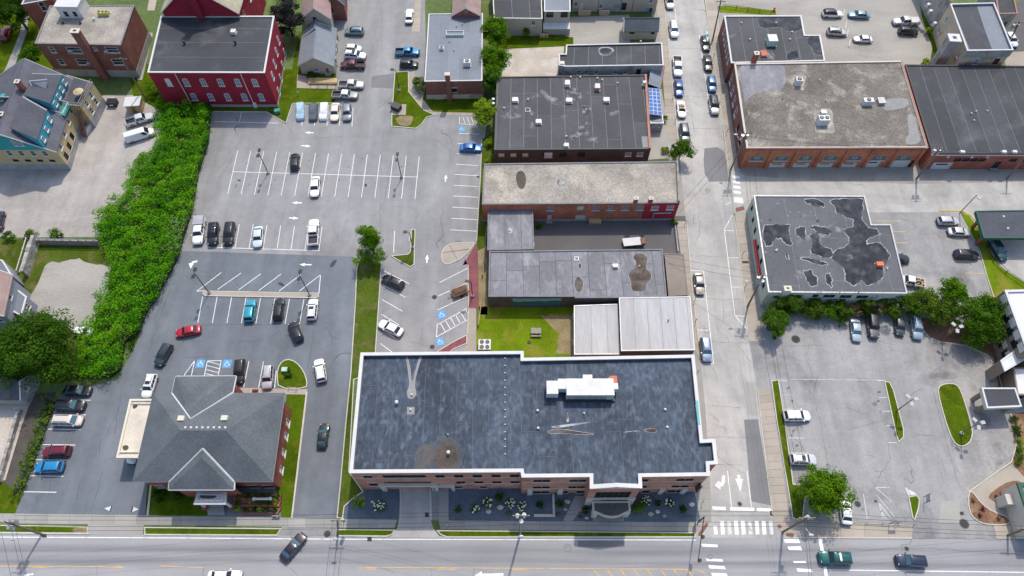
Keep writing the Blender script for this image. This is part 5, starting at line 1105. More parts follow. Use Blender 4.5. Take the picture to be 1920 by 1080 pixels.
# ---- bank with hipped roof
ZE, ZR_ = 6.4, 10.2
Qb = ccw(PP([(287, 736.5), (248, 903.6), (510.5, 903), (534.5, 736.5)], ZE)); wq = inset(Qb, .65)
B17 = building('bank_building', 'red brick bank with hipped grey shingle roof, white eaves and side canopy', None, ZE-.2, 'brick_red', {
    2: [(541, 795, 538, 795, 1, 1.2, 1.7, 'sash'), (541.5, 789, 528.5, 882, 4, 1.2, 1.7, 'sash')], 1: [(300, 912, 300, 912, 1, 1.3, 1.6, 'sash'), (476, 912, 503, 912, 2, 1.4, 1.4, 'lime')], 3: [(350, 720, 350, 720, 1, 1.2, 1.6, 'sash')]}, world=wq)
hip(B17, Qb, ZE, ZR_, 'shingle_grey', 0.0, (W2(338, 807, ZR_), W2(423.5, 807, ZR_)))
def ext(b, pts_eave, apexes, faces, m, nm='roof_slope'):
    for f in faces: poly3(MB(), [pts_eave[k] if isinstance(k, int) else apexes[k] for k in f]).build(nm, MT[m], b.root)
RE = [Wp(329, 705.6, ZE), Wp(322, 737.4, ZE), Wp(436, 736.5, ZE), Wp(442.4, 705, ZE)]; AP = {'h': Wp(371, 752, 8.7), 'v': Wp(357.5, 786, 8.95)}
ext(B17, RE, AP, [(0, 1, 'v', 'h'), (3, 0, 'h'), (2, 3, 'h', 'v')], 'shingle_grey')
FE = [Wp(317, 903.6, ZE+.02), Wp(315.5, 918, ZE), Wp(438.5, 918, ZE), Wp(439, 903.6, ZE+.02)]; AF = {'a': Wp(380, 841, 9.1), 'f': Wp(378, 858, 9.05)}
ext(B17, FE, AF, [(0, 1, 'f', 'a'), (1, 2, 'f'), (2, 3, 'a', 'f')], 'shingle_grey')
for a, b in ((RE[1], AP['v']), (RE[2], AP['v']), (FE[0], AF['a']), (FE[3], AF['a'])): MB().bar(Vector(a)+Vector((0, 0, .04)), Vector(b)+Vector((0, 0, .05)), .22).build('valley_flashing', MT['metal_white'], B17.root)
for a, b in ((RE[0], RE[1]), (RE[0], RE[3]), (RE[2], RE[3]), (FE[0], FE[1]), (FE[1], FE[2]), (FE[2], FE[3])): MB().bar(Vector(a)-Vector((0, 0, .12)), Vector(b)-Vector((0, 0, .12)), .2).build('gutter', MT['white_trim'], B17.root)
rw = [Vector((p[0], p[1])) for p in RE]; MB().prism(inset(ccw(rw), .6), 0, ZE-.2).build('rear_wing_wall', MT['brick_red'], B17.root)
fw = ccw([Vector((p[0], p[1])) for p in FE]); MB().prism(inset(fw, .45), 0, ZE-.2).build('front_wing_wall', MT['brick_red'], B17.root)
for k in range(12):     # dentils under the eaves at the right-hand corners
    q = wq[2].lerp(wq[1], .0)+(wq[1]-wq[2]).normalized()*(.3+.45*k); MB().obox((q.x, q.y-.12), (1, 0), .2, .2, ZE-.55, ZE-.32).build('dentil', MT['white_trim'], B17.root)
for k in range(9):
    q = wq[2]+(wq[3]-wq[2]).normalized()*(.3+.45*k); MB().obox((q.x+.12, q.y), (1, 0), .2, .2, ZE-.55, ZE-.32).build('dentil', MT['white_trim'], B17.root)
B17.zr = 8.9
for px, py in ((340.5, 785), (421.5, 784.5)):
    p = W(px, py, 9.2); MB().box(p.x-.5, p.x+.5, p.y-.4, p.y+.4, 8.4, 9.55).build('roof_vent', MT['cream_trim'], B17.root)
for k in range(8): p = W(347+10.7*k, 801.5, 10.05); MB().ball((p.x, p.y, 9.98), .22, .22, .16, 8, 5).build('roof_vent', MT['white_trim'], B17.root)
cz = 4.3; CQ = [(243.5, 748.5), (218, 858), (262, 858), (290, 748)]; Pc = ccw(PP(CQ, cz))
MB().prism(Pc, cz-.6, cz-.25, True).build('canopy_roof', MT['roof_cream'], B17.root); MB().ring(inset(Pc, -.05), .35, cz-.55, cz).build('canopy_edge', MT['cream_trim'], B17.root)
for f in (.1, .9):
    q = Pc[0].lerp(Pc[1], f)+Vector((.5, 0)); MB().obox((q.x, q.y), (1, 0), .6, .6, 0, cz-.6).build('column', MT['cream_trim'], B17.root)
for (a, b) in (((247, 757), (283, 757)), ((223, 848), (259, 848))): MB().bar(Wp(*a, cz-.1), Wp(*b, cz-.1), .2).build('canopy_beam', MT['cream_trim'], B17.root)
blob(B17.root, [(228, 836), (240, 834), (242, 842), (232, 846)], cz-.245, 'stain_brown', 'stain'); blob(B17.root, [(248, 760), (258, 758), (258, 763), (250, 768)], cz-.245, 'stain_brown', 'stain')
# portico, terraced planters and steps
pz = 4.2; por = ccw(PP([(369, 921), (361.7, 945.5), (423, 945.5), (423.5, 922)], pz)); MB().prism(por, pz-.5, pz-.15, True).build('portico_roof', MT['white_trim'], B17.root)
MB().ring(inset(por, .45), .14, pz-.149, pz+.25).build('portico_parapet', MT['white_trim'], B17.root); blob(B17.root, [(375, 926), (406, 926), (405, 935), (374, 935)], pz-.148, 'stain_brown', 'stain')
for q in (por[0], por[1], por[2], por[3]): pass
fr = sorted(por, key=lambda v: v.y)[:2]
for q in fr:
    s = 1 if q.x < por[0].x+2 and q == min(fr, key=lambda v: v.x) else -1; c = (q.x+.45*s, q.y+.45)
    MB().tube((c[0], c[1], .9), (c[0], c[1], pz-.5), .24, .2, 12).build('column', MT['white_trim'], B17.root); MB().obox(c, (1, 0), .95, .95, 0, .9).build('pedestal', MT['brick_red'], B17.root)
for k in range(4):
    MB().prism(PP([(391, 946+5*k), (421, 946+5*k), (422, 951+5*k), (390, 951+5*k)]), 0, .62-.15*k).build('step', MT['slab_grey'], B17.root)
for k, (ya, yb, h) in enumerate(((926, 936, 1.0), (938, 949, .7), (952, 963, .45))):
    P = ccw(PP([(437 if k < 2 else 452, ya), (527, ya), (525-2*k, yb+1), (437 if k < 2 else 452, yb+1)], h)); pl = tag(MB().ring(P, .32, 0, h).solo('brick_planter', MT['brick_red'], ['brick planter of shrubs against the bank wall', 'middle brick planter of shrubs before the bank', 'lowest brick planter of shrubs beside the sidewalk'][k], 'planter', 'terraced brick planters before the bank'))
    MB().prism(inset(P, .33), 0, h-.12).build('soil', MT['soil'], pl)
    for j in range(6):
        px = 446+14*j+R.uniform(-3, 3) if k else 450+14*j
        if k == 1 and j in (1,): continue
        lf = ['leaf_dark', 'leaf_mid', 'leaf_lime'][(j*2+k) % 3 if k else 0 if j % 2 else 1]
        shrub('small %s shrub in the %s brick planter, number %s from the portico' % ({'leaf_dark': 'dark green', 'leaf_mid': 'green', 'leaf_lime': 'yellow-green'}[lf], ['upper', 'middle', 'lowest'][k], ['one', 'two', 'three', 'four', 'five', 'six'][j]), px, (ya+yb)/2-2, .55, .6, lf, 170, .12, group='shrubs in the bank planters', z0=h-.12)
sg = W(491, 935, 1.6); t = thing('sign_rail', 'white horizontal sign bar on two posts above the bank planters', 'sign', (sg.x, sg.y, .5)); MB().bar(Wp(476, 935, 1.7), Wp(507, 935, 1.7), .3).build('bar', MT['white_trim'], t)
for x in (476, 507): q = W(x, 935, 1.7); MB().ball(q, .3, .3, .3).build('finial', MT['white_trim'], t); MB().tube((q.x, q.y, .2), (q.x, q.y, 1.6), .08).build('post', MT['white_trim'], t)

# ---- long building with gravel roof, red corner
B11 = building('gravel_roof_building', 'long brick building with gravel roof and a scarlet painted corner', [(908, 307), (904, 383), (1210, 381), (1274.5, 380), (1271, 302.5)], 5.7, 'brick_orange', {
    1: [(1032, 391, 1032, 391, 1, 1.4, 1.3, 'block'), (1088.5, 390.5, 1088.5, 390.5, 1, 1.5, 1.4, 'boarded'), (1117, 390, 1200, 389.8, 4, 1.4, 1.35, 'block'), (1030, 411, 1030, 411, 1, .9, 1.9, 'wdoor'), (1088, 410, 1088, 410, 1, 2.2, 1.9, 'boarded')],
    2: [(1228, 390, 1257, 389, 2, 1.4, 1.3, 'pale')]}, {2: 'wall_scarlet'}, band=(.5, 'foundation'))
flat_roof(B11, 'roof_gravel', .12, .25, 'edge_grey', None, .05, .1)
wallbox(B11, 3, .1, elen(B11, 3)-.1, 5.0, 6.2, .35, 'stone_parapet', 'stone', -.4)
for x in (1193, 1221): chimney(B11.root, x, 372, 5.7, .75, .6, 1.0, 'brick_red' if x < 1200 else 'wall_scarlet', base=0)
blob(B11.root, [(966, 325), (980, 318), (988, 335), (982, 356), (970, 352)], B11.zr, 'stain_brown', 'roof_stain'); blob(B11.root, [(1043, 338), (1052, 334), (1060, 345), (1048, 352)], B11.zr, 'scum', 'roof_stain')
p0, p1, e, n = edge_frame(B11, 2); MB().bar((p0.x+2.2, p0.y-.15, .2), (p0.x+2.2, p0.y-.15, 2.6), .22).build('conduit', MT['galvanised'], B11.root); MB().bar((p0.x+2.2, p0.y-.15, 2.6), (p0.x+5.6, p0.y-.12, 2.7), .16).build('conduit', MT['galvanised'], B11.root)
wallbox(B11, 1, elen(B11, 1)*.67, elen(B11, 1)*.67+2.4, 0, .75, .9, 'loading_platform', 'wood_tan')

# ---- grey flat roofs in the middle block
B12 = building('grey_roof_annex', 'small square building with three grey roof panels behind the long gravel roof', [(915, 392), (914, 469), (1001, 467), (999, 391)], 4.0, 'brick_red', {2: [(1003, 400, 1003, 400, 1, .9, 1.2, 'sash')]})
flat_roof(B12, 'roof_grey', .15, .22, 'edge_grey', (0, 3.1, 'seam_dark', None), .04, .08)
blob(B12.root, [(951, 428), (960, 427), (962, 436), (953, 438)], B12.zr, 'scum', 'roof_stain'); vent(B12, 956, 432, .25, .2)
B13 = building('mural_building', 'long low building with seamed grey roof, rust puddles and a painted mural', [(917.5, 471), (916, 556), (1078, 556), (1078, 558.5), (1161, 558), (1250, 555), (1242, 467)], 4.0, 'wall_dark', {})
flat_roof(B13, 'roof_grey', .15, .22, 'edge_grey', (0, 3.05, 'seam_dark', 9), .04, .08)
p0, p1, e, n = edge_frame(B13, 1); ua, za = onwall(961, 559, p0, p1); ub, zb = onwall(1051, 572, p0, p1)
mu = MB(); mur = wallbox(B13, 1, ua, ub, max(.6, zb), min(3.7, za), .06, 'mural', 'white_trim')
def murm():
    m, nt, b, pos = new_mat('mural_paint'); sx = nt.nodes.new('ShaderNodeSeparateXYZ'); nt.links.new(pos, sx.inputs[0])
    h = _math(nt, 'ADD', sx.outputs[2], _math(nt, 'MULTIPLY', _math(nt, 'SUBTRACT', _noise(nt, _scaled(nt, pos, (.35, .35, .0)), 1.0, 4), .5), 1.6))
    c = _mixrgb(nt, _ramp(nt, h, 1.55, 1.62), (.02, .12, .26), (.03, .12, .045)); c = _mixrgb(nt, _ramp(nt, h, 2.35, 2.42), c, (.18, .36, .46)); c = _mixrgb(nt, _ramp(nt, h, 3.0, 3.3), c, (.12, .25, .42))
    nt.links.new(c, b.inputs['Base Color']); b.inputs['Roughness'].default_value = .7
murm(); mur.data.materials[0] = MT['mural_paint']
blob(B13.root, [(1191, 476), (1203, 474), (1214, 481), (1213, 494), (1211, 503), (1222, 514), (1220, 524), (1212, 533), (1211, 545), (1196, 546), (1184, 544), (1183, 530), (1178, 518), (1183, 507), (1193, 500), (1193, 490), (1187, 484)], B13.zr+.004, 'puddle', 'puddle', edge=.12)
blob(B13.root, [(1084, 517), (1091, 524), (1095, 534), (1089, 546), (1084, 548), (1079, 541), (1077, 533), (1080, 524)], B13.zr+.004, 'puddle', 'puddle', edge=.12); blob(B13.root, [(1084, 496), (1088, 493), (1091, 498), (1087, 505)], B13.zr+.004, 'puddle', 'puddle', edge=.1); blob(B13.root, [(1048, 531), (1050, 530), (1051, 538), (1048, 541)], B13.zr+.004, 'roof_grey', 'puddle', edge=.1)
rooftop_box('roof_hatch', 'small white roof hatch on the grey roof left of the big puddle', 'roof hatch', 1154, 499, B13.zr, .9, .7, .5, 'metal_white', top='metal_white'); vent(B13, 1199, 499, .2, .3); MB().ring(PP([(1077, 482), (1085, 482), (1085, 489), (1077, 489)], B13.zr), .1, B13.zr, B13.zr+.12).build('drain', MT['metal_grey'], B13.root)
An = building('tan_storefront', 'low storefront with flat tan roof between grey roof and street', [(1246, 475), (1254, 555), (1290, 553), (1282, 477)], 3.6, 'wall_taupe', {2: [(1288, 500, 1290, 545, 3, 1.6, 1.8, 'dark')]}); flat_roof(An, 'roof_tan', .06, .15, 'roof_tan', None, .05, .06)
B14 = building('low_metal_shed', 'lower pale metal roof next to the garden lawn', [(1076.5, 573), (1077, 664.5), (1162, 664), (1158, 570)], 2.9, 'wall_grey', {0: [(1076, 590, 1076, 640, 2, 1, 1, 'sash')]}); flat_roof(B14, 'roof_metal', .05, .12, 'metal_grey', (0, 2.9, 'roof_light', None), .04, .05)
B15 = building('high_metal_shed', 'white ribbed metal roofed building at the street beside the hotel', [(1161, 558.6), (1165, 657.6), (1302.5, 656), (1294, 556)], 4.1, 'wall_dark', {2: [(1303, 600, 1304, 640, 2, 1.4, 1.4, 'dark')]}); flat_roof(B15, 'roof_metal', .06, .15, 'metal_white', (0, 2.4, 'roof_light', None), .06, .14); vent(B15, 1253, 601, .2, .5, 'metal_dark')

# ---- black roofs in the upper middle
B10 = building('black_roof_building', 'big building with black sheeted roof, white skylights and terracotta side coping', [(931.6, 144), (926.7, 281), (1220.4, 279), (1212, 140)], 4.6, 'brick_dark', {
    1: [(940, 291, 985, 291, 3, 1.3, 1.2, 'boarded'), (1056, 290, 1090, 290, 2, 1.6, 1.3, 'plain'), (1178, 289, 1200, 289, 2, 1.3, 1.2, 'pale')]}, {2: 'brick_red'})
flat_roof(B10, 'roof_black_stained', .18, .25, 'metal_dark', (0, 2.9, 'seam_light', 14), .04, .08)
wallbox(B10, 2, .05, elen(B10, 2)-.05, 4.64, 4.8, .5, 'tile_coping', 'terracotta', -.45)
for k, (x, y, sz, lb) in enumerate(((966, 188, 1.2, 'at the far left of the black roof'), (1010, 229, 1.1, 'in the front left part of the black roof'), (1067, 189, 1.2, 'in the middle of the black roof'), (1137, 188, 1.2, 'right of the middle of the black roof'), (1062, 273, .9, 'at the front edge of the black roof'))): rooftop_box('skylight', 'white box skylight '+lb, 'skylight', x, y, B10.zr, sz, sz*.9, .6, 'metal_white', 0, 0, group='white skylights on the black roof', top='metal_white')
rooftop_box('rooftop_unit', 'red and white unit at the back of the black roof', 'air conditioner', 1120, 164, B10.zr, 1.0, 1.3, .9, 'unit_red', top='metal_white'); rooftop_box('rooftop_unit', 'white two-part unit at the back of the black roof', 'air conditioner', 1064, 157, B10.zr, 1.0, 1.3, .8, 'metal_white', top='metal_white')
for x, y in ((1070, 145), (1088, 145), (1120, 147), (1129, 150), (1062, 256), (945, 203), (990, 187), (1158, 156)): vent(B10, x, y, .28, .45, 'cream_trim' if x > 1060 and y < 148 else 'white_trim')
rooftop_box('chimney_box', 'small cream chimney box at the right end of the black roof', 'chimney', 1208, 157, B10.zr, .6, .6, 1.1, 'cream_trim', top='cream_trim')
MB().ring(PP([(985, 203), (994, 203), (994, 210), (985, 210)], B10.zr), .1, B10.zr, B10.zr+.15).build('drain', MT['cream_trim'], B10.root); vent(B10, 1099.5, 205, .25, .2)
for px in ([(1062, 163), (1088, 165), (1090, 190), (1064, 188)], [(1090, 198), (1108, 196), (1110, 214), (1094, 216)], [(992, 205), (1002, 208), (1003, 216), (996, 216)], [(1098, 216), (1104, 218), (1100, 250), (1070, 262), (1062, 258), (1085, 245), (1096, 236)]): blob(B10.root, wob(px, 2.5), B10.zr+.013, 'residue', 'residue')
MB().prism(PP([(1203, 256), (1216, 256), (1218, 276), (1205, 277)], B10.zr), B10.zr, B10.zr+.03).build('patch', MT['patch_grey'], B10.root)
rooftop_box('wall_ventilator', 'white box ventilator on the shaded front wall of the black roofed building', 'ventilator', 1028, 291, 2.4, 1.6, .6, 1.2, 'metal_white', top='metal_white')
B9 = building('white_parapet_building', 'narrow black roofed building edged by white parapets beside the side street', [(1062, 84), (1061, 101), (1048, 101), (1048, 122), (1061, 124.5), (1224, 122), (1244, 122), (1241, 80)], 5.2, 'wall_grey', {
    4: [(1085, 136, 1099, 136, 2, .9, 1.1, 'sash'), (1118, 135.5, 1118, 135.5, 1, .9, 1.1, 'sash'), (1154, 135, 1173, 135, 2, .9, 1.1, 'sash'), (1197, 135, 1197, 135, 1, 1.0, 1.7, 'plain')], 6: [(1246, 100, 1247, 115, 2, 1.1, 1.4, 'sash')]})
flat_roof(B9, 'roof_black', .35, .22, 'white_trim', (0, 3.2, 'seam_light', None), .05, .14)
blob(B9.root, [(1120, 90), (1135, 87), (1150, 90), (1152, 97), (1140, 106), (1124, 104)], B9.zr+.004, 'scum', 'puddle_rim'); blob(B9.root, [(1124, 91), (1137, 89), (1147, 92), (1147, 97), (1138, 102), (1126, 101)], B9.zr+.009, 'puddle_dark', 'puddle'); vent(B9, 1201, 79, .35, .8, 'metal_grey'); rooftop_box('roof_hatch', 'cream hatch at the left end of the narrow black roof', 'roof hatch', 1054, 119, B9.zr, .9, .8, .5, 'cream_trim', top='cream_trim')
Aw = building('shingled_lean_to', 'grey shingled lean-to beside the narrow black roofed building', [(1222, 124), (1216, 163), (1237, 166), (1244, 124)], 3.0, 'wall_grey', {2: [(1243, 140, 1242, 155, 2, .8, 1.2, 'pale')]}); 
P = Aw.P; MB().add([(P[0].x-.2, P[0].y, 3.9), (P[1].x-.2, P[1].y, 3.9), (P[2].x+.2, P[2].y, 3.0), (P[3].x+.2, P[3].y, 3.0)], [(0, 1, 2, 3)]).build('roof_slope', MT['shingle_light'], Aw.root); MB().bar((P[2].x+.2, P[2].y, 2.9), (P[3].x+.2, P[3].y, 2.9), .2).build('gutter', MT['wall_scarlet'], Aw.root)
# solar canopy
sp = [W(1216, 164.5, 4.1), W(1218, 213, 4.1), W(1241.5, 216, 3.2), W(1237, 166, 3.2)]
sc = thing('solar_canopy', 'blue solar panel canopy on white frame beside the black roof', 'solar panel', (sp[1].x, sp[1].y, 0))
V = [Vector(v) for v in sp]
MB().add([v-Vector((0, 0, .06)) for v in V]+[v-Vector((0, 0, .14)) for v in V], [(0, 1, 2, 3), (7, 6, 5, 4), (0, 4, 5, 1), (1, 5, 6, 2), (2, 6, 7, 3), (3, 7, 4, 0)]).build('frame', MT['white_trim'], sc)
for i in range(3):
    for j in range(7):
        u0, u1, v0, v1 = (i+.07)/3, (i+.93)/3, (j+.07)/7, (j+.93)/7
        q = [V[0].lerp(V[1], v).lerp(V[3].lerp(V[2], v), u) for u, v in ((u0, v0), (u0, v1), (u1, v1), (u1, v0))]
        MB().add([v-Vector((0, 0, .04)) for v in q], [(0, 1, 2, 3)]).build('pane', MT['solar_cell'], sc)
for v in V: MB().tube((v.x, v.y, 0), (v.x, v.y, v.z-.15), .07).build('post', MT['metal_white'], sc)
pb = building('porch_hut', 'small grey porch hut with tiny windows below the solar canopy', [(1219, 216), (1220, 231), (1244, 231), (1242, 216)], 2.6, 'wall_grey', {1: [(1226, 234, 1236, 234, 2, .6, .9, 'sash')]}); flat_roof(pb, 'roof_light', .05, .12, 'metal_grey', None, .05, .06)

# ---- top middle blocks
B6 = building('dark_flat_roof_building', 'beige walled building with patched dark flat roof at the top edge', [(922, -40), (926, 34), (1017, 35), (1014, -40)], 5.0, 'wall_beige', {1: [(1000, 43, 1000, 43, 1, 1.0, 1.2, 'sash')]}); flat_roof(B6, 'roof_black', .12, .2, 'metal_grey', (0, 4.2, 'seam_light', 9), .04, .08)
B6b = building('screened_porch_building', 'beige building with pale roof and dark screened upper porch', [(1021, -40), (1021, 21), (1069, 21), (1068, -40)], 5.6, 'wall_beige', {1: [(1031, 26, 1058, 26, 3, 1.7, 1.5, 'plain'), (1025, 44, 1025, 44, 1, .7, .6, 'sash')]}); flat_roof(B6b, 'roof_light', .06, .15, 'metal_white', None, .12, .08)
p0, p1, e, n = edge_frame(B6b, 1); L = elen(B6b, 1); a, c = p0-e*.2, p1+e*.2; MB().add([(a.x, a.y, 2.4), (c.x, c.y, 2.4), (c.x+n.x*1.7, c.y+n.y*1.7, 1.9), (a.x+n.x*1.7, a.y+n.y*1.7, 1.9)], [(3, 2, 1, 0)]).build('porch_roof', MT['metal_white'], B6b.root); MB().prism([a+n*.01, c+n*.01, c+n*1.4, a+n*1.4], 0, 1.9).build('porch', MT['wall_beige'], B6b.root)
HS = []
for k, (xa, xb, H, lb, wn) in enumerate(((1072, 1120, 6.2, 'beige house back with covered gas meters and wooden steps', [(1080, 8, 1080, 8, 1, .9, 1.2, 'sash'), (1090, 12, 1090, 12, 1, .9, 1.9, 'wdoor')]), (1121, 1162, 5.2, 'grey-beige house back with white door and window', [(1126, 12, 1126, 12, 1, .9, 1.1, 'sash'), (1130, 16, 1130, 16, 1, .95, 2.0, 'wdoor')]), (1163, 1184, 6.0, 'beige house back with open porch', [(1168, 12, 1168, 12, 1, 1.2, 2.0, 'plain'), (1175, 12, 1175, 12, 1, .8, 1.5, 'sash')]), (1185, 1229, 6.5, 'tan house end with blue bins, at the street corner', [(1221, 2, 1221, 2, 1, .9, 1.1, 'sash')]))):
    P = [W2(xa, 22, 0)+Vector((0, 9)), W2(xa, 22, 0), W2(xb, 22, 0), W2(xb, 22, 0)+Vector((0, 9))]
    h = building('rear_house', lb, None, H, 'wall_beige' if k != 1 else 'wall_grey', {1: wn}, world=P, group='house backs along the top edge'); gable(h, [P[1], P[2], P[3], P[0]], H, H+2, 'shingle_grey', 'wall_beige', .25); HS.append(h)
for x0, x1, lb in ((1084, 1106, 'wooden landing with white rail behind the house with gas meters'), (1123, 1141, 'wooden steps below the white door')):
    a, c = W2(x0, 23), W2(x1, 23); t = thing('wooden_landing', lb, 'steps', (a.x, a.y, 0)); MB().prism([a, c, c-Vector((0, 1.3)), a-Vector((0, 1.3))], 0, .7).build('deck', MT['wood_tan'], t); MB().bar((a.x, a.y-1.3, 1.5), (c.x, c.y-1.3, 1.5), .1).build('rail', MT['white_trim'], t)
    for q in (a, c): MB().bar((q.x, q.y-1.3, .7), (q.x, q.y-1.3, 1.55), .09).build('post', MT['white_trim'], t)
B8 = building('small_shed', 'small beige shed with grey shingle roof beside the street', [(1170, 34), (1171, 57), (1234, 56.5), (1232, 33)], 2.7, 'wall_beige', {1: [(1185, 61, 1185, 61, 1, 1.2, .8, 'dark'), (1224, 62, 1224, 62, 1, .9, .7, 'dark')]}); P = B8.P; gable(B8, [P[1], P[2], P[3], P[0]], 2.7, 4.4, 'shingle_grey', 'wall_beige', .25)
# ---- brick apartment block and red building, top left
B2 = building('brick_apartment_block', 'brown brick apartment block with gravel roof and tall outside chimney', [(94, 11), (66, 81), (226, 84), (251, 10)], 9.3, 'brick_brown', {
    1: [(98, 93, 98, 93, 1, 1.2, 1.6, 'sash'), (139, 94, 139, 94, 1, 3.2, 1.7, 'sash'), (178, 91, 178, 91, 1, .8, 1.0, 'sash'), (210, 93.5, 210, 93.5, 1, 2.8, 1.6, 'sash'), (115, 116, 115, 116, 1, 1.3, 1.6, 'sash'), (155, 116, 155, 116, 1, 2.8, 1.7, 'sash'), (221, 116, 221, 116, 1, 2.6, 1.7, 'sash'), (129, 134, 129, 134, 1, 1.0, .8, 'plain'), (159, 134, 159, 134, 1, 1.0, .8, 'plain'), (181, 135, 181, 135, 1, 1.0, .8, 'plain'), (235, 137, 235, 137, 1, 1.2, .8, 'plain')]}, band=(2.0, 'foundation'))
flat_roof(B2, 'roof_gravel', .1, .2, 'edge_grey', None, .12, .12)
p0, p1, e, n = edge_frame(B2, 1); u = onwall(160, 82, p0, p1)[0]; q = p0+e*u+n*.55
ch = MB().obox((q.x, q.y), e, 1.7, 1.1, 0, 13.2).build('chimney', MT['brick_brown'], B2.root); MB().obox((q.x, q.y), e, 2.0, 1.4, 13.2, 13.4).build('cap', MT['limestone'], ch); MB().obox((q.x, q.y), e, .7, .5, 13.4, 13.43).build('flue', MT['black_paint'], ch)
c = W(137, 14, 10.5); st = MB().obox((c.x, c.y), e, 5.0, 4.0, B2.zr, 12.2).build('stair_bulkhead', MT['metal_white'], B2.root); MB().obox((c.x, c.y), e, 5.3, 4.3, 12.2, 12.35).build('bulkhead_roof', MT['white_trim'], st)
for dx in (-1.0, 1.0): MB().obox((c.x+dx, c.y-2.02), e, .8, .06, 9.7, 11.0).build('bulkhead_window', MT['glass'], st)
rooftop_box('roof_tank', 'yellow-green unit on the gravel roof right of the white bulkhead', 'air conditioner', 194, 25, B2.zr, 2.4, 1.0, .9, 'unit_yellow', 0, 3)
for x, y in ((117, 42), (150, 42)): t = vent(B2, x, y, .5, .9, 'stain_brown', False)
vent(B2, 176, 36, .4, .6)
for x, y in ((199, 97.5), (132, 97), (166, 120)):
    q = W(x, y, 7.5 if y < 100 else 4.3); rooftop_box('window_air_conditioner', 'white air conditioner in %s window of the brown brick block' % {199: 'the top right', 132: 'the top left', 166: 'a lower'}[x], 'air conditioner', x, y, 7.2 if y < 100 else 4.0, .7, .6, .5, 'metal_white', group='window air conditioners on the brown block')
P = [W2(40, 40, 0), W2(60, 60, 0)]
bk = building('rear_brick_house', 'brick house with paired white framed windows at the top left edge', [(52, -60), (68, 30), (80, 22), (95, 11), (160, -60)], 9.0, 'brick_red', {1: [(80, 12, 80, 12, 1, 1.1, 2.4, 'sash')]}, world=ccw([W2(40, 8, 9)+Vector((0, 12)), W2(40, 8, 9), W2(94, 4, 9)+Vector((0, 1.2)), W2(94, 4, 9)+Vector((0, 12))])); flat_roof(bk, 'shingle_dark', .1, .2, 'white_trim')
B3 = building('crimson_brick_building', 'crimson painted brick building with dark flat roof and white arched windows', [(302, 30), (277, 135.5), (496, 136), (514, 30)], 10.0, 'wall_crimson', {
    1: [(316, 154, 316, 154, 1, 1.15, 2.1, 'archblind'), (349, 154, 478, 154.5, 5, 1.15, 2.1, 'arch'), (363.5, 181, 490, 182, 5, 1.15, 2.1, 'arch')],
    2: [(509.5, 139, 522.5, 78, 4, 1.15, 2.1, 'arch'), (520, 166, 535, 103, 4, 1.15, 2.1, 'arch'), (527, 186, 541, 123, 4, 1.1, 1.6, 'arch')]}, band=(.7, 'foundation'))
flat_roof(B3, 'roof_black', .25, .28, 'white_trim', (1, 4.6, 'seam_light', None), .08, .14)
for u in (10.7/2, 0): pass
for xa, ya in ((327.5, 137), (451, 138)):
    p0, p1, e, n = edge_frame(B3, 1); u = onwall(xa, ya, p0, p1)[0]; q = p0+e*u+n*.1; MB().bar((q.x, q.y, .3), (q.x, q.y, 9.8), .14).build('downspout', MT['white_trim'], B3.root)
for x, y in ((345, 80), (441, 80)): vent(B3, x, y, .5, 1.0, 'metal_dark')
rooftop_box('roof_ventilator', 'white box ventilator on the dark roof of the crimson building', 'ventilator', 438, 60, B3.zr, 1.0, 1.0, .7, 'metal_white', top='metal_white')
rP = [W2(306, 33, 10)+Vector((0, 18)), W2(308, 33, 10)+Vector((0, .4)), W2(447, 33, 10)+Vector((0, .4)), W2(447, 33, 10)+Vector((0, 18))]
B3b = building('crimson_gabled_house', 'tall crimson gabled building rising behind the dark flat roof', None, 11.5, 'wall_crimson', {2: [(456, 22, 470, 0, 2, 1.1, 2.0, 'sash')]}, world=rP)
gable(B3b, rP, 11.5, 18.5, 'slate_tan', 'wall_crimson', .5, trim='cream_trim')
m_ = (rP[1]+rP[2])/2; ch = MB().obox((m_.x, m_.y-.35), (1, 0), 1.5, .7, 9.9, 20.5).build('chimney', MT['wall_crimson'], B3b.root); MB().obox((m_.x, m_.y-.35), (1, 0), 1.8, 1.0, 20.5, 20.7).build('cap', MT['limestone'], ch)
# ---- beige house with gable
zq = 2.9; Qg = PP([(566, 62), (557.5, 122), (626, 122), (631, 52)], zq); B4 = building('beige_gabled_house', 'beige one-storey house with pale blue-grey gable roof beside parked cars', None, zq, 'wall_beige', {1: [(594, 131, 594, 131, 1, 1.2, .8, 'sash'), (614, 133, 614, 133, 1, 1.0, 1.9, 'door')], 2: [(630, 75, 628, 105, 3, .9, 1.0, 'sash')]}, world=inset(ccw(Qg), .3))
gable(B4, [B4.P[0], B4.P[1], B4.P[2], B4.P[3]], zq, 5.2, 'shingle_light', 'wall_beige', .35)
Q4 = PP([(570, -30), (568, 30), (618, 32), (614, -30)], 6.0); B4b = building('tall_beige_house', 'taller beige house with blue-grey roof behind the one-storey gabled house', None, 6.0, 'wall_beige', {1: [(587, 24, 587, 24, 1, .9, 1.1, 'dark')]}, world=ccw(Q4)); gable(B4b, [B4b.P[0], B4b.P[1], B4b.P[2], B4b.P[3]], 6.0, 8.6, 'shingle_brown', 'wall_beige', .4)
Q4 = PP([(576, 34), (570, 60), (614, 56), (616, 33)], 4.4); c4 = building('hipped_link_roof', 'low pale roofed link between the two beige houses', None, 3.4, 'wall_beige', {}, world=ccw(Q4)); gable(c4, [c4.P[0], c4.P[1], c4.P[2], c4.P[3]], 3.4, 5.4, 'shingle_light', 'wall_beige', .2)
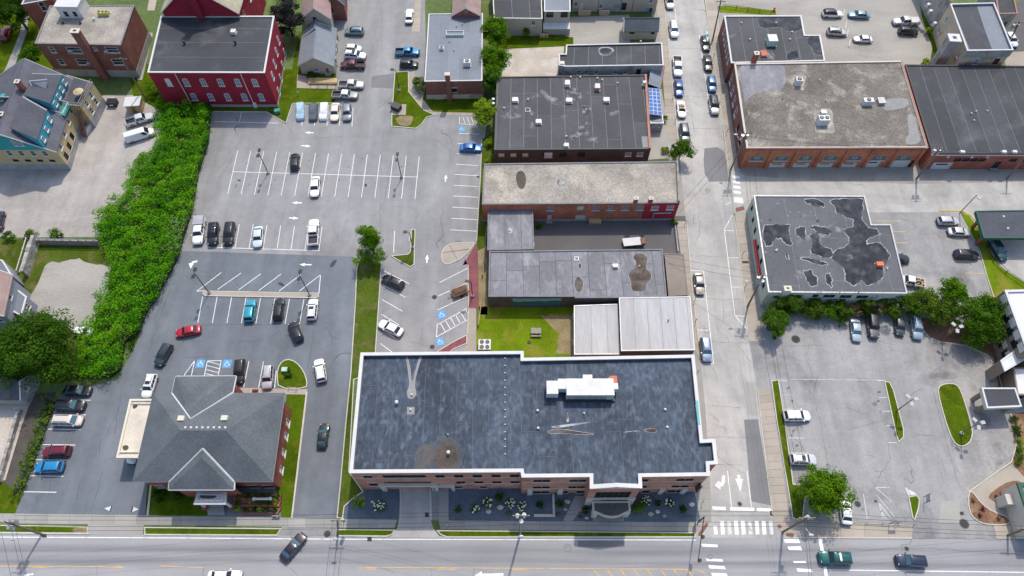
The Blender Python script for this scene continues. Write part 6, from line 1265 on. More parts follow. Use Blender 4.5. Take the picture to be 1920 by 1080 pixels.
Q4 = PP([(612, -60), (612, 12), (645, 12), (645, -60)], 4.0); rs = building('red_stair_house', 'brown house with red outdoor stair at the top edge', None, 5, 'brick_brown', {1: [(620, 20, 620, 20, 1, 1.1, 1.5, 'dark')]}, world=ccw(Q4)); gable(rs, [rs.P[0], rs.P[1], rs.P[2], rs.P[3]], 5, 7.5, 'shingle_dark', 'brick_brown', .3)
s0 = W(636, 33, 0); stt = thing('red_stair', 'red wooden stair in front of the brown house', 'stairs', (s0.x, s0.y, 0))
for k in range(9): MB().box(s0.x-.7, s0.x+.7, s0.y+.32*k, s0.y+.32*k+.3, .2*k+.1, .2*k+.2).build('tread', MT['wood_tan'], stt)
for s in (-.75, .75): MB().bar((s0.x+s, s0.y, .9), (s0.x+s, s0.y+2.9, 2.8), .12).build('rail', MT['wall_scarlet'], stt); MB().bar((s0.x+s, s0.y, .05), (s0.x+s, s0.y+2.9, 1.9), .2).build('stringer', MT['wall_scarlet'], stt)
# ---- grey roofed brick building with green turret
B5 = building('grey_roof_clinic', 'brick building with grey sheeted roof and a green turret porch', [(804, 26), (796, 152.5), (904, 151), (905, 25)], 5.3, 'brick_brown', {1: [(852, 169, 852, 169, 1, 1.1, 1.2, 'lime'), (824, 184, 824, 184, 1, 1.4, .8, 'dark')], 0: []}, band=(1.3, 'wall_tan'))
flat_roof(B5, 'roof_light', .12, .2, 'white_trim', (0, 2.4, 'seam_light', 8), .05, .1)
p0, p1, e, n = edge_frame(B5, 1); u = onwall(841, 160, p0, p1)[0]; q = p0+e*u+n*.4; ch = MB().obox((q.x, q.y), e, 1.0, .8, 0, 7.6).build('chimney', MT['brick_brown'], B5.root); MB().obox((q.x, q.y), e, 1.15, .95, 7.6, 7.75).build('cap', MT['limestone'], ch)
rooftop_box('condenser', 'white square condenser left on the grey clinic roof', 'air conditioner', 828, 90, B5.zr, .9, .9, .7, 'metal_white', 0, 1); rooftop_box('rooftop_unit', 'white rooftop unit with round fan near the front of the grey clinic roof', 'air conditioner', 876, 118, B5.zr, 1.5, 1.2, 1.2, 'metal_white', 0, 1)
fr = thing('roof_skylight_frame', 'long glazed skylight frame on the grey clinic roof', 'skylight', W(853, 63, B5.zr)); c = W(853, 63, B5.zr+.3); MB().ring([(c.x-2, c.y-.7), (c.x+2, c.y-.7), (c.x+2, c.y+.7), (c.x-2, c.y+.7)], .12, B5.zr, B5.zr+.6).build('frame', MT['metal_white'], fr)
for k in range(6): MB().box(c.x-1.85+.62*k, c.x-1.85+.62*k+.55, c.y-.55, c.y+.55, B5.zr+.3, B5.zr+.4).build('pane', MT['glass_pale'], fr)
for x, y in ((856, 49), (867, 45), (843, 77), (851, 94)): vent(B5, x, y, .22, .5, 'metal_grey')
tc = W(881, 180, 0); tu = []
for k in range(8): a = math.pi/8+k*math.pi/4; tu.append(Vector((tc.x+1.75*math.cos(a), tc.y+.9+1.75*math.sin(a))))
tr = MB(); apx = (tc.x, tc.y+1.2, 5.2)
mid8 = [Vector((tc.x, tc.y+.9)).lerp(v, .62) for v in tu]
V = [(v.x, v.y, 3.0) for v in tu]+[(v.x, v.y, 4.6) for v in mid8]+[apx]
tr.add(V, [(k, (k+1) % 8, 8+(k+1) % 8, 8+k) for k in range(8)]+[(8+k, 8+(k+1) % 8, 16) for k in range(8)]); tr.build('turret_roof', MT['copper_green'], B5.root)
for k in (4, 5, 6, 7): v = Vector((tc.x, tc.y+.9)).lerp(tu[k], .85); MB().tube((v.x, v.y, 0), (v.x, v.y, 3.0), .13).build('porch_post', MT['white_trim'], B5.root)
gq = [Vector((W2(850, 27, 6).x, W2(850, 27, 6).y+14)), W2(849, 27, 6), W2(899, 27, 6), Vector((W2(899, 27, 6).x, W2(899, 27, 6).y+14))]; B5b = building('brown_gabled_house', 'brick house with brownish gable roof behind the grey clinic roof', None, 6.0, 'brick_red', {}, world=gq); gable(B5b, gq, 6.0, 8.0, 'shingle_brown', 'brick_red', .3)
bx = W(874, 24, 7); MB().box(bx.x-.4, bx.x+.4, gq[1].y-.1, gq[1].y+.02, 6.3, 7.2).build('window', MT['glass_pale'], B5b.root)
# ---- right-hand brick buildings
B18 = building('dark_roof_brick_building', 'brick building with patchy dark stepped roof beside the gravel lot', [(1358, 29.5), (1371, 118), (1547, 114), (1538, 65.5), (1509, 65.5), (1502.5, 29)], 5.8, 'brick_brown', {0: [(1357, 60, 1366, 112, 6, .9, 1.6, 'sash')]})
flat_roof(B18, 'roof_black_stained', .2, .3, 'white_trim', (0, 3.1, 'seam_light', None), .05, .12)
for px in ([(1420, 34), (1500, 32), (1506, 55), (1480, 60), (1462, 50), (1425, 52)], [(1512, 70), (1536, 68), (1543, 105), (1530, 100), (1516, 85)], [(1475, 100), (1495, 92), (1500, 108), (1478, 111)]): blob(B18.root, wob(px, 2), B18.zr+.003, 'puddle_dark', 'damp_patch', edge=.1)
rooftop_box('rooftop_unit', 'pale green rooftop unit on the dark stepped roof', 'air conditioner', 1447, 76, B18.zr, 2.0, 2.2, 1.5, 'unit_teal', 0, 0, top='metal_white'); rooftop_box('roof_box', 'flat red box beside the brick chimney', 'roof box', 1432, 101, B18.zr, 1.3, 1.6, .4, 'unit_red', top='unit_red')
chimney(B18.root, 1419, 100, 5.9, 1.0, 1.0, 2.4, 'brick_red')
for x, y in ((1390, 43), (1455, 43), (1485, 60), (1406, 74), (1481, 74)): vent(B18, x, y, .3, .4, 'cream_trim')
B19 = building('gravel_roof_workshop', 'wide brick workshop with gravel roof, glass block windows and white garage panels', [(1377, 119), (1400, 278), (1740, 277), (1691, 114)], 6.0, 'brick_orange', {
    1: [(1419, 297.5, 1695, 295.5, 7, 2.9, 1.5, 'block'), (1455, 313.5, 1587.5, 314.5, 4, 3.3, 1.3, 'panel'), (1631, 314.5, 1631, 314.5, 1, 2.9, 2.0, 'garage'), (1682, 314.5, 1682, 314.5, 1, 3.6, 2.0, 'wdoor'), (1724, 312, 1724, 312, 1, 1.2, 2.1, 'gdoor')], 0: [(1371, 150, 1380, 210, 4, 1.4, 2.4, 'sash'), (1384, 240, 1388, 265, 2, 1.2, 2.0, 'dark')]}, {0: 'brick_brown'})
flat_roof(B19, 'roof_gravel_dark', .2, .35, 'limestone', None, .06, .14)
L = elen(B19, 1)
for k in range(8):
    u = .45+(L-.9)*k/7; wallbox(B19, 1, u-.3, u+.3, 0, 5.6, .28, 'brick_pier', 'brick_orange')
wallbox(B19, 2, .1, elen(B19, 2)-.1, 6.035, 6.12, .3, 'tile_coping', 'terracotta', -.25); wallbox(B19, 1, .1, L-.4, 6.035, 6.1, .16, 'tile_coping', 'terracotta', -.1); wallbox(B19, 1, .05, L-.05, 5.62, 5.85, .2, 'cornice', 'brick_red')
blob(B19.root, wob([(1384, 123), (1470, 122), (1474, 150), (1465, 168), (1432, 172), (1415, 175), (1400, 190), (1396, 190)], 1.5), B19.zr, 'roof_grey', 'membrane_patch', it=1)
blob(B19.root, [(1655, 186), (1700, 182), (1706, 200), (1668, 208), (1655, 205)], B19.zr, 'patch_grey', 'membrane_patch', it=1); blob(B19.root, [(1700, 215), (1712, 213), (1722, 245), (1728, 268), (1700, 272), (1697, 262), (1705, 250)], B19.zr, 'patch_grey', 'membrane_patch', it=1)
for px in ([(1524, 205), (1556, 203), (1564, 232), (1570, 250), (1530, 252)], [(1483, 142), (1510, 142), (1506, 168), (1486, 168)]): blob(B19.root, wob(px, 3.5), B19.zr, 'bare_gravel', 'bare_gravel')
rooftop_box('rooftop_unit', 'white unit with two fans on the gravel workshop roof', 'air conditioner', 1543, 226, B19.zr, 2.2, 1.5, 1.7, 'metal_white', 0, 2); rooftop_box('rooftop_unit', 'small white unit behind the two-fan unit on the workshop roof', 'air conditioner', 1544, 211, B19.zr, 1.1, .9, .5, 'metal_white', top='metal_white')
rooftop_box('rooftop_unit', 'white upright unit near the chimney on the workshop roof', 'air conditioner', 1497, 153, B19.zr, 1.4, 1.3, 1.6, 'metal_white', 0, 1); rooftop_box('rooftop_unit', 'white unit with one fan at the right of the workshop roof', 'air conditioner', 1627, 191, B19.zr, 2.1, 1.2, 1.3, 'metal_white', 0, 1); rooftop_box('rooftop_unit', 'grey box unit beside the right-hand white unit', 'air conditioner', 1652, 190, B19.zr, 1.4, 1.6, .6, 'metal_grey', top='metal_grey')
for x, y in ((1548, 190), (1467, 186)): vent(B19, x, y, .4, .2, 'metal_dark', False)
vent(B19, 1536, 150, .25, .6)
B20 = building('seamed_roof_brick_building', 'red brick building with black seamed roof at the right edge', [(1697, 121), (1748, 287), (2010, 288), (1960, 124)], 5.0, 'brick_red', {1: [(1795, 300, 1842, 299, 4, 1.5, 1.0, 'plain'), (1765, 311, 1765, 311, 1, 4.0, 2.0, 'panel'), (1868, 309, 1868, 309, 1, 1.3, 2.0, 'gdoor'), (1900, 300, 1925, 300, 2, 1.5, 1.0, 'plain')]})
flat_roof(B20, 'roof_black', .2, .3, 'metal_dark', (0, 3.0, 'seam_light', None), .05, .12)
L = elen(B20, 1); wallbox(B20, 1, .05, L-.05, 4.4, 4.6, .2, 'white_band', 'white_trim')
for x in (1778, 1823, 1852): p0, p1, e, n = edge_frame(B20, 1); u, z = onwall(x, 294, p0, p1); wallbox(B20, 1, u-.25, u+.25, 3.6, 4.1, .08, 'tie_star', 'white_trim')
for x in (1804, 1882, 1902): rooftop_box('parapet_box', 'white box on the front parapet of the seamed roof, %s' % {1804: 'nearest the utility pole', 1882: 'middle one of three', 1902: 'rightmost of three'}[x], 'roof box', x, 285, 5.0, .8, .5, .4, 'metal_white', top='metal_white', group='white boxes on the front parapet')
for x, y in ((1821, 213), (1826, 226), (1830, 209), (1851, 208)): vent(B20, x, y, .25, .35)
B21 = building('tan_block_building', 'tall tan stucco building with concave grey roof and big square chimney', [(1782, 7), (1814, 95), (1900, 93.5), (1864, 5)], 8.2, 'wall_tan', {0: [(1773, 40, 1800, 100, 3, 1.0, 1.5, 'pale'), (1760, 60, 1775, 90, 2, .9, 1.2, 'pale')], 1: [(1830, 116, 1830, 116, 1, 1.2, 1.6, 'pale'), (1868, 115, 1868, 115, 1, 1.2, 1.6, 'plain')]})
flat_roof(B21, 'roof_light', .5, .25, 'white_trim', None, .06, .14)
MB().sheet(PP([(1786, 12), (1818, 92), (1860, 92), (1848, 60), (1832, 12)], B21.zr+.01), B21.zr+.01).build('dark_membrane', MT['roof_black'], B21.root)
L = elen(B21, 1); wallbox(B21, 1, -.05, L+.05, 6.4, 8.0, .15, 'concrete_band', 'wall_grey')
cb = W(1789, 72, 8.6); q = (cb.x, cb.y); ch = MB().obox(q, (B21.P[1]-B21.P[0]), 2.2, 2.3, 0, 8.6).build('chimney', MT['wall_grey'], B21.root); MB().obox(q, (B21.P[1]-B21.P[0]), 2.5, 2.6, 8.6, 8.85).build('cap', MT['white_trim'], ch); MB().obox(q, (1, 0), .8, .8, 8.85, 8.9).build('flue', MT['black_paint'], ch)
gP = ccw([W2(1716, 0, 0)+Vector((.4, 14)), W2(1742, 50, 0)+Vector((.2, 0)), W2(1782, 5, 8)+Vector((.5, 0)), W2(1782, 5, 8)+Vector((2, 14))])
B21b = building('grey_rear_building', 'grey walled rear building with brick corner strip and white condensers', None, 8.0, 'wall_grey', {}, world=gP); flat_roof(B21b, 'roof_black', .1, .2, 'terracotta')
for k, (x, y, z) in enumerate(((1740, 10, 4.2), (1744, 22, 3.4), (1752, 45, 2.6))): rooftop_box('wall_condenser', 'white condenser on the grey rear wall, %s' % ['uppermost', 'second', 'lowest beside the brick strip'][k], 'air conditioner', x, y, z, .9, .7, .8, 'metal_white', .6, 0, group='condensers on the grey rear wall')
B21c = building('red_trim_roof_building', 'building with dark roof edged in red at the top right corner', [(1862, -40), (1872, 26), (1908, 25), (1893, -40)], 7.5, 'wall_grey', {1: [(1884, 45, 1890, 45, 2, .8, 1.4, 'dark')]}); flat_roof(B21c, 'roof_black', .2, .25, 'terracotta')
# ---- veterans hall (puddled roof)
B22 = building('veterans_hall', 'sage green hall with grey roof covered in dark puddle stains and three flags', [(1413.7, 366.5), (1441, 547.5), (1701, 550), (1670, 421), (1634, 421), (1621, 367.5)], 5.1, 'wall_sage', {
    1: [(1529, 554.5, 1529, 554.5, 1, 1.0, 1.0, 'dark'), (1549, 555, 1560, 555, 2, 1.0, 1.0, 'dark'), (1580, 556, 1591, 556, 2, 1.0, 1.0, 'dark'), (1611, 556.5, 1622, 556.5, 2, 1.0, 1.0, 'dark'), (1640, 556, 1640, 556, 1, 1.0, 1.0, 'boarded')],
    0: [(1410, 390, 1411, 396, 1, .9, 1.3, 'dark'), (1412, 412, 1412, 412, 1, .9, 1.2, 'dark'), (1416, 432, 1416, 432, 1, .9, 1.4, 'dark'), (1421, 465, 1421, 465, 1, .9, 1.4, 'dark'), (1427, 490, 1427, 490, 1, .9, 1.4, 'dark'), (1432, 535, 1432, 535, 1, .9, 1.4, 'dark')]})
flat_roof(B22, 'roof_puddled', .15, .2, 'metal_grey', (0, 5.6, 'seam_light', 11), .06, .1)
Z = B22.zr
VP = ([(1432, 423), (1452, 420), (1480, 422), (1479, 440), (1485, 458), (1475, 459), (1465, 447), (1455, 446), (1445, 460), (1437, 461), (1431, 445)], [(1494, 428), (1506, 424), (1511, 430), (1508, 450), (1500, 445), (1492, 438)], [(1508, 375), (1530, 374), (1545, 382), (1544, 388), (1530, 387), (1515, 381)], [(1518, 427), (1530, 424), (1550, 427), (1560, 435), (1552, 442), (1540, 438), (1528, 430)],
      [(1518, 440), (1532, 436), (1538, 445), (1534, 455), (1545, 462), (1560, 468), (1562, 480), (1545, 484), (1535, 478), (1520, 475), (1522, 462), (1524, 455)],
      [(1556, 377), (1575, 372), (1617, 374), (1618, 390), (1615, 410), (1628, 428), (1645, 430), (1650, 440), (1634, 445), (1622, 450), (1626, 458), (1650, 455), (1668, 475), (1665, 490), (1655, 500), (1655, 520), (1640, 530), (1625, 535), (1615, 525), (1600, 535), (1585, 525), (1585, 505), (1572, 495), (1560, 485), (1565, 470), (1590, 460), (1593, 445), (1580, 432), (1600, 425), (1600, 412), (1585, 405), (1570, 400), (1566, 388)],
      [(1508, 508), (1520, 506), (1525, 515), (1533, 522), (1532, 535), (1522, 538), (1512, 525)], [(1548, 515), (1555, 512), (1560, 525), (1558, 538), (1550, 530)], [(1500, 482), (1520, 484), (1540, 490), (1552, 495), (1540, 497), (1522, 492)], [(1474, 475), (1478, 478), (1478, 486), (1474, 484)])
for px in VP: blob(B22.root, wob(px, 1.7, 5), Z+.003, 'puddle_dark', 'puddle', it=1, edge=.2)
blob(B22.root, wob([(1582, 478), (1594, 475), (1598, 485), (1588, 489)], 2), Z+.009, 'residue', 'residue')
for _ in range(26): x, y = R.uniform(1430, 1560), R.uniform(376, 500); blob(B22.root, [(x, y), (x+R.uniform(1, 7), y-1), (x+4, y+R.uniform(2, 6)), (x-2, y+4)], Z+.002, 'residue', 'residue')
rooftop_box('roof_box', 'orange box near the right end of the puddled roof', 'roof box', 1649, 496, Z, 1.2, .8, .6, 'orange', top='orange'); vent(B22, 1455, 470, .3, .3); vent(B22, 1663, 504, .25, .4); chimney(B22.root, 1477, 541, 5.1, 1.2, .9, .9, 'cream_trim', base=0, cap='cream_trim')
for k, (x, y, m, lb) in enumerate(((1538, 542, 'blue_flag', 'blue flag'), (1572, 544, 'flag_red', 'red and white striped flag'), (1605, 543, 'black_paint', 'black and white flag'))):
    b0 = W(1520+35*k, 553, 4.3); top = Vector(b0)+Vector((1.5, -.2, 2.2)); fl = thing('flag', lb+' on a slanted pole at the sage green hall', 'flag', b0, 'flags on the hall front')
    MB().tube(b0, top, .04, .03, 6).build('pole', MT['metal_white'], fl)
    V = []; F = []
    for i in range(6):
        for j in range(3): V.append((top.x-.15*i*.4+.02*j, top.y+.12*math.sin(i*1.3)+.1*j, top.z-.28*i-.5*j*.4))
    for i in range(5):
        for j in range(2): F.append((i*3+j, i*3+j+1, i*3+j+4, i*3+j+3))
    MB().add(V, F).build('cloth', MT[m], fl)
    if k: MB().add([(v[0]+.01, v[1]-.03, v[2]+.02) for v in V[6:15]], [(0, 1, 4, 3), (3, 4, 7, 6)]).build('white_stripes', MT['white_paint'], fl)
p0, p1, e, n = edge_frame(B22, 1); ua, za = onwall(1551, 563.5, p0, p1); ub, zb = onwall(1581, 563.5, p0, p1)
fc = bpy.data.curves.new('lettering', 'FONT'); fc.body = 'V.F.W. 618'; fc.size = .75; fc.extrude = .03; fc.align_x = 'CENTER'
ft = bpy.data.objects.new('tmp', fc); COL.objects.link(ft); bpy.context.view_layer.update(); fo = link('lettering', bpy.data.meshes.new_from_object(ft.evaluated_get(bpy.context.evaluated_depsgraph_get())), MT['black_paint'], B22.root); bpy.data.objects.remove(ft); q = p0+e*((ua+ub)/2)+n*.03; fo.location = Vector((q.x, q.y, 2.3))-org(B22.root); fo.rotation_euler = (math.pi/2, 0, math.atan2(e.y, e.x))
wallbox(B22, 0, 9.0, 17.0, 2.6, 3.0, .5, 'red_awning', 'wall_scarlet')
# ---- drive-through canopy, office, corner pavilion
B23 = thing('drive_through_canopy', 'dark flat canopy with green fascia over the drive-through lane', 'canopy', W(1880, 440, 0)); Pq = ccw(PP([(1830, 395), (1845, 446), (1960, 446), (1960, 393)], 4.0))
MB().prism(Pq, 3.2, 3.75, True).build('fascia', MT['green_trim'], B23); MB().ring(inset(Pq, -.02), .25, 3.5, 4.0).build('coping', MT['green_trim'], B23); MB().prism(inset(Pq, .25), 3.751, 3.86).build('roof', MT['shingle_dark'], B23)
for q in (Pq[1]+Vector((1.2, 1.2)), Pq[0]+Vector((1.2, -1.2))): MB().obox((q.x, q.y), (1, 0), .5, .5, 0, 3.2).build('column', MT['brick_red'], B23)
for x, y in ((1882, 406), (1890, 428)): p = W(x, y, 3.9); MB().ball((p.x, p.y, 3.9), .25, .25, .15, 8, 5).build('roof_vent', MT['white_trim'], B23)
B24 = building('office_building', 'taupe office building with white roof and alternating white window panels', [(1884, 544), (1926, 660), (2080, 640), (2040, 540)], 7.3, 'wall_taupe', {0: [(1878, 575, 1902, 645, 4, 1.5, 1.7, 'plain'), (1868, 620, 1885, 665, 3, 1.5, 1.7, 'plain')]}); flat_roof(B24, 'roof_white', .3, .4, 'white_trim', None, .06, .15)
L = elen(B24, 0)
for k in range(6):
    u = 1.4+k*2.35
    if u < L-1: wallbox(B24, 0, u-.8, u+.8, 5.75, 7.0, .12, 'white_panel', 'white_trim'); wallbox(B24, 0, u-.8, u+.8, 2.4, 3.5, .12, 'white_panel', 'white_trim')
B24b = building('office_entrance_wing', 'brown entrance wing with white roof edge beside the office canopy', [(1876, 676), (1884, 696), (1980, 640), (1960, 615)], 4.6, 'wall_taupe', {1: [(1895, 712, 1895, 712, 1, .6, .6, 'pale')]}); flat_roof(B24b, 'roof_white', .05, .3, 'white_trim', None, .05, .1)
wb = building('office_lower_wall', 'brown lower office wall behind the entrance canopy', [(1900, 690), (1908, 740), (1990, 740), (1980, 690)], 3.4, 'wall_taupe', {1: [(1912, 745, 1912, 745, 1, 1.2, 1.2, 'dark')]}); flat_roof(wb, 'roof_white', .05, .2, 'wall_taupe')
cn = thing('entrance_canopy', 'dark roofed entrance canopy with white edge at the office drop-off', 'canopy', W(1875, 770, 0)); Pq = ccw(PP([(1841, 727), (1851, 765), (1916, 762), (1904, 727)], 3.9)); MB().prism(Pq, 3.0, 3.55, True).build('slab', MT['cream_trim'], cn); MB().ring(inset(Pq, -.04), .28, 3.2, 3.9).build('coping', MT['white_trim'], cn); MB().sheet(inset(Pq, .23), 3.75).build('roof', MT['roof_black'], cn)
for f, g_ in ((.08, .2), (.08, .8), (.9, .2), (.9, .8)):
    TLq, TRq = W2(1841, 727, 3.9), W2(1904, 727, 3.9); BLq, BRq = W2(1851, 765, 3.9), W2(1916, 762, 3.9); q = TLq.lerp(TRq, f).lerp(BLq.lerp(BRq, f), g_); MB().obox((q.x, q.y), (1, 0), .6, .6, 0, 3.0).build('column', MT['wall_taupe'], cn)
B25 = building('corner_pavilion', 'pavilion with green-edged flat roof at the lower right corner', [(1908, 906), (1940, 1000), (2040, 1000), (2010, 900)], 4.6, 'limestone', {}); flat_roof(B25, 'roof_brown_pink' if False else 'shingle_brown', .25, .5, 'green_trim', None, .08, .3)
p0, p1, e, n = edge_frame(B25, 0); c = p0+e*2+n*.6; MB().obox((c.x, c.y), e, 1.6, 1.2, 0, 2.6).build('pier', MT['limestone'], B25.root)

# ---- teal and yellow house at the left
zt = 6.0; Qh = ccw(PP([(2, 140), (-52, 281), (103, 282), (142, 153)], zt))
B1 = building('teal_gabled_house', 'rambling yellow house with teal gable, turquoise dormers and dark shingle roofs', None, zt, 'wall_yellow', {1: [(17, 287, 84, 287.5, 4, 1.1, 1.5, 'sash'), (30, 301, 98, 301, 4, 1.2, .7, 'dark')], 2: [(111, 273, 119, 250, 2, 1.2, 1.6, 'sash'), (126, 225, 134, 208, 2, 1.1, 1.6, 'sash'), (122, 290, 137, 258, 3, 1.2, 1.7, 'dark')]}, world=Qh, band=(1.6, 'foundation'))
gable(B1, Qh, zt, 11.2, 'shingle_purple', 'wall_teal', .3)
for x in (27, 38): p0, p1, e, n = edge_frame(B1, 1); u, z = onwall(x, 266, p0, p1); q = p0+e*u+n*.0; opening(B1.root, (q.x, q.y-.2, z-.9), math.atan2(e.y, e.x)+math.pi, .8, 1.5, 'pale')
def dormer(b, inn, out, zi, zo, zb, roofm, wallm, nwin=3):
    i0, i1 = [W(*p, zi) for p in inn]; o0, o1 = [W(*p, zo) for p in out]
    m = MB(); slab3(m, i0, o0, o1, i1, .18); m.build('dormer_roof', MT[roofm], b.root)
    w = MB(); w.add([(o0.x, o0.y, zb), (o1.x, o1.y, zb), (o1.x, o1.y, zo-.19), (o0.x, o0.y, zo-.19)], [(0, 1, 2, 3)])
    for o, i in ((o0, i0), (o1, i1)): w.add([(o.x, o.y, zb), (o.x, o.y, zo-.19), (i.x, i.y, zi-.19)], [(0, 1, 2)])
    w.build('dormer_wall', MT[wallm], b.root); d = Vector((o1.x-o0.x, o1.y-o0.y)); L = d.length; d /= L
    t = MB(); t.bar(Vector(i1)+Vector((0, 0, .03)), Vector(o1)+Vector((0, 0, .03)), .2).build('dormer_trim', MT['white_trim'], b.root)
    for k in range(nwin):
        u = L*(k+.5)/nwin; p = (o0.x+d.x*u, o0.y+d.y*u, zb+.7); nn = Vector((d.y, -d.x)); opening(b.root, (p[0]+nn.x*.14, p[1]+nn.y*.14, p[2]), math.atan2(d.y, d.x)+math.pi, .9, 1.1, 'sash')
dormer(B1, ((18, 239), (43, 182)), ((70, 262), (88, 207)), 11.0, 9.4, 6.9, 'shingle_dark', 'wall_turquoise', 3)
dormer(B1, ((45, 178), (60, 138)), ((94, 194), (117, 140)), 10.9, 9.3, 6.9, 'shingle_dark', 'wall_turquoise', 4)
chimney(B1.root, 32, 153, 10.6, .9, .9, 1.9, 'brick_red'); chimney(B1.root, 2, 214, 8.5, 1.0, 1.0, 2.6, 'brick_red')
for (a, b_, c_) in (((55, 152), (64, 172), (88, 149)), ((0, 181), (-4, 190), (22, 182))):     # small gabled dormers with white rakes
    A, Bp, C_ = W(*a, 11.4), W(*b_, 9.6), W(*c_, 11.0); m = MB(); m.add([tuple(A), tuple(Bp), (Bp.x+2.6, Bp.y+.4, 9.9), tuple(C_)], [(0, 1, 2, 3)]); m.build('dormer_roof', MT['shingle_light'], B1.root); MB().bar(A, Bp, .22).build('dormer_trim', MT['white_trim'], B1.root); MB().bar(A, C_, .22).build('dormer_trim', MT['white_trim'], B1.root); MB().prism([(Bp.x, Bp.y), (Bp.x+2.4, Bp.y+.3), (Bp.x+2.2, Bp.y+2.4), (Bp.x-.2, Bp.y+2.2)], 8.0, 9.55).build('dormer_wall', MT['wall_teal'], B1.root)
rearQ = ccw(PP([(126, 141), (118, 195), (150, 199), (173, 154.5)], 6.4))
B1b = building('yellow_rear_wing', 'yellow rear wing with roof deck and balcony rails behind the teal house', None, 6.4, 'wall_yellow', {2: [(163, 195, 170, 178, 2, 1.1, 1.5, 'sash'), (172, 208, 180, 190, 2, 1.1, 1.5, 'sash')], 1: [(140, 215, 140, 215, 1, 1.1, 1.6, 'sash')]}, world=rearQ, band=(2.2, 'foundation')); flat_roof(B1b, 'shingle_dark', .06, .2, 'wood_grey', None, .1, .1)
for i in (1, 2):
    p0, p1, e, n = edge_frame(B1b, i); L = elen(B1b, i)
    for zz in (6.8, 7.3): MB().bar((p0.x, p0.y, zz), (p1.x, p1.y, zz), .09).build('deck_rail', MT['wood_grey'], B1b.root)
    for k in range(int(L/1.1)+1): q = p0+e*min(L, k*1.1); MB().bar((q.x, q.y, 6.4), (q.x, q.y, 7.4), .09).build('rail_post', MT['wood_grey'], B1b.root)
ub = W(147, 172, 7.6); um = thing('parasol', 'pale yellow parasol on the roof deck of the yellow wing', 'parasol', (ub.x, ub.y, 6.4)); V = [(ub.x, ub.y, 8.2)]+[(ub.x+1.1*math.cos(k*.7854), ub.y+1.1*math.sin(k*.7854), 7.7) for k in range(8)]; MB().add(V, [(0, 1+k, 1+(k+1) % 8) for k in range(8)]).build('canopy', MT['wall_yellow'], um); MB().tube((ub.x, ub.y, 6.4), (ub.x, ub.y, 8.2), .04).build('pole', MT['metal_white'], um)
gz = thing('green_balcony', 'green floored balcony with white rail on the teal house', 'balcony', W(118, 205, 6.5)); gp = ccw(PP([(106, 190), (97, 211), (121, 217), (131, 197)], 6.6)); MB().prism(gp, 6.3, 6.55, True).build('floor', MT['copper_green'], gz)
for a, b_ in zip(gp, gp[1:]+gp[:1]): MB().bar((a.x, a.y, 7.4), (b_.x, b_.y, 7.4), .12).build('rail', MT['white_trim'], gz); MB().bar((a.x, a.y, 6.5), (a.x, a.y, 7.45), .12).build('post', MT['white_trim'], gz)
s0, s1 = W(147, 203, 6.2), W(160, 257, .2); so = thing('outside_stair', 'brown wooden outside stair down from the roof deck', 'stairs', (s1.x, s1.y, 0))
d = (s1-s0); side = Vector((-d.y, d.x, 0)).normalized()*.5
for s in (-1, 1): MB().bar(s0+side*s, s1+side*s, .16).build('stringer', MT['wood_brown'], so); MB().bar(s0+side*s+Vector((0, 0, .9)), s1+side*s+Vector((0, 0, .9)), .08).build('rail', MT['wood_brown'], so)
for k in range(15): q = s0.lerp(s1, (k+.5)/15); MB().obox((q.x, q.y), (side.x, side.y), 1.0, .28, q.z-.02, q.z+.04).build('tread', MT['wood_brown'], so)
MB().prism(PP([(158, 255), (164, 255), (178, 232), (174, 232)]), 0, 1.1).solo('white_fence_panel', MT['white_trim'], 'white low fence panel at the foot of the outside stair', 'fence')
# ---- grey houses at the left edge
Q = ccw(PP([(-70, 500), (-80, 590), (2, 588), (18, 518)], 6.5)); G1 = building('lavender_house', 'lavender-grey house with white corner boards at the left edge', None, 6.5, 'wall_lavender', {2: [(12, 552, 12, 552, 1, 1.0, 1.5, 'sash')], 1: [(0, 600, 0, 600, 1, 1.0, 1.4, 'sash')]}, world=Q); gable(G1, Q, 6.5, 8.8, 'shingle_brown', 'wall_lavender', .4)
Q = ccw(PP([(20, 533), (16, 580), (40, 592), (50, 556)], 3.6)); G2 = building('lavender_porch', 'lavender porch block with white trim joined to the lavender house', None, 3.6, 'wall_lavender', {2: [(44, 570, 44, 570, 1, 1.1, 1.4, 'sash')]}, world=Q); flat_roof(G2, 'roof_light', .08, .25, 'white_trim')
Q = ccw(PP([(-60, 470), (-60, 520), (22, 516), (5, 488)], 4.0)); G3 = building('pale_roofed_wing', 'low wing with pale lavender roof behind the lavender house', None, 4.0, 'wall_lavender', {}, world=Q); flat_roof(G3, 'roof_light', .05, .2, 'white_trim')
Q = ccw(PP([(-90, 690), (-90, 746), (34, 746), (56, 700)], 3.4)); G4 = building('slate_roofed_cottage', 'grey cottage with slate blue roof under the big tree', None, 3.4, 'wall_grey', {2: [(46, 727, 46, 727, 1, .9, 1.1, 'sash')]}, world=Q); gable(G4, [Q[1], Q[2], Q[3], Q[0]], 3.4, 5.2, 'shingle_dark', 'wall_grey', .3)
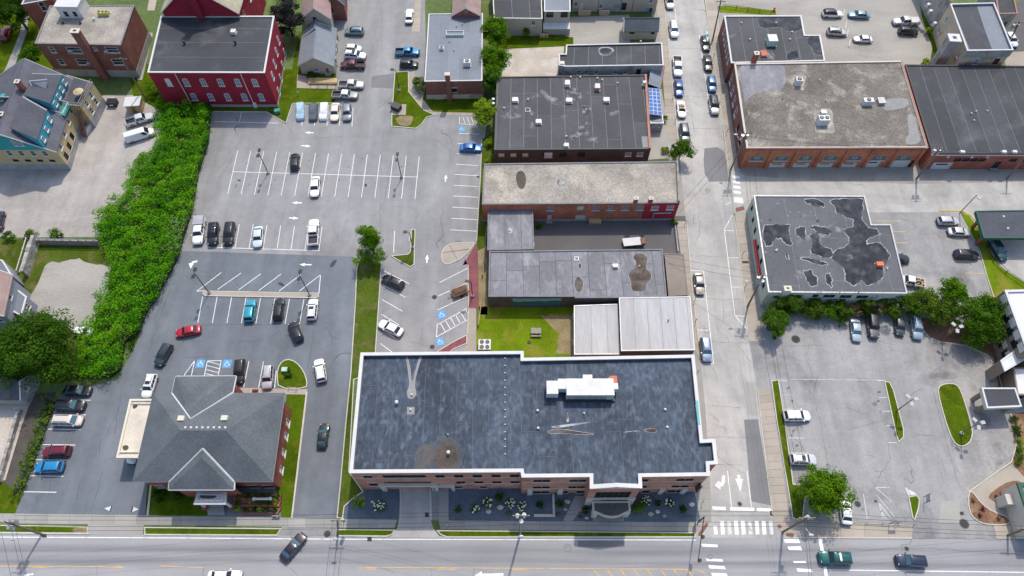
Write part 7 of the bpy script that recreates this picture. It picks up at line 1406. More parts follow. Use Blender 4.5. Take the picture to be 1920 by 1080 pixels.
# ---- retaining walls, fences
def rubble(name, label, pts, h, w, m='stone', piece=.9):
    a, b = W2(*pts[0]), W2(*pts[1]); o = thing(name, label, 'wall', (a.x, a.y, 0)); d = (b-a); L = d.length; d /= L; MB().obox((a+b)/2, d, L, w*.9, 0, h*.97).build('core', MT['joint'], o); u = 0
    while u < L-.2:
        l = min(L-u, piece*R.uniform(.7, 1.3)); z = 0
        while z < h-.05:
            hh = min(h-z, R.uniform(.4, .65)); c = a+d*(u+l/2); MB().obox(c, d, l-.05, w+R.uniform(-.06, .06), z+.02, z+hh-.02).build('stone', MT[m], o); z += hh
        u += l
    return o
rubble('stone_wall', 'grey fieldstone wall beside the white railing on the left', [(73, 452), (52, 520)], 2.2, .6); rubble('stone_wall', 'low lichened stone wall between the stony yard and the dark bank', [(40, 770), (2, 905)], 1.0, .5)
a, b = W2(75, 458), W2(190, 460); rt = thing('timber_retaining_wall', 'dark timber retaining wall below the dusty yard', 'wall', (a.x, a.y, 0))
for k in range(5): MB().obox((a+b)/2+Vector((0, .02*k)), b-a, (b-a).length, .25, .3*k+.01, .3*k+.29).build('timber', MT['wood_grey'], rt)
MB().bar((a.x, a.y, 1.95), (b.x, b.y, 1.95), .16).build('guard_rail', MT['galvanised'], rt)
for k in range(8): q = a.lerp(b, (k+.5)/8); MB().bar((q.x, q.y, 1.5), (q.x, q.y, 1.9), .12).build('rail_post', MT['wood_grey'], rt)
def fence(label, pts, h, m, n=None, rails=(.4, .9), name='rail_fence', pw=.12):
    o = thing(name, label, 'fence', W(*pts[0])); P = [W2(*p) for p in pts]
    for a, b in zip(P, P[1:]):
        L = (b-a).length; k = max(1, int(L/2.3))
        for i in range(k+1): q = a.lerp(b, i/k); MB().bar((q.x, q.y, 0), (q.x, q.y, h), pw).build('post', MT[m], o)
        for r_ in rails: MB().bar((a.x, a.y, h*r_), (b.x, b.y, h*r_), pw*.7).build('rail', MT[m], o)
    return o
fence('white railing along the top of the fieldstone wall', [(55, 452), (37, 512)], 1.2, 'white_trim', rails=(.2, .95), pw=.2); fence('brown post and rail fence by the gravel lot', [(1348, 14), (1380, 17), (1445, 27)], 1.1, 'wood_brown'); fence('dark curved railing beside the drive-through lane', [(1850, 462), (1862, 490), (1885, 512), (1925, 540)], 1.0, 'metal_dark', pw=.1); fence('grey metal guard rail at the edge of the shrub thicket', [(248, 350), (218, 388)], .8, 'galvanised', rails=(.95,)); fence('weathered board fence at the garden edge', [(902, 575), (897, 612)], 1.2, 'wood_tan', rails=(.2, .5, .9)); fence('wooden rail fence along the weedy strip', [(913, 430), (905, 520)], 1.1, 'wood_grey'); fence('white handrail beside the bank walkway', [(542, 729), (558, 731)], 1.0, 'white_trim', pw=.06); fence('low black chain rail along the office lot sidewalk', [(1508, 977), (1712, 985)], .6, 'metal_dark', rails=(.9,), pw=.07)
lw = W(1290, 440); fence('low white wall rail at the alley mouth', [(1265, 428), (1270, 474)], .9, 'white_trim', rails=(.9, .5), pw=.14)
# ================================================================== VEHICLES
WH, SV, GY, BK, DB = (.78, .78, .77), (.42, .44, .46), (.13, .14, .15), (.012, .013, .015), (.02, .035, .09)
g1 = 'cars in the dusty yard'
car('pickup', (.55, .56, .57), (236, 231), (288, 216), 'silver pickup truck beside the brown shed in the dusty yard')
car('cargo_van', WH, (235, 262), (289, 245), 'white cargo van parked below the silver pickup')
car('suv', (.30, .02, .03), (4, 85), (18, 40), 'red and black car cut off by the top left edge')
car('sedan', (.03, .02, .05), (-6, 432), (0, 395), 'dark purple car cut off by the left edge in the dusty yard')
covered_car((.36, .50, .60), (562, 190), (563, 225), 'car under a pale blue cover, first of the row by the red building')
covered_car((.10, .12, .14), (587, 191), (586, 227), 'car under a dark grey cover between pale blue and white covers')
covered_car((.72, .72, .72), (608, 190), (605, 226), 'car under a white cover next to the cream sedan')
car('sedan', (.74, .69, .55), (630, 191), (626, 228), 'cream sedan beside the white covered car')
car('hatch', (.22, .25, .28), (651, 194), (650, 227), 'grey-blue small hatchback at the end of the covered cars row')
car('suv', (.17, .26, .28), (682, 59), (646, 58), 'grey-teal car nearest the red outdoor stair')
car('hatch', WH, (648, 89), (678, 90), 'white hatchback with dark rear window above the white sport utility car')
car('suv', WH, (646, 102), (686, 105), 'white sport utility car with two roof hatches above the maroon pickup', sunroof=True)
car('pickup', (.08, .02, .03), (684, 122), (638, 121), 'maroon pickup truck with dark bed below the white cars', roof=(.16, .04, .06))
car('pickup', (.60, .57, .50), (635, 158), (682, 159), 'beige white pickup truck with cluttered bed in front of the wooden ramp')
car('pickup', (.30, .30, .29), (623, 177), (671, 179), 'grey pickup truck with white roof by the lawn kerb', roof=WH)
car('sedan', WH, (766, 45), (769, 14), 'white sedan in the drive at the top of the picture')
car('pickup', (.02, .20, .42), (741, 97), (787, 97), 'bright blue pickup truck with open bed beside the grey roofed clinic')
car('suv', (.02, .025, .03), (749, 120), (784, 120), 'black sport utility car below the bright blue pickup')
car('sedan', (.015, .14, .50), (862, 276), (904, 277), 'blue sedan parked at the right edge of the upper lot')
car('hatch', BK, (552, 320), (553, 286), 'black hatchback alone in the upper lot near the lamp post')
car('sedan', WH, (592, 330), (589, 369), 'white sedan in the row below the black hatchback')
car('pickup', WH, (376, 409), (370, 458), 'white pickup truck with grey bed cap at the left end of the row', cover=('metal_grey', 'cap'))
car('suv', BK, (402, 416), (397, 462), 'black sport utility car with roof rack next to the white capped pickup', rack=True)
car('suv', (.014, .012, .012), (433, 416), (426, 461), 'black sport utility car with smooth roof, right of the racked one')
car('sedan', (.55, .62, .65), (485, 424), (482, 463), 'pale silver-blue sedan between empty stalls above the seal line')
car('pickup', WH, (587, 461), (589, 410), 'white pickup truck with dark open bed at the right end of the row')
car('hatch', (.02, .30, .40), (466, 604), (471, 561), 'turquoise hatchback parked below the long kerb island')
car('suv', BK, (520, 600), (525, 559), 'black car parked below the long kerb island between empty stalls')
car('suv', WH, (584, 600), (588, 560), 'white sport utility car with sunroof at the right end of the kerb island', sunroof=True)
car('hatch', BK, (562, 640), (546, 604), 'black hatchback backing out at a slant below the kerb island')
car('sedan', (.42, .008, .025), (376, 616), (328, 625), 'bright red sedan driving left in the lower lot')
car('suv', (.03, .045, .05), (318, 645), (294, 686), 'dark green-black sport utility car driving along the thicket')
car('suv', WH, (287, 701), (273, 746), 'white sport utility car with sunroof behind the bank canopy', sunroof=True)
car('suv', (.015, .016, .018), (451, 674), (446, 720), 'black sport utility car behind the bank beside the blue disabled sign')
car('suv', (.45, .44, .44), (504, 685), (500, 729), 'silver sport utility car behind the bank next to the round-ended island')
car('suv', WH, (604, 716), (597, 673), 'white sport utility car driving beside the round-ended lawn island')
car('sedan', (.015, .02, .018), (602, 841), (609, 793), 'black sedan driving down the lane right of the bank', glass='car_glass_blue')
car('sedan', (.014, .016, .02), (118, 731), (170, 733), 'black car under the big tree, top of the left column', glass='car_glass_blue')
car('suv', (.016, .018, .02), (105, 759), (159, 761), 'black car second from the top of the left column', glass='car_glass_blue')
car('minivan', (.62, .55, .47), (100, 788), (154, 789), 'beige minivan in the left column', glass='car_glass_blue')
car('suv', (.17, .012, .025), (132, 845), (79, 848), 'dark red sport utility car in the left column below an empty stall')
car('hatch', (.015, .24, .50), (119, 875), (65, 876), 'bright blue hatchback at the bottom of the left column')
car('sedan', WH, (262, 825), (244, 866), 'white car under the bank canopy with its hood showing')
car('sedan', (.03, .02, .028), (529, 1050), (570, 1001), 'dark sedan turning off the main road into the bank lane', glass='car_glass_blue')
car('sedan', WH, (383, 1082), (458, 1081), 'white car cut off by the bottom edge of the main road')
car('hatch', BK, (756, 537), (717, 519), 'black hatchback parked slanting beside the grass strip')
car('sedan', WH, (754, 625), (711, 604), 'white sedan parked slanting beside the grass strip')
car('suv', WH, (1252, -10), (1258, 15), 'white car at the top edge, left side of the side street')
car('suv', WH, (1261, 39), (1266, 72), 'white sport utility car parked above the white pickup in the side street', glass='car_glass_blue')
car('pickup', WH, (1269, 104), (1272, 146), 'white pickup truck with dark bed in the side street', glass='car_glass_blue')
car('sedan', (.02, .06, .22), (1271, 146), (1275, 182), 'dark blue sedan parked in the side street above the convertible')
car('convertible', WH, (1276, 187), (1280, 222), 'white open convertible with tan seats in the side street')
car('suv', (.07, .08, .09), (1281, 233), (1287, 268), 'dark grey car parked in the side street behind the small tree')
car('sedan', (.014, .016, .018), (1320, 65), (1326, 96), 'black car carrying a pale green kayak on its roof')
car('sedan', (.014, .015, .016), (1325, 101), (1330, 134), 'black sedan right side of the side street below the kayak car')
car('hatch', (.04, .13, .26), (1332, 140), (1338, 175), 'blue hatchback right side of the side street')
car('suv', (.42, .42, .41), (1336, 180), (1342, 215), 'silver and black car at the lower end of the right-hand street row', roof=(.02, .02, .02), sunroof=True)
car('sedan', (.34, .31, .26), (1309, 510), (1314, 552), 'tan sedan parked in the bay below the tan roof')
car('suv', (.24, .31, .42), (1321, 633), (1327, 678), 'blue-grey car parked in the bay beside the white metal roof', glass='car_glass_blue')
car('suv', WH, (1542, 25), (1580, 26), 'white sport utility car with black roof in the gravel lot', roof=(.02, .02, .02))
car('sedan', (.16, .30, .36), (1631, 28), (1591, 26), 'teal sedan in the gravel lot')
car('suv', (.45, .45, .43), (1551, 59), (1588, 61), 'silver sport utility car in the gravel lot below the white one')
car('sedan', WH, (1636, 73), (1601, 72), 'white sedan in the gravel lot')
car('pickup', (.55, .54, .52), (1724, 40), (1673, 40), 'silver pickup truck with white bed at the right of the gravel lot', cover=('white_trim', 'flat'))
car('suv', (.02, .02, .022), (1685, 57), (1722, 60), 'black sport utility car below the silver pickup in the gravel lot')
car('hatch', (.50, .49, .50), (1758, 414), (1799, 414), 'silver hatchback near the yellow kerb of the side lot')
car('sedan', (.56, .55, .53), (1778, 433), (1820, 435), 'pale silver sedan below the silver hatchback in the side lot')
car('hatch', (.025, .022, .03), (1790, 476), (1836, 478), 'black car alone in the side lot by the grass edge')
car('hatch', (.014, .016, .02), (1666, 484), (1706, 485), 'black car half hidden behind the puddled roof hall')
car('pickup', WH, (1722, 530), (1692, 524), 'white truck loaded with lumber behind the hall', load='wood_tan')
car('suv', (.02, .06, .07), (1858, 448), (1884, 488), 'dark teal car leaving the drive-through canopy', glass='car_glass_blue')
car('sedan', (.36, .42, .46), (1603, 598), (1608, 640), 'silver-blue sedan leftmost of the four by the hedge', glass='car_glass_blue')
car('jeep', (.10, .105, .105), (1634, 592), (1640, 634), 'grey boxy off-road car with black roof by the hedge', roof=(.012, .012, .012))
car('hatch', (.05, .065, .06), (1686, 594), (1689, 629), 'dark green hatchback in the hedge row right of the empty stall')
car('suv', (.30, .36, .42), (1716, 594), (1722, 636), 'silver-blue sport utility car rightmost by the hedge', glass='car_glass_blue')
car('hatch', WH, (1469, 780), (1520, 779), 'white hatchback parked nose out beside the street lawn')
car('suv', (.52, .53, .55), (1481, 861), (1531, 862), 'silver sport utility car with sunroof above the round tree', sunroof=True, roof=WH)
car('sedan', WH, (1588, 975), (1584, 942), 'white car tucked beside the round tree in the corner stall')
car('suv', (.005, .10, .095), (1597, 1047), (1535, 1045), 'dark teal car with a white roof stripe on the main road')
car('suv', (.018, .03, .06), (1737, 1053), (1680, 1050), 'dark navy car at the right of the main road', glass='car_glass_blue')
car('hatch', WH, (1888, 60), (1905, 88), 'white car half hidden behind the tan building at the top right')
car('hatch', WH, (140, 621), (172, 623), 'white car at the edge of the gravel patch beside the big tree')
# kayak on the black car's roof, stripe box, trailer, cart
a, b = W(1325, 58, 1.6), W(1327, 78, 1.6); ky = thing('kayak', 'pale green kayak strapped on the black car roof', 'kayak', (a+b)/2); mb = MB(); d = (b-a)
c0 = (a+b)/2; dd = d.normalized(); nn = Vector((-dd.y, dd.x, 0)); rg = []
for k in range(9):
    t = -1+k/4; r_ = .34*math.sqrt(max(.02, 1-t*t)); q = c0+dd*(t*1.9); rg.append([tuple(q+nn*(r_*math.cos(s))+Vector((0, 0, r_*.55*math.sin(s)+.05))) for s in [6.2832*j/8 for j in range(8)]])
loft(mb, rg); mb.build('hull', MT['kayak'], ky); q = c0; MB().ball((q.x, q.y, q.z+.2), .28, .5, .08, 8, 5).build('cockpit', MT['black_paint'], ky)
a, b = W(846, 553, .6), W(878, 540, .6); d = (b-a).normalized(); n = Vector((-d.y, d.x, 0)); tr = thing('utility_trailer', 'small utility trailer under a brown tarp in the slanted stall', 'trailer', ((a.x+b.x)/2, (a.y+b.y)/2, 0)); c = (a+b)/2
MB().obox((c.x, c.y), d, 3.0, 1.7, .45, .95).build('box', MT['wood_brown'], tr)
tp = MB(); V = [];
for i in range(7):
    for j in range(5): p = c+d*(-1.55+3.1*i/6)+n*(-.9+1.8*j/4); V.append((p.x, p.y, .98+(.25 if 0 < i < 6 and 0 < j < 4 else -.15)+R.uniform(-.06, .06)))
tp.add(V, [(i*5+j, i*5+j+1, i*5+j+6, i*5+j+5) for i in range(6) for j in range(4)]).build('tarp', mat('tarp_brown', (.13, .075, .045), var=.25, big=1.5, fine=5, fvar=.3), tr)
q = c-d*2.4; MB().bar((c.x-d.x*1.5, c.y-d.y*1.5, .5), (q.x, q.y, .5), .12).build('drawbar', MT['metal_grey'], tr); MB().tube((q.x, q.y, 0), (q.x, q.y, .7), .05).build('jack', MT['metal_grey'], tr)
for s in (-1, 1): w = c+n*s*.95; MB().tube(w-n*.1+Vector((0, 0, -.3)), w+n*.1+Vector((0, 0, -.3)), .3, .3, 12).build('wheel', MT['rubber'], tr)
a, b = W(1170, 455, .8), W(1204, 452, .8); c = (a+b)/2; d = (b-a).normalized(); fb = thing('flatbed_trailer', 'white topped flatbed trailer in the shaded alley', 'trailer', (c.x, c.y, 0)); MB().obox((c.x-.2, c.y), d, 3.6, 1.8, .7, .95).build('deck', MT['white_trim'], fb); MB().obox((c.x-.2, c.y), d, 3.3, .9, .45, .69).build('chassis', MT['metal_dark'], fb); MB().obox((c.x+1.9, c.y), d, .7, 1.4, .5, 1.3).build('winch_box', MT['wood_brown'], fb)
for s in (-1, 1):
    for x in (-.9, .3): MB().tube((c.x+x, c.y+s*.75-.1, .36), (c.x+x, c.y+s*.75+.1, .36), .36, .36, 12).build('wheel', MT['rubber'], fb)
for car_ob in [o for o in bpy.data.objects if o.get('label') == 'dark teal car with a white roof stripe on the main road']: link('roof_stripe', MB().box(-.55, -.25, -.62, .62, 1.73, 1.78).mesh('roof_stripe'), MT['white_paint'], car_ob)

# ================================================================== VEGETATION
leaf_mat('leaf_maple', (.028, .085, .006), (.085, .17, .014), s=.35)
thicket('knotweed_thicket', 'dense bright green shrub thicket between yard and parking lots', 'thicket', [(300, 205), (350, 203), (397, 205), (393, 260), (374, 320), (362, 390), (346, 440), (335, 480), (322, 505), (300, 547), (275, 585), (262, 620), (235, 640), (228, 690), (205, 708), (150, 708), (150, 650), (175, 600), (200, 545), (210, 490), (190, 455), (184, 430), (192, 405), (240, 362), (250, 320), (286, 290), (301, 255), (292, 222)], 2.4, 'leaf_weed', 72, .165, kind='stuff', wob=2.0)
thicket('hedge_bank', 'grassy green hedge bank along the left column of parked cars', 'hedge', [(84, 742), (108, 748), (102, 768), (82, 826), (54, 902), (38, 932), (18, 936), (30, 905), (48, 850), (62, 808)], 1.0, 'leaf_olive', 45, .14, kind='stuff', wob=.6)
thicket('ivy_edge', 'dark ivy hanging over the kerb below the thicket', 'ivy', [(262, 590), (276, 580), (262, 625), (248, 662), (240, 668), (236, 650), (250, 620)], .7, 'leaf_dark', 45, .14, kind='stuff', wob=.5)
big = tree('big dark green maple beside the gravel patch on the left', 66, 652, 6.5, 7.2, 4.6, 'leaf_maple', 15000, .27, clumps=150, cr=1.7, trunk=.42, extra=((-3.5, -2.5, -1.5, 4.0, 3.0, 3500), (3.2, -3.0, -1.8, 3.6, 2.6, 3000)))
tree('purple-black leaved tree between the crimson building and the beige house', 536, 28, 6.0, 4.2, 5.0, 'leaf_purple', 7000, .26, clumps=80, cr=1.2, trunk=.3)
tree('slim young tree at the end of the grass strip', 693, 446, 5.0, 2.1, 4.1, 'leaf_bright', 4800, .2, clumps=60, cr=.8, trunk=.14, extra=((-1.2, -2.6, -2.2, 2.0, 1.6, 1600), (1.5, -2.6, -2.2, 1.8, 1.5, 1400)))
tree('round green tree at the office lot corner by the crossroads', 1545, 922, 4.2, 4.0, 3.2, 'leaf_bright', 8500, .23, clumps=110, cr=1.05, trunk=.24)
tree('small street tree beside the dark grey parked car', 1279, 279, 3.4, 2.0, 1.7, 'leaf_mid', 2600, .2, clumps=40, cr=.7, trunk=.12, extra=((1.6, -.9, -.4, 1.3, 1.1, 1000), (-1.7, -1.0, -.5, 1.3, 1.1, 1000)))
tree('bright green tree at the left wall of the black roofed building', 908, 208, 4.0, 2.6, 2.6, 'leaf_lime', 4200, .22, clumps=70, cr=.8, trunk=.16, extra=((-.5, -2.2, -.6, 2.0, 1.8, 1600),))
tree('tall bright green tree between grey clinic and tan gravel yard, upper', 931, 60, 4.6, 3.5, 3.4, 'leaf_bright', 6000, .23, clumps=70, cr=.9, trunk=.18)
tree('bright green tree between grey clinic and tan gravel yard, lower', 929, 112, 4.4, 3.3, 3.4, 'leaf_bright', 6000, .23, clumps=70, cr=.9, trunk=.18, extra=((-.6, -3.2, -.5, 2.3, 2.2, 2200),))
tree('darker green tree below the bright pair beside the clinic', 922, 152, 3.6, 2.4, 2.6, 'leaf_mid', 3200, .22, clumps=50, cr=.8, trunk=.15)
shrub('rounded green bush left of the clinic entrance path', 786, 158, 2.1, 1.9, 'leaf_olive', 1700, .17)
shrub('leafy bush against the beige wall at the top', 985, 55, 2.2, 1.8, 'leaf_mid', 900, .24)
tree('shady tree at the far top left corner', 22, 15, 6, 5.5, 4.0, 'leaf_dark', 6500, .27, clumps=80, cr=1.5, trunk=.35)
tree('small tree behind the teal house chimney', 58, 105, 4.0, 2.4, 2.6, 'leaf_mid', 2200, .22, clumps=50, cr=.7, trunk=.14)
shrub('bright bush at the corner of the crimson building', 290, 168, 2.3, 1.6, 'leaf_bright', 1100, .2); shrub('bright low bush in front of the crimson building corner', 305, 185, 1.8, 1.3, 'leaf_bright', 800, .2)
thicket('ivy_bank', 'dark green creeper along the foot of the crimson wall', 'ivy', [(315, 186), (400, 196), (398, 206), (300, 206)], 1.0, 'leaf_dark', 40, .18, kind='stuff')
# hedge trees along the sage hall
tree('round bright tree at the corner of the sage hall by the street', 1454, 607, 2.8, 2.9, 2.0, 'leaf_mid', 4000, .2, clumps=60, cr=.9, trunk=.16)
for k, (x, y, r_, z, lf, lb) in enumerate(((1464, 572, 2.5, 2.9, 'leaf_hedge', 'first hedge bush from the street against the sage hall'), (1489, 567, 3.0, 3.2, 'leaf_hedge', 'tall dense hedge bush below the cream chimney box'), (1518, 574, 2.7, 2.8, 'leaf_hedge', 'third hedge bush against the sage hall'), (1547, 581, 2.4, 2.2, 'leaf_mid', 'hedge bush left of the wall lettering'), (1576, 582, 2.3, 2.1, 'leaf_hedge', 'even green hedge bush below the wall lettering'), (1603, 577, 1.7, 1.9, 'leaf_brown', 'dried brown bush left of the green sliver in the hedge'), (1622, 578, 1.8, 2.4, 'leaf_hedge', 'narrow green bush between two dried brown bushes'), (1645, 577, 1.7, 1.9, 'leaf_brown', 'dried brown bush right of the narrow green bush'), (1674, 575, 2.6, 2.8, 'leaf_hedge', 'green hedge bush by the right corner of the hall'), (1701, 575, 2.5, 2.8, 'leaf_mid', 'hedge bush past the right corner of the hall'))): shrub(lb, x, y, r_, z, lf, 2600 if lf != 'leaf_brown' else 700, .18, group='hedge bushes along the sage hall')
tree('loose yellow-green tree behind the hedge near the lumber truck', 1735, 568, 3.0, 3.0, 2.6, 'leaf_olive', 4200, .22, clumps=70, cr=.85, trunk=.18); tree('light green tree rising above the mulch bed hedge', 1790, 548, 4.5, 2.6, 3.4, 'leaf_bright', 4000, .22, clumps=60, cr=.85, trunk=.18); tree('broad green tree beside the taupe office wall', 1838, 590, 4.2, 4.6, 3.0, 'leaf_mid', 8500, .23, clumps=100, cr=1.2, trunk=.3, extra=((-1.5, -4.2, -1.8, 2.2, 1.6, 1800), (2.2, -3.0, -1.2, 2.4, 1.8, 1800))); tree('hedge tree at the left of the mulch bed', 1765, 585, 3.0, 3.0, 2.4, 'leaf_olive', 3600, .22, clumps=60, cr=.9, trunk=.18)
for k, (x, y, s, lf, lb) in enumerate(((1902, 786, .75, 'leaf_dark', 'first dark bush below the entrance canopy'), (1905, 799, .75, 'leaf_dark', 'second dark bush below the entrance canopy'), (1909, 812, .75, 'leaf_dark', 'third dark bush below the entrance canopy'), (1911, 827, .6, 'leaf_lime', 'lime green bush in the curved office bed'), (1913, 841, .65, 'leaf_bright', 'bright green bush in the curved office bed'), (1912, 855, .8, 'leaf_mid', 'larger leafy bush in the curved office bed'), (1908, 867, .6, 'leaf_mid', 'lowest leafy bush in the curved office bed'))): shrub(lb, x, y, s, s*.9, lf, 260, .13, group='bushes in the office bed')
for k, (x, y, m) in enumerate(((1890, 915, 0), (1869, 930, 1), (1887, 931, 1), (1873, 938, 1), (1843, 954, 2), (1825, 938, 0), (1838, 966, 1), (1873, 972, 0))): shrub(['small russet shrub', 'small dark red shrub', 'pink flowering shrub'][m]+' in the curved mulch bed, '+['upper right', 'left of the inner bed', 'right of the inner bed', 'lower middle of the inner bed', 'brightest of all', 'nearest the left tip', 'lower left', 'nearest the pavilion'][k], x, y, .38, .4, 'leaf_brown' if m == 0 else 'leaf_purple', 90, .1, group='small shrubs in the mulch bed', flowers=('flower_pink', 10 if m == 2 else 4, .1) if m else None)
# hotel front garden
for k, (x, y, s, fl, lb) in enumerate(((712, 949, 1.15, 1, 'large white hydrangea left of the garage drive'), (671, 942, 1.1, 0, 'yellow-green bush left of the garage drive'), (890.5, 955, .75, 1, 'white hydrangea nearest the entry path'), (914, 942, .9, 1, 'white hydrangea left of the two flat rocks'), (957, 943, .9, 1, 'white hydrangea right of the two flat rocks'), (936, 931, .75, 2, 'dark green bush against the brick wall'), (858, 954, .65, 2, 'small dark green bush beside the entry path'), (980, 950, .85, 1, 'white hydrangea beside the utility pole top'), (1012, 948, .75, 2, 'dark bush inside the stone kerb square'), (1049, 943, .7, 2, 'dark bush left of the slanting path'), (1099, 958, .75, 2, 'dark green bush left of the entrance column'), (1197, 953, 1.25, 3, 'bright green bush right of the entrance'), (1211, 939, .8, 1, 'white hydrangea behind the bright green bush'), (1254, 943, .8, 1, 'white hydrangea right of the dark bush'), (1233, 944, .6, 2, 'faint dark bush between two white hydrangeas'), (1280, 954, .7, 2, 'dark green bush near the street corner'))):
    lf = {0: 'leaf_lime', 1: 'leaf_mid', 2: 'leaf_dark', 3: 'leaf_bright'}[fl]; shrub(lb, x, y, s, s*.8, lf, int(420*s), .14, name='hydrangea' if fl == 1 else 'garden_bush', group='plants in the dark gravel garden', flowers=('flower_white', int(17*s), .14) if fl == 1 else None)
def rock(x, y, r_, lb, m='stone'):
    p = W(x, y, r_*.4); mb = MB().ball((p.x, p.y, r_*.35), r_, r_*.7, r_*.55, 9, 6); mb.V = [(v[0]+R.uniform(-.12, .12)*r_, v[1]+R.uniform(-.12, .12)*r_, max(0, v[2]+R.uniform(-.1, .1)*r_)) for v in mb.V]; return mb.solo('boulder', MT[m], lb, 'boulder', 'boulders in the dark gravel garden')
for x, y, r_, lb, m in ((916, 959, .5, 'tan flat rock in front of the hydrangea pair', 'wall_tan'), (938, 951, .55, 'pinkish rock between the two hydrangeas', 'wall_tan'), (955, 962, .5, 'brown rock beside the utility pole', 'stain_brown'), (1047, 964, .4, 'brown rock by the sidewalk left of the slanting path', 'stain_brown'), (1064, 940, .5, 'tan rock close to the brick wall', 'wall_tan'), (1060, 955, .35, 'small rock left of the slanting path', 'wall_tan'), (1090, 956, .35, 'tan rock right of the slanting path', 'wall_tan'), (1220, 964, .5, 'tan rock in the right-hand garden', 'wall_tan'), (1233, 959, .4, 'white rock in the right-hand garden', 'roof_white'), (1246, 967, .4, 'grey rock near the sidewalk in the right-hand garden', 'stone'), (1297, 946, .5, 'large white rock near the street corner', 'roof_white'), (698, 941, .3, 'small pale rock beside the large hydrangea', 'roof_white'), (1100, 971, .35, 'pale rock beside the entrance walk', 'wall_tan'), (1088, 969, .4, 'brown rock at the foot of the slanting path', 'stain_brown')): rock(x, y, r_, lb, m)
kb = thing('stone_kerb', 'low stone kerb around the dark bush in the hotel garden', 'kerb', W(1020, 968)); MB().obox(W2(1020, 967), (1, 0), 3.2, .4, 0, .25).build('long_side', MT['limestone'], kb); MB().obox(W2(1038, 948), (0, 1), 3.6, .35, 0, .24).build('short_side', MT['limestone'], kb)
# weeds and yard shrubs
for x, y, r_, z, lf, lb in ((17, 443, 1.3, 1.0, 'leaf_mid', 'green bush at the left end of the yard edge'), (58, 438, 1.4, 1.0, 'leaf_olive', 'olive green bush on the yard edge above the white railing'), (104, 440, 1.7, 1.1, 'leaf_mid', 'leafy bush over the timber retaining wall'), (915, 268, 1.1, 1.2, 'leaf_lime', 'yellow-green weeds beside the blue sedan'), (913, 300, .9, 1.1, 'leaf_lime', 'yellow-green weeds beside the gravel roof corner'), (1126, 290, 1.2, 1.0, 'leaf_bright', 'bright bush between the black roof and the gravel roof'), (1264, 417, .8, .7, 'leaf_mid', 'weeds at the foot of the scarlet wall'), (1246, 222, .7, .9, 'leaf_bright', 'green strip bush below the solar canopy'), (1247, 281, .8, .8, 'leaf_lime', 'yellow-green bush in the sidewalk planter'), (1741, 58, 1.0, 1.2, 'leaf_lime', 'yellow-green weeds beside the black sport utility car'), (1735, 118, 1.4, .9, 'leaf_lime', 'yellow-green weeds at the foot of the big chimney'), (1030, 50, .9, .7, 'leaf_mid', 'weeds by the pale porch roof'), (540, 700, .9, .5, 'leaf_dark', 'low dark planting circle in the round-ended island'), (1878, 690, .5, .5, 'leaf_lime', 'lime shrub in the bed by the office wall'), (300, 930, 1.3, .9, 'leaf_dark', 'dark evergreen bush at the bank lawn'), (330, 925, 1.4, .9, 'leaf_dark', 'second dark evergreen bush at the bank lawn'), (1012, 424, .7, .6, 'leaf_mid', 'weeds at the alley wall corner'), (628, 70, .8, .8, 'leaf_mid', 'upper clipped bush beside the pale gable roof'), (627, 92, .8, .8, 'leaf_mid', 'middle clipped bush beside the pale gable roof'), (626, 115, .8, .8, 'leaf_mid', 'lower clipped bush beside the pale gable roof'), (585, 142, 1.6, .5, 'leaf_dark', 'low dark bush below the beige gable wall')): shrub(lb, x, y, r_, z, lf, int(460*r_), .16)
for px in ([(255, 350), (266, 362), (250, 395), (236, 388)], [(318, 420), (352, 405), (340, 450), (330, 470)]):
    P = PP(px, 2.4); mb = []; xs = [p.x for p in P]; ys = [p.y for p in P]; C = np.array([(R.uniform(min(xs), max(xs)), R.uniform(min(ys), max(ys)), 2.5+R.uniform(-.3, .5)) for _ in range(380)]); r_ = thing('flowering_vine', 'cream blossom vine on the thicket %s' % ('beside the guard rail' if px[0][0] < 300 else 'beside the parking lot edge'), 'vine', (C[:, 0].mean(), C[:, 1].mean(), 0)); link('blossom', leaf_mesh('blossom', C, np.tile([0, 0, 1.0], (380, 1)), .15, org(r_)), MT['leaf_blossom'], r_); MB().tube((C[:, 0].mean(), C[:, 1].mean(), 0), (C[:, 0].mean(), C[:, 1].mean(), 2.3), .03).build('stem', MT['bark'], r_)

# ================================================================== LAMPS, POLES, WIRES
def lamp(bx, by, h, label, heads=2, m='metal_dark', dirs=None, head=None, base=True, tall=.5):
    p = W(bx, by); r = thing('lot_lamp', label, 'street lamp', p, 'parking lot lamps')
    if base: MB().tube(p, p+Vector((0, 0, tall)), .36, .3, 12).build('concrete_base', MT['slab_grey'], r)
    MB().tube(p, p+Vector((0, 0, h)), .1, .07, 8).build('pole', MT[m], r)
    dirs = dirs or [(0, 1), (0, -1)]
    for d in dirs[:heads]:
        d = Vector(d).normalized(); q = p+Vector((d.x*.75, d.y*.75, h)); MB().bar(p+Vector((0, 0, h-.05)), q, .08).build('arm', MT[m], r)
        hd = MB().obox((q.x, q.y), d, .75, .55, h-.05, h+.12).build('lamp_head', MT[head or m], r); MB().obox((q.x, q.y), d, .6, .42, h-.075, h-.055).build('lens', MT['lamp_glass'], hd)
    return r
lamp(503, 325, 6.4, 'twin-headed dark lamp post in the left of the upper lot'); lamp(753, 333, 6.5, 'twin-headed dark lamp post in the right of the upper lot'); lamp(393, 550, 7.4, 'twin-headed lamp post at the left end of the kerb island'); lamp(581, 554, 7.4, 'twin-headed lamp post at the right end of the kerb island')
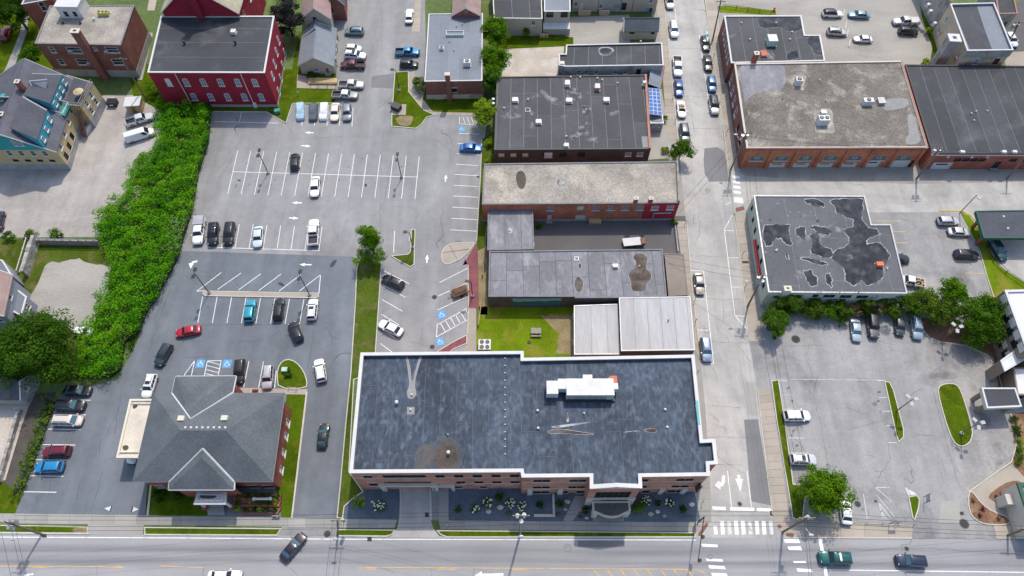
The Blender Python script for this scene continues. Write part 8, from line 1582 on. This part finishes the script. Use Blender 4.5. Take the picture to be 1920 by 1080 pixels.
lamp(749, 171, 6.2, 'single-headed lamp post on the clinic lawn island', 1, dirs=[(-1, .2)]); lamp(774, 465, 5.5, 'lamp post on the peninsula island beside the slim tree', 1, dirs=[(-1, 0)]); lamp(886, 556, 5.5, 'lamp post in the red mulch bed', 1, dirs=[(-1, .1)])
d3 = [(1, .2), (-.6, .8), (-.3, -1)]
lamp(1680, 771, 5.4, 'three-headed lamp post in the narrow grass island', 3, 'wood_brown', d3, 'lamp_glass', False); lamp(1801, 813, 5.2, 'three-headed lamp post in the oval island', 3, 'wood_brown', d3, 'lamp_glass'); lamp(1766, 637, 5.0, 'three-headed lamp post in the mulch bed by the broad tree', 3, 'wood_brown', d3, 'lamp_glass', False); lamp(1799, 400, 6.0, 'slender lamp post at the yellow kerb', 1, 'wood_brown', [(.3, -1)], 'lamp_glass', False)
isl = raised('kerb_island', [(383, 545), (597, 549), (598, 556), (594, 559), (384, 555), (379, 551)], 'slab', .14)
def upole(bx, by, h, label, tx=2, arms=1, lean=(0, 0), cobra=None, adir=(1, 0)):
    p = W(bx, by); t = p+Vector((lean[0], lean[1], h)); r = thing('utility_pole', label, 'utility pole', p, 'wooden utility poles'); MB().tube(p, t, .19, .13, 10).build('pole', MT['pole_wood'], r); ad = Vector((adir[0], adir[1], 0)).normalized()
    for k in range(arms):
        c = t-Vector((0, 0, .4+.9*k)); MB().bar(c-ad*1.2, c+ad*1.2, .13).build('crossarm', MT['pole_wood'], r)
        for s in (-1.1, -.4, .4, 1.1): q = c+ad*s; MB().tube(q, q+Vector((0, 0, .25)), .06, .04, 6).build('insulator', MT['satellite'], r)
    for k in range(tx):
        a = 2.1*k+.6; q = t+Vector((math.cos(a)*.55, math.sin(a)*.55, -2.2)); MB().tube(q, q+Vector((0, 0, 1.1)), .3, .3, 10).build('transformer', MT['galvanised'], r); MB().tube(q+Vector((0, 0, 1.1)), q+Vector((0, 0, 1.25)), .1, .06, 6).build('bushing', MT['satellite'], r)
    if cobra:
        d = Vector((cobra[0], cobra[1], 0)).normalized(); a = p.lerp(t, .72); b = a+d*2.2+Vector((0, 0, .5)); MB().tube(a, b, .05, .04, 6).build('lamp_arm', MT['galvanised'], r); MB().ball(b, .45, .22, .14, 8, 5).build('lamp_head', MT['lamp_glass'], r)
    return t
def topz(b, t):
    B = W(*b); best = (9e9, 9)
    for i in range(50, 140):
        P = W(t[0], t[1], i*.1); best = min(best, ((P-Vector((B.x, B.y, P.z))).length, i*.1))
    return best[1]
T = {}
def P_(k, b, t, lab, **kw):
    h = topz(b, t); B = W(*b); Q = W(t[0], t[1], h); T[k] = upole(b[0], b[1], h, lab, lean=(Q.x-B.x, Q.y-B.y), **kw)
P_('a', (79, 1002), (8, 978), 'leaning utility pole at the far left of the main road', tx=3, cobra=(.3, -1)); P_('b', (633, 1004), (633, 975), 'utility pole beside the bank lane on the main road', tx=1, cobra=(0, -1)); P_('c', (975, 1003), (977, 966), 'utility pole with three transformers in front of the hotel', tx=3, cobra=(0, -1))
P_('d', (1467, 998), (1515, 970), 'utility pole leaning over the crossroads corner', tx=1, arms=2, cobra=(.5, -1)); P_('e', (1402, 574), (1432, 515), 'utility pole with transformers beside the sage hall', tx=3, cobra=(-1, .1)); P_('f', (1370, 318), (1401, 248), 'utility pole at the side street corner by the workshop', tx=2, cobra=(-.6, 1)); P_('g', (1718, 336), (1764, 276), 'utility pole with twin transformers before the seamed roof', tx=2, arms=2); P_('h', (1888, 336), (1925, 290), 'utility pole cut off by the right edge', tx=0); P_('i', (1336, 76), (1352, 0), 'utility pole at the top of the side street', tx=0); P_('j', (275, 188), (226, 108), 'tall grey pole at the corner of the crimson building', tx=0, arms=1); P_('k', (1889, 1004), (1925, 990), 'leaning pole at the lower right corner', tx=0); P_('l', (1893, 78), (1912, 40), 'utility pole with transformers at the top right', tx=2)
def wire(a, b, sag, dz=0.0, off=(0, 0)):
    mb = MB(); o = Vector((off[0], off[1], -dz)); prev = None
    for k in range(13):
        t = k/12; q = a.lerp(b, t)+o-Vector((0, 0, 4*sag*t*(1-t)))
        if prev is not None: mb.tube(prev, q, .022, .022, 4, False)
        prev = q
    return mb
WN = 0
def run(ka, kb, n, lab):
    a, b = T[ka] if isinstance(ka, str) else ka, T[kb] if isinstance(kb, str) else kb; d = Vector((b.x-a.x, b.y-a.y)).normalized(); s = Vector((-d.y, d.x))
    t = thing('overhead_line', lab, 'power line', (a.x, a.y, a.z))
    for k in range(n): wire(a, b, (a-b).length*.012+.1*k, .3+1.0*(k % 2)+.4*(k//2), s*(.8*(k-(n-1)/2))).build('wire', MT['wire'], t)
run('a', 'b', 4, 'overhead wires along the main road left of the bank lane'); run('b', 'c', 4, 'overhead wires along the main road before the garage'); run('c', 'd', 4, 'overhead wires along the main road before the hotel entrance'); run('d', 'k', 4, 'overhead wires along the main road right of the crossroads'); run('d', 'e', 4, 'overhead wires up the side street beside the office lot'); run('e', 'f', 3, 'overhead wires beside the puddled roof'); run('f', 'i', 3, 'overhead wires along the top of the side street'); run('f', 'g', 3, 'overhead wires in front of the glass block windows'); run('g', 'h', 3, 'overhead wires before the seamed roof building')
run('d', W(1540, 1250, 8), 2, 'overhead wires crossing the main road at the crossroads'); run('b', W(600, 1240, 8), 3, 'overhead wires crossing the main road by the bank lane'); run('a', W(60, 1240, 8), 3, 'overhead wires crossing the main road at the far left'); run('e', W(1240, 480, 4.3), 2, 'service wires from the sage hall pole to the tan storefront'); run('f', W(1272, 390, 5.5), 2, 'service wires to the scarlet corner'); run('j', W(160, 110, 6), 2, 'service wires to the brown brick block')
# traffic signal arm at the crossroads
p = W(1303, 985); ts = thing('traffic_signal', 'black traffic signal on a long arm over the main road', 'traffic light', p); tb = W(1300, 963, 6.0); MB().tube(p, (p.x, p.y, 6.2), .13, .1, 10).build('post', MT['metal_dark'], ts); e_ = W(1309, 1052, 5.8); MB().tube((p.x, p.y, 6.0), e_, .08, .06, 8).build('arm', MT['metal_dark'], ts)
for f in (.45, .98):
    q = Vector((p.x, p.y, 6.0)).lerp(e_, f); hd = MB().box(q.x+.1, q.x+.45, q.y-.2, q.y+.2, q.z-.8, q.z+.25).build('signal_head', MT['black_paint'], ts); MB().ball((q.x+.45, q.y, q.z-.25), .12, .12, .12, 8, 5).build('lens', MT['tail_red'], hd)
MB().box(p.x-.25, p.x+.25, p.y-.2, p.y+.2, .8, 1.9).build('control_box', MT['metal_grey'], ts)
bk = thing('bicycle', 'black bicycle chained at the garden edge by the crossroads', 'bicycle', W(1290, 968)); q = W(1288, 968)
for x in (-.5, .5):
    tw = MB(); c = (q.x+x, q.y, .34); prev = None
    for k in range(17):
        a = 6.2832*k/16; v = (c[0]+.33*math.cos(a), c[1], c[2]+.33*math.sin(a))
        if prev: tw.tube(prev, v, .025, .025, 5)
        prev = v
    tw.build('wheel', MT['rubber'], bk)
fm = MB()
for a, b in (((-.5, .34), (-.1, .34)), ((-.1, .34), (.35, .78)), ((-.1, .34), (-.22, .85)), ((-.22, .78), (.35, .78)), ((.35, .78), (.5, .34)), ((-.22, .78), (-.5, .34))): fm.tube((q.x+a[0], q.y, a[1]), (q.x+b[0], q.y, b[1]), .022, .022, 5)
fm.build('frame', MT['metal_dark'], bk); MB().box(q.x-.32, q.x-.1, q.y-.07, q.y+.07, .86, .92).build('saddle', MT['black_paint'], bk); MB().tube((q.x+.33, q.y-.25, .95), (q.x+.33, q.y+.25, .95), .02).build('handlebar', MT['metal_dark'], bk)
# signs, meters, bins, furniture
for k, (x, y, lb) in enumerate(((1284, 421, 'parking meter in front of the scarlet corner'), (1302, 565, 'parking meter beside the upper white metal shed corner'), (1303, 605, 'parking meter at the middle of the white metal shed'), (1307, 700, 'parking meter below the blue-grey car'), (1337, 110, 'parking meter beside the black sedans'), (1347, 200, 'parking meter beside the silver and black car'), (1362, 250, 'parking meter near the street patch'), (1392, 478, 'parking meter beside the sage hall left wall'), (1396, 540, 'parking meter above the street pole'), (1261, 187, 'parking meter beside the convertible'), (1266, 228, 'parking meter beside the dark grey car'), (1253, 60, 'parking meter beside the upper white street car'), (1316, 943, 'parking meter at the hotel side walk'))):
    p = W(x, y); t = thing('parking_meter', lb, 'parking meter', p, 'parking meters along the side street'); MB().tube(p, p+Vector((0, 0, 1.2)), .045, .045, 6).build('post', MT['metal_dark'], t); MB().ball(p+Vector((0, 0, 1.35)), .13, .13, .2, 8, 6).build('head', MT['metal_grey'], t)
def signp(x, y, w, h, z, m, lb, d=(1, 0), name='sign_board', cat='sign', post='metal_dark'):
    p = W(x, y); t = thing(name, lb, cat, p); D = Vector(d).normalized()
    for s in (-.42, .42): MB().tube((p.x+D.x*w*s, p.y+D.y*w*s, 0), (p.x+D.x*w*s, p.y+D.y*w*s, z+h), .05, .05, 6).build('post', MT[post], t)
    MB().obox((p.x, p.y), d, w, .08, z, z+h).build('board', MT[m], t); MB().obox((p.x, p.y-.05), d, w*.7, .02, z+h*.35, z+h*.6).build('lettering', MT['white_paint' if m != 'white_trim' else 'black_paint'], t)
signp(1672, 983, 1.1, .8, 1.6, 'metal_grey', 'small grey parking sign at the office sidewalk'); signp(1732, 938, 1.3, 1.3, .8, 'metal_grey', 'grey framed sign at the corner island', (.3, 1)); signp(519, 969, 1.2, .5, .3, 'white_trim', 'low white name sign at the bank planter')
for x, y, lb in ((644, 198, 'small white sign in the lawn beside the hatchback'), (560, 178, 'white utility marker in the lawn left of the covered cars')): p = W(x, y); t = thing('lawn_marker', lb, 'marker', p); MB().tube(p, p+Vector((0, 0, .8)), .04).build('stake', MT['metal_grey'], t); MB().obox((p.x, p.y), (1, 0), .35, .06, .6, 1.0).build('plate', MT['white_trim'], t)
p = W(480, 201); t = thing('propane_tank', 'white propane tank at the foot of the crimson wall', 'gas tank', p); MB().tube((p.x, p.y, .1), (p.x, p.y, 1.2), .42, .42, 12).build('tank', MT['white_trim'], t); MB().ball((p.x, p.y, 1.2), .42, .42, .25, 12, 6).build('dome', MT['white_trim'], t)
p = W(521, 211); MB().obox((p.x, p.y), (1, .2), 1.2, .9, 0, .8).solo('utility_box', MT['copper_green'], 'green utility box in the lawn by the crimson building', 'utility box')
def dumpster(x, y, lb, m='metal_dark', ang=0.0, lx=2.0, ly=1.5):
    p = W(x, y, .6); d = (math.cos(ang), math.sin(ang)); t = thing('dumpster', lb, 'dumpster', (p.x, p.y, 0)); MB().obox((p.x, p.y), d, lx, ly, .1, 1.15).build('bin', MT[m], t); MB().obox((p.x, p.y), d, lx+.1, ly+.1, 1.152, 1.25).build('lid', MT['black_paint'], t); MB().obox((p.x, p.y-ly/2-.04), d, lx*.4, .06, .5, .8).build('plate', MT['white_paint'], t)
dumpster(211, 193, 'black dumpster beside the brown shed'); dumpster(743, 201, 'dark grey dumpster on its concrete pad in the clinic lawn', 'metal_dark', -.5); mark(bpy.data.objects['lawn_island'], [(734, 196), (762, 196), (761, 216), (734, 216)], 'slab', .125, 'concrete_pad'); mark(bpy.data.objects['lawn_island'], smooth_poly([(741, 219), (775, 217), (775, 225), (768, 238), (746, 235)], 1), 'bare_earth', .124, 'bare_patch')
p = W(248, 190, 2.4); sh = thing('garden_shed', 'brown plywood shed with white roof beside the silver pickup', 'shed', (p.x, p.y, 0)); MB().obox((p.x, p.y), (1, .1), 3.0, 2.4, 0, 2.3).build('wall', MT['wood_tan'], sh); MB().obox((p.x, p.y), (1, .1), 3.5, 2.9, 2.3, 2.45).build('roof', MT['metal_white'], sh); MB().obox((p.x, p.y-1.22), (1, .1), .9, .06, 0, 1.9).build('door', MT['wood_brown'], sh)
p = W(1005, 622, .6); pt = thing('picnic_table', 'pale grey picnic table on the garden lawn', 'table', (p.x, p.y, 0))
for k in range(4): MB().box(p.x-.95, p.x+.95, p.y-.4+.21*k, p.y-.22+.21*k, .7, .76).build('plank', MT['wood_grey'], pt)
for s in (-.75, .75): MB().box(p.x-.95, p.x+.95, p.y+s-.13, p.y+s+.13, .4, .45).build('bench', MT['wood_grey'], pt)
for x in (-.7, .7): MB().box(p.x+x-.05, p.x+x+.05, p.y-.75, p.y+.75, .32, .39).build('support', MT['wood_grey'], pt); MB().box(p.x+x-.05, p.x+x+.05, p.y-.1, p.y+.1, 0, .7).build('leg', MT['wood_grey'], pt)
p = W(909, 651); ac = thing('condenser_bank', 'grey condenser with four black fans beside the garden', 'air conditioner', p); MB().box(p.x-1.1, p.x+1.1, p.y-1.0, p.y+1.0, 0, 1.2).build('housing', MT['metal_grey'], ac)
for x in (-.5, .5):
    for y in (-.5, .5): MB().tube((p.x+x, p.y+y, 1.2), (p.x+x, p.y+y, 1.26), .4, .4, 14).build('fan_grille', MT['black_paint'], ac)
dp = W(992, 642); MB().box(dp.x-.3, dp.x+.3, dp.y-.3, dp.y+.3, 0, .12).solo('drain_cover', MT['iron'], 'dark square drain in the garden lawn', 'drain')
for x, y, m, lb in ((1212, 20, 'paint_blue', 'blue bin behind the tan house'), (1219, 20, 'metal_dark', 'black bin beside the blue bin')): p = W(x, y); t = thing('wheeled_bin', lb, 'bin', p); MB().box(p.x-.4, p.x+.4, p.y-.4, p.y+.4, .05, 1.0).build('body', MT[m], t); MB().box(p.x-.43, p.x+.43, p.y-.43, p.y+.43, 1.0, 1.08).build('lid', MT[m], t)
for k, x in enumerate((1014, 1019.5, 1025)): p = W(x, 69.5); MB().tube((p.x, p.y, 0), (p.x, p.y, .8), .38, .38, 12).solo('barrel', MT['wood_tan'], ['leftmost', 'middle', 'rightmost'][k]+' tan barrel in the grass below the beige porch', 'barrel', 'tan barrels by the porch')
rp = thing('wooden_ramp', 'tan wooden ramp with rails below the beige gable wall', 'ramp', W(605, 152)); MB().prism(PP([(578, 148), (632, 146), (632, 156), (578, 156)], .5), .1, .45).build('deck', MT['wood_tan'], rp)
for y in (147, 156): MB().bar(Wp(578, y, 1.3), Wp(632, y-1, 1.3), .09).build('rail', MT['wood_tan'], rp)
for x in (580, 595, 612, 628): q = W(x, 156, 1.2); MB().bar((q.x, q.y, 0), (q.x, q.y, 1.25), .09).build('post', MT['wood_tan'], rp)
p = W(535, 695); MB().box(p.x-.5, p.x+.5, p.y-.4, p.y+.4, 0, .7).solo('transformer_box', MT['unit_teal'], 'pale green utility box in the round-ended lawn island', 'utility box')
p = W(478, 731, .4); MB().box(p.x-.5, p.x+.5, p.y-.15, p.y+.15, 0, .5).solo('bench', MT['brick_red'], 'small reddish bench on the bank walkway', 'bench')
for k, (x, y) in enumerate(((1583, 24), (1587, 47), (1590, 62), (1594, 80))): a, b = W2(x, y-5), W2(x-3, y+8); MB().obox((a+b)/2, b-a, (b-a).length, .25, 0, .22).solo('parking_block', MT['kerb'], 'concrete parking block in the gravel lot, %s from the top' % ['first', 'second', 'third', 'fourth'][k], 'parking block', 'parking blocks in the gravel lot')
for x, y, lb in ((1451, 20, 'orange barrel at the end of the brown fence'),): p = W(x, y); t = thing('traffic_barrel', lb, 'barrel', p); MB().tube((p.x, p.y, 0), (p.x, p.y, 1.0), .32, .26, 12).build('drum', MT['orange'], t); MB().tube((p.x, p.y, .5), (p.x, p.y, .7), .31, .3, 12).build('white_stripe', MT['white_paint'], t)
ot = thing('outdoor_table', 'white outdoor table set in the mulch bed', 'table', W(1796, 610)); q = W(1796, 610)
MB().tube((q.x, q.y, 0), (q.x, q.y, .72), .08).build('leg', MT['metal_white'], ot)
for dx, dy in ((-.7, .3), (.7, .3), (.1, -.5)): MB().obox((q.x+dx, q.y+dy), (1, .1), 1.0, .7, .7, .78).build('top', MT['white_trim'], ot)
# planter at the street and satellite dishes
p = W(1247, 283); pl = thing('street_planter', 'grey planter box at the sidewalk by the small street tree', 'planter', p); MB().ring([(p.x-.8, p.y-.7), (p.x+.8, p.y-.7), (p.x+.8, p.y+.7), (p.x-.8, p.y+.7)], .1, 0, .5).build('box', MT['slab_grey'], pl); MB().box(p.x-.7, p.x+.7, p.y-.6, p.y+.6, 0, .4).build('soil', MT['soil'], pl)
for x, y, z, lb in ((925, 188, 4.6, 'upper white dish at the left edge of the black roof'), (925, 196, 4.6, 'lower white dish at the left edge of the black roof')): p = W(x, y, z); t = thing('satellite_dish', lb, 'satellite dish', (p.x, p.y, z-.4), 'dishes on the black roof'); MB().tube((p.x, p.y, z-.4), (p.x, p.y, z+.3), .03).build('mast', MT['metal_grey'], t); MB().ball((p.x, p.y, z+.4), .35, .35, .12, 10, 5).build('dish', MT['satellite'], t)
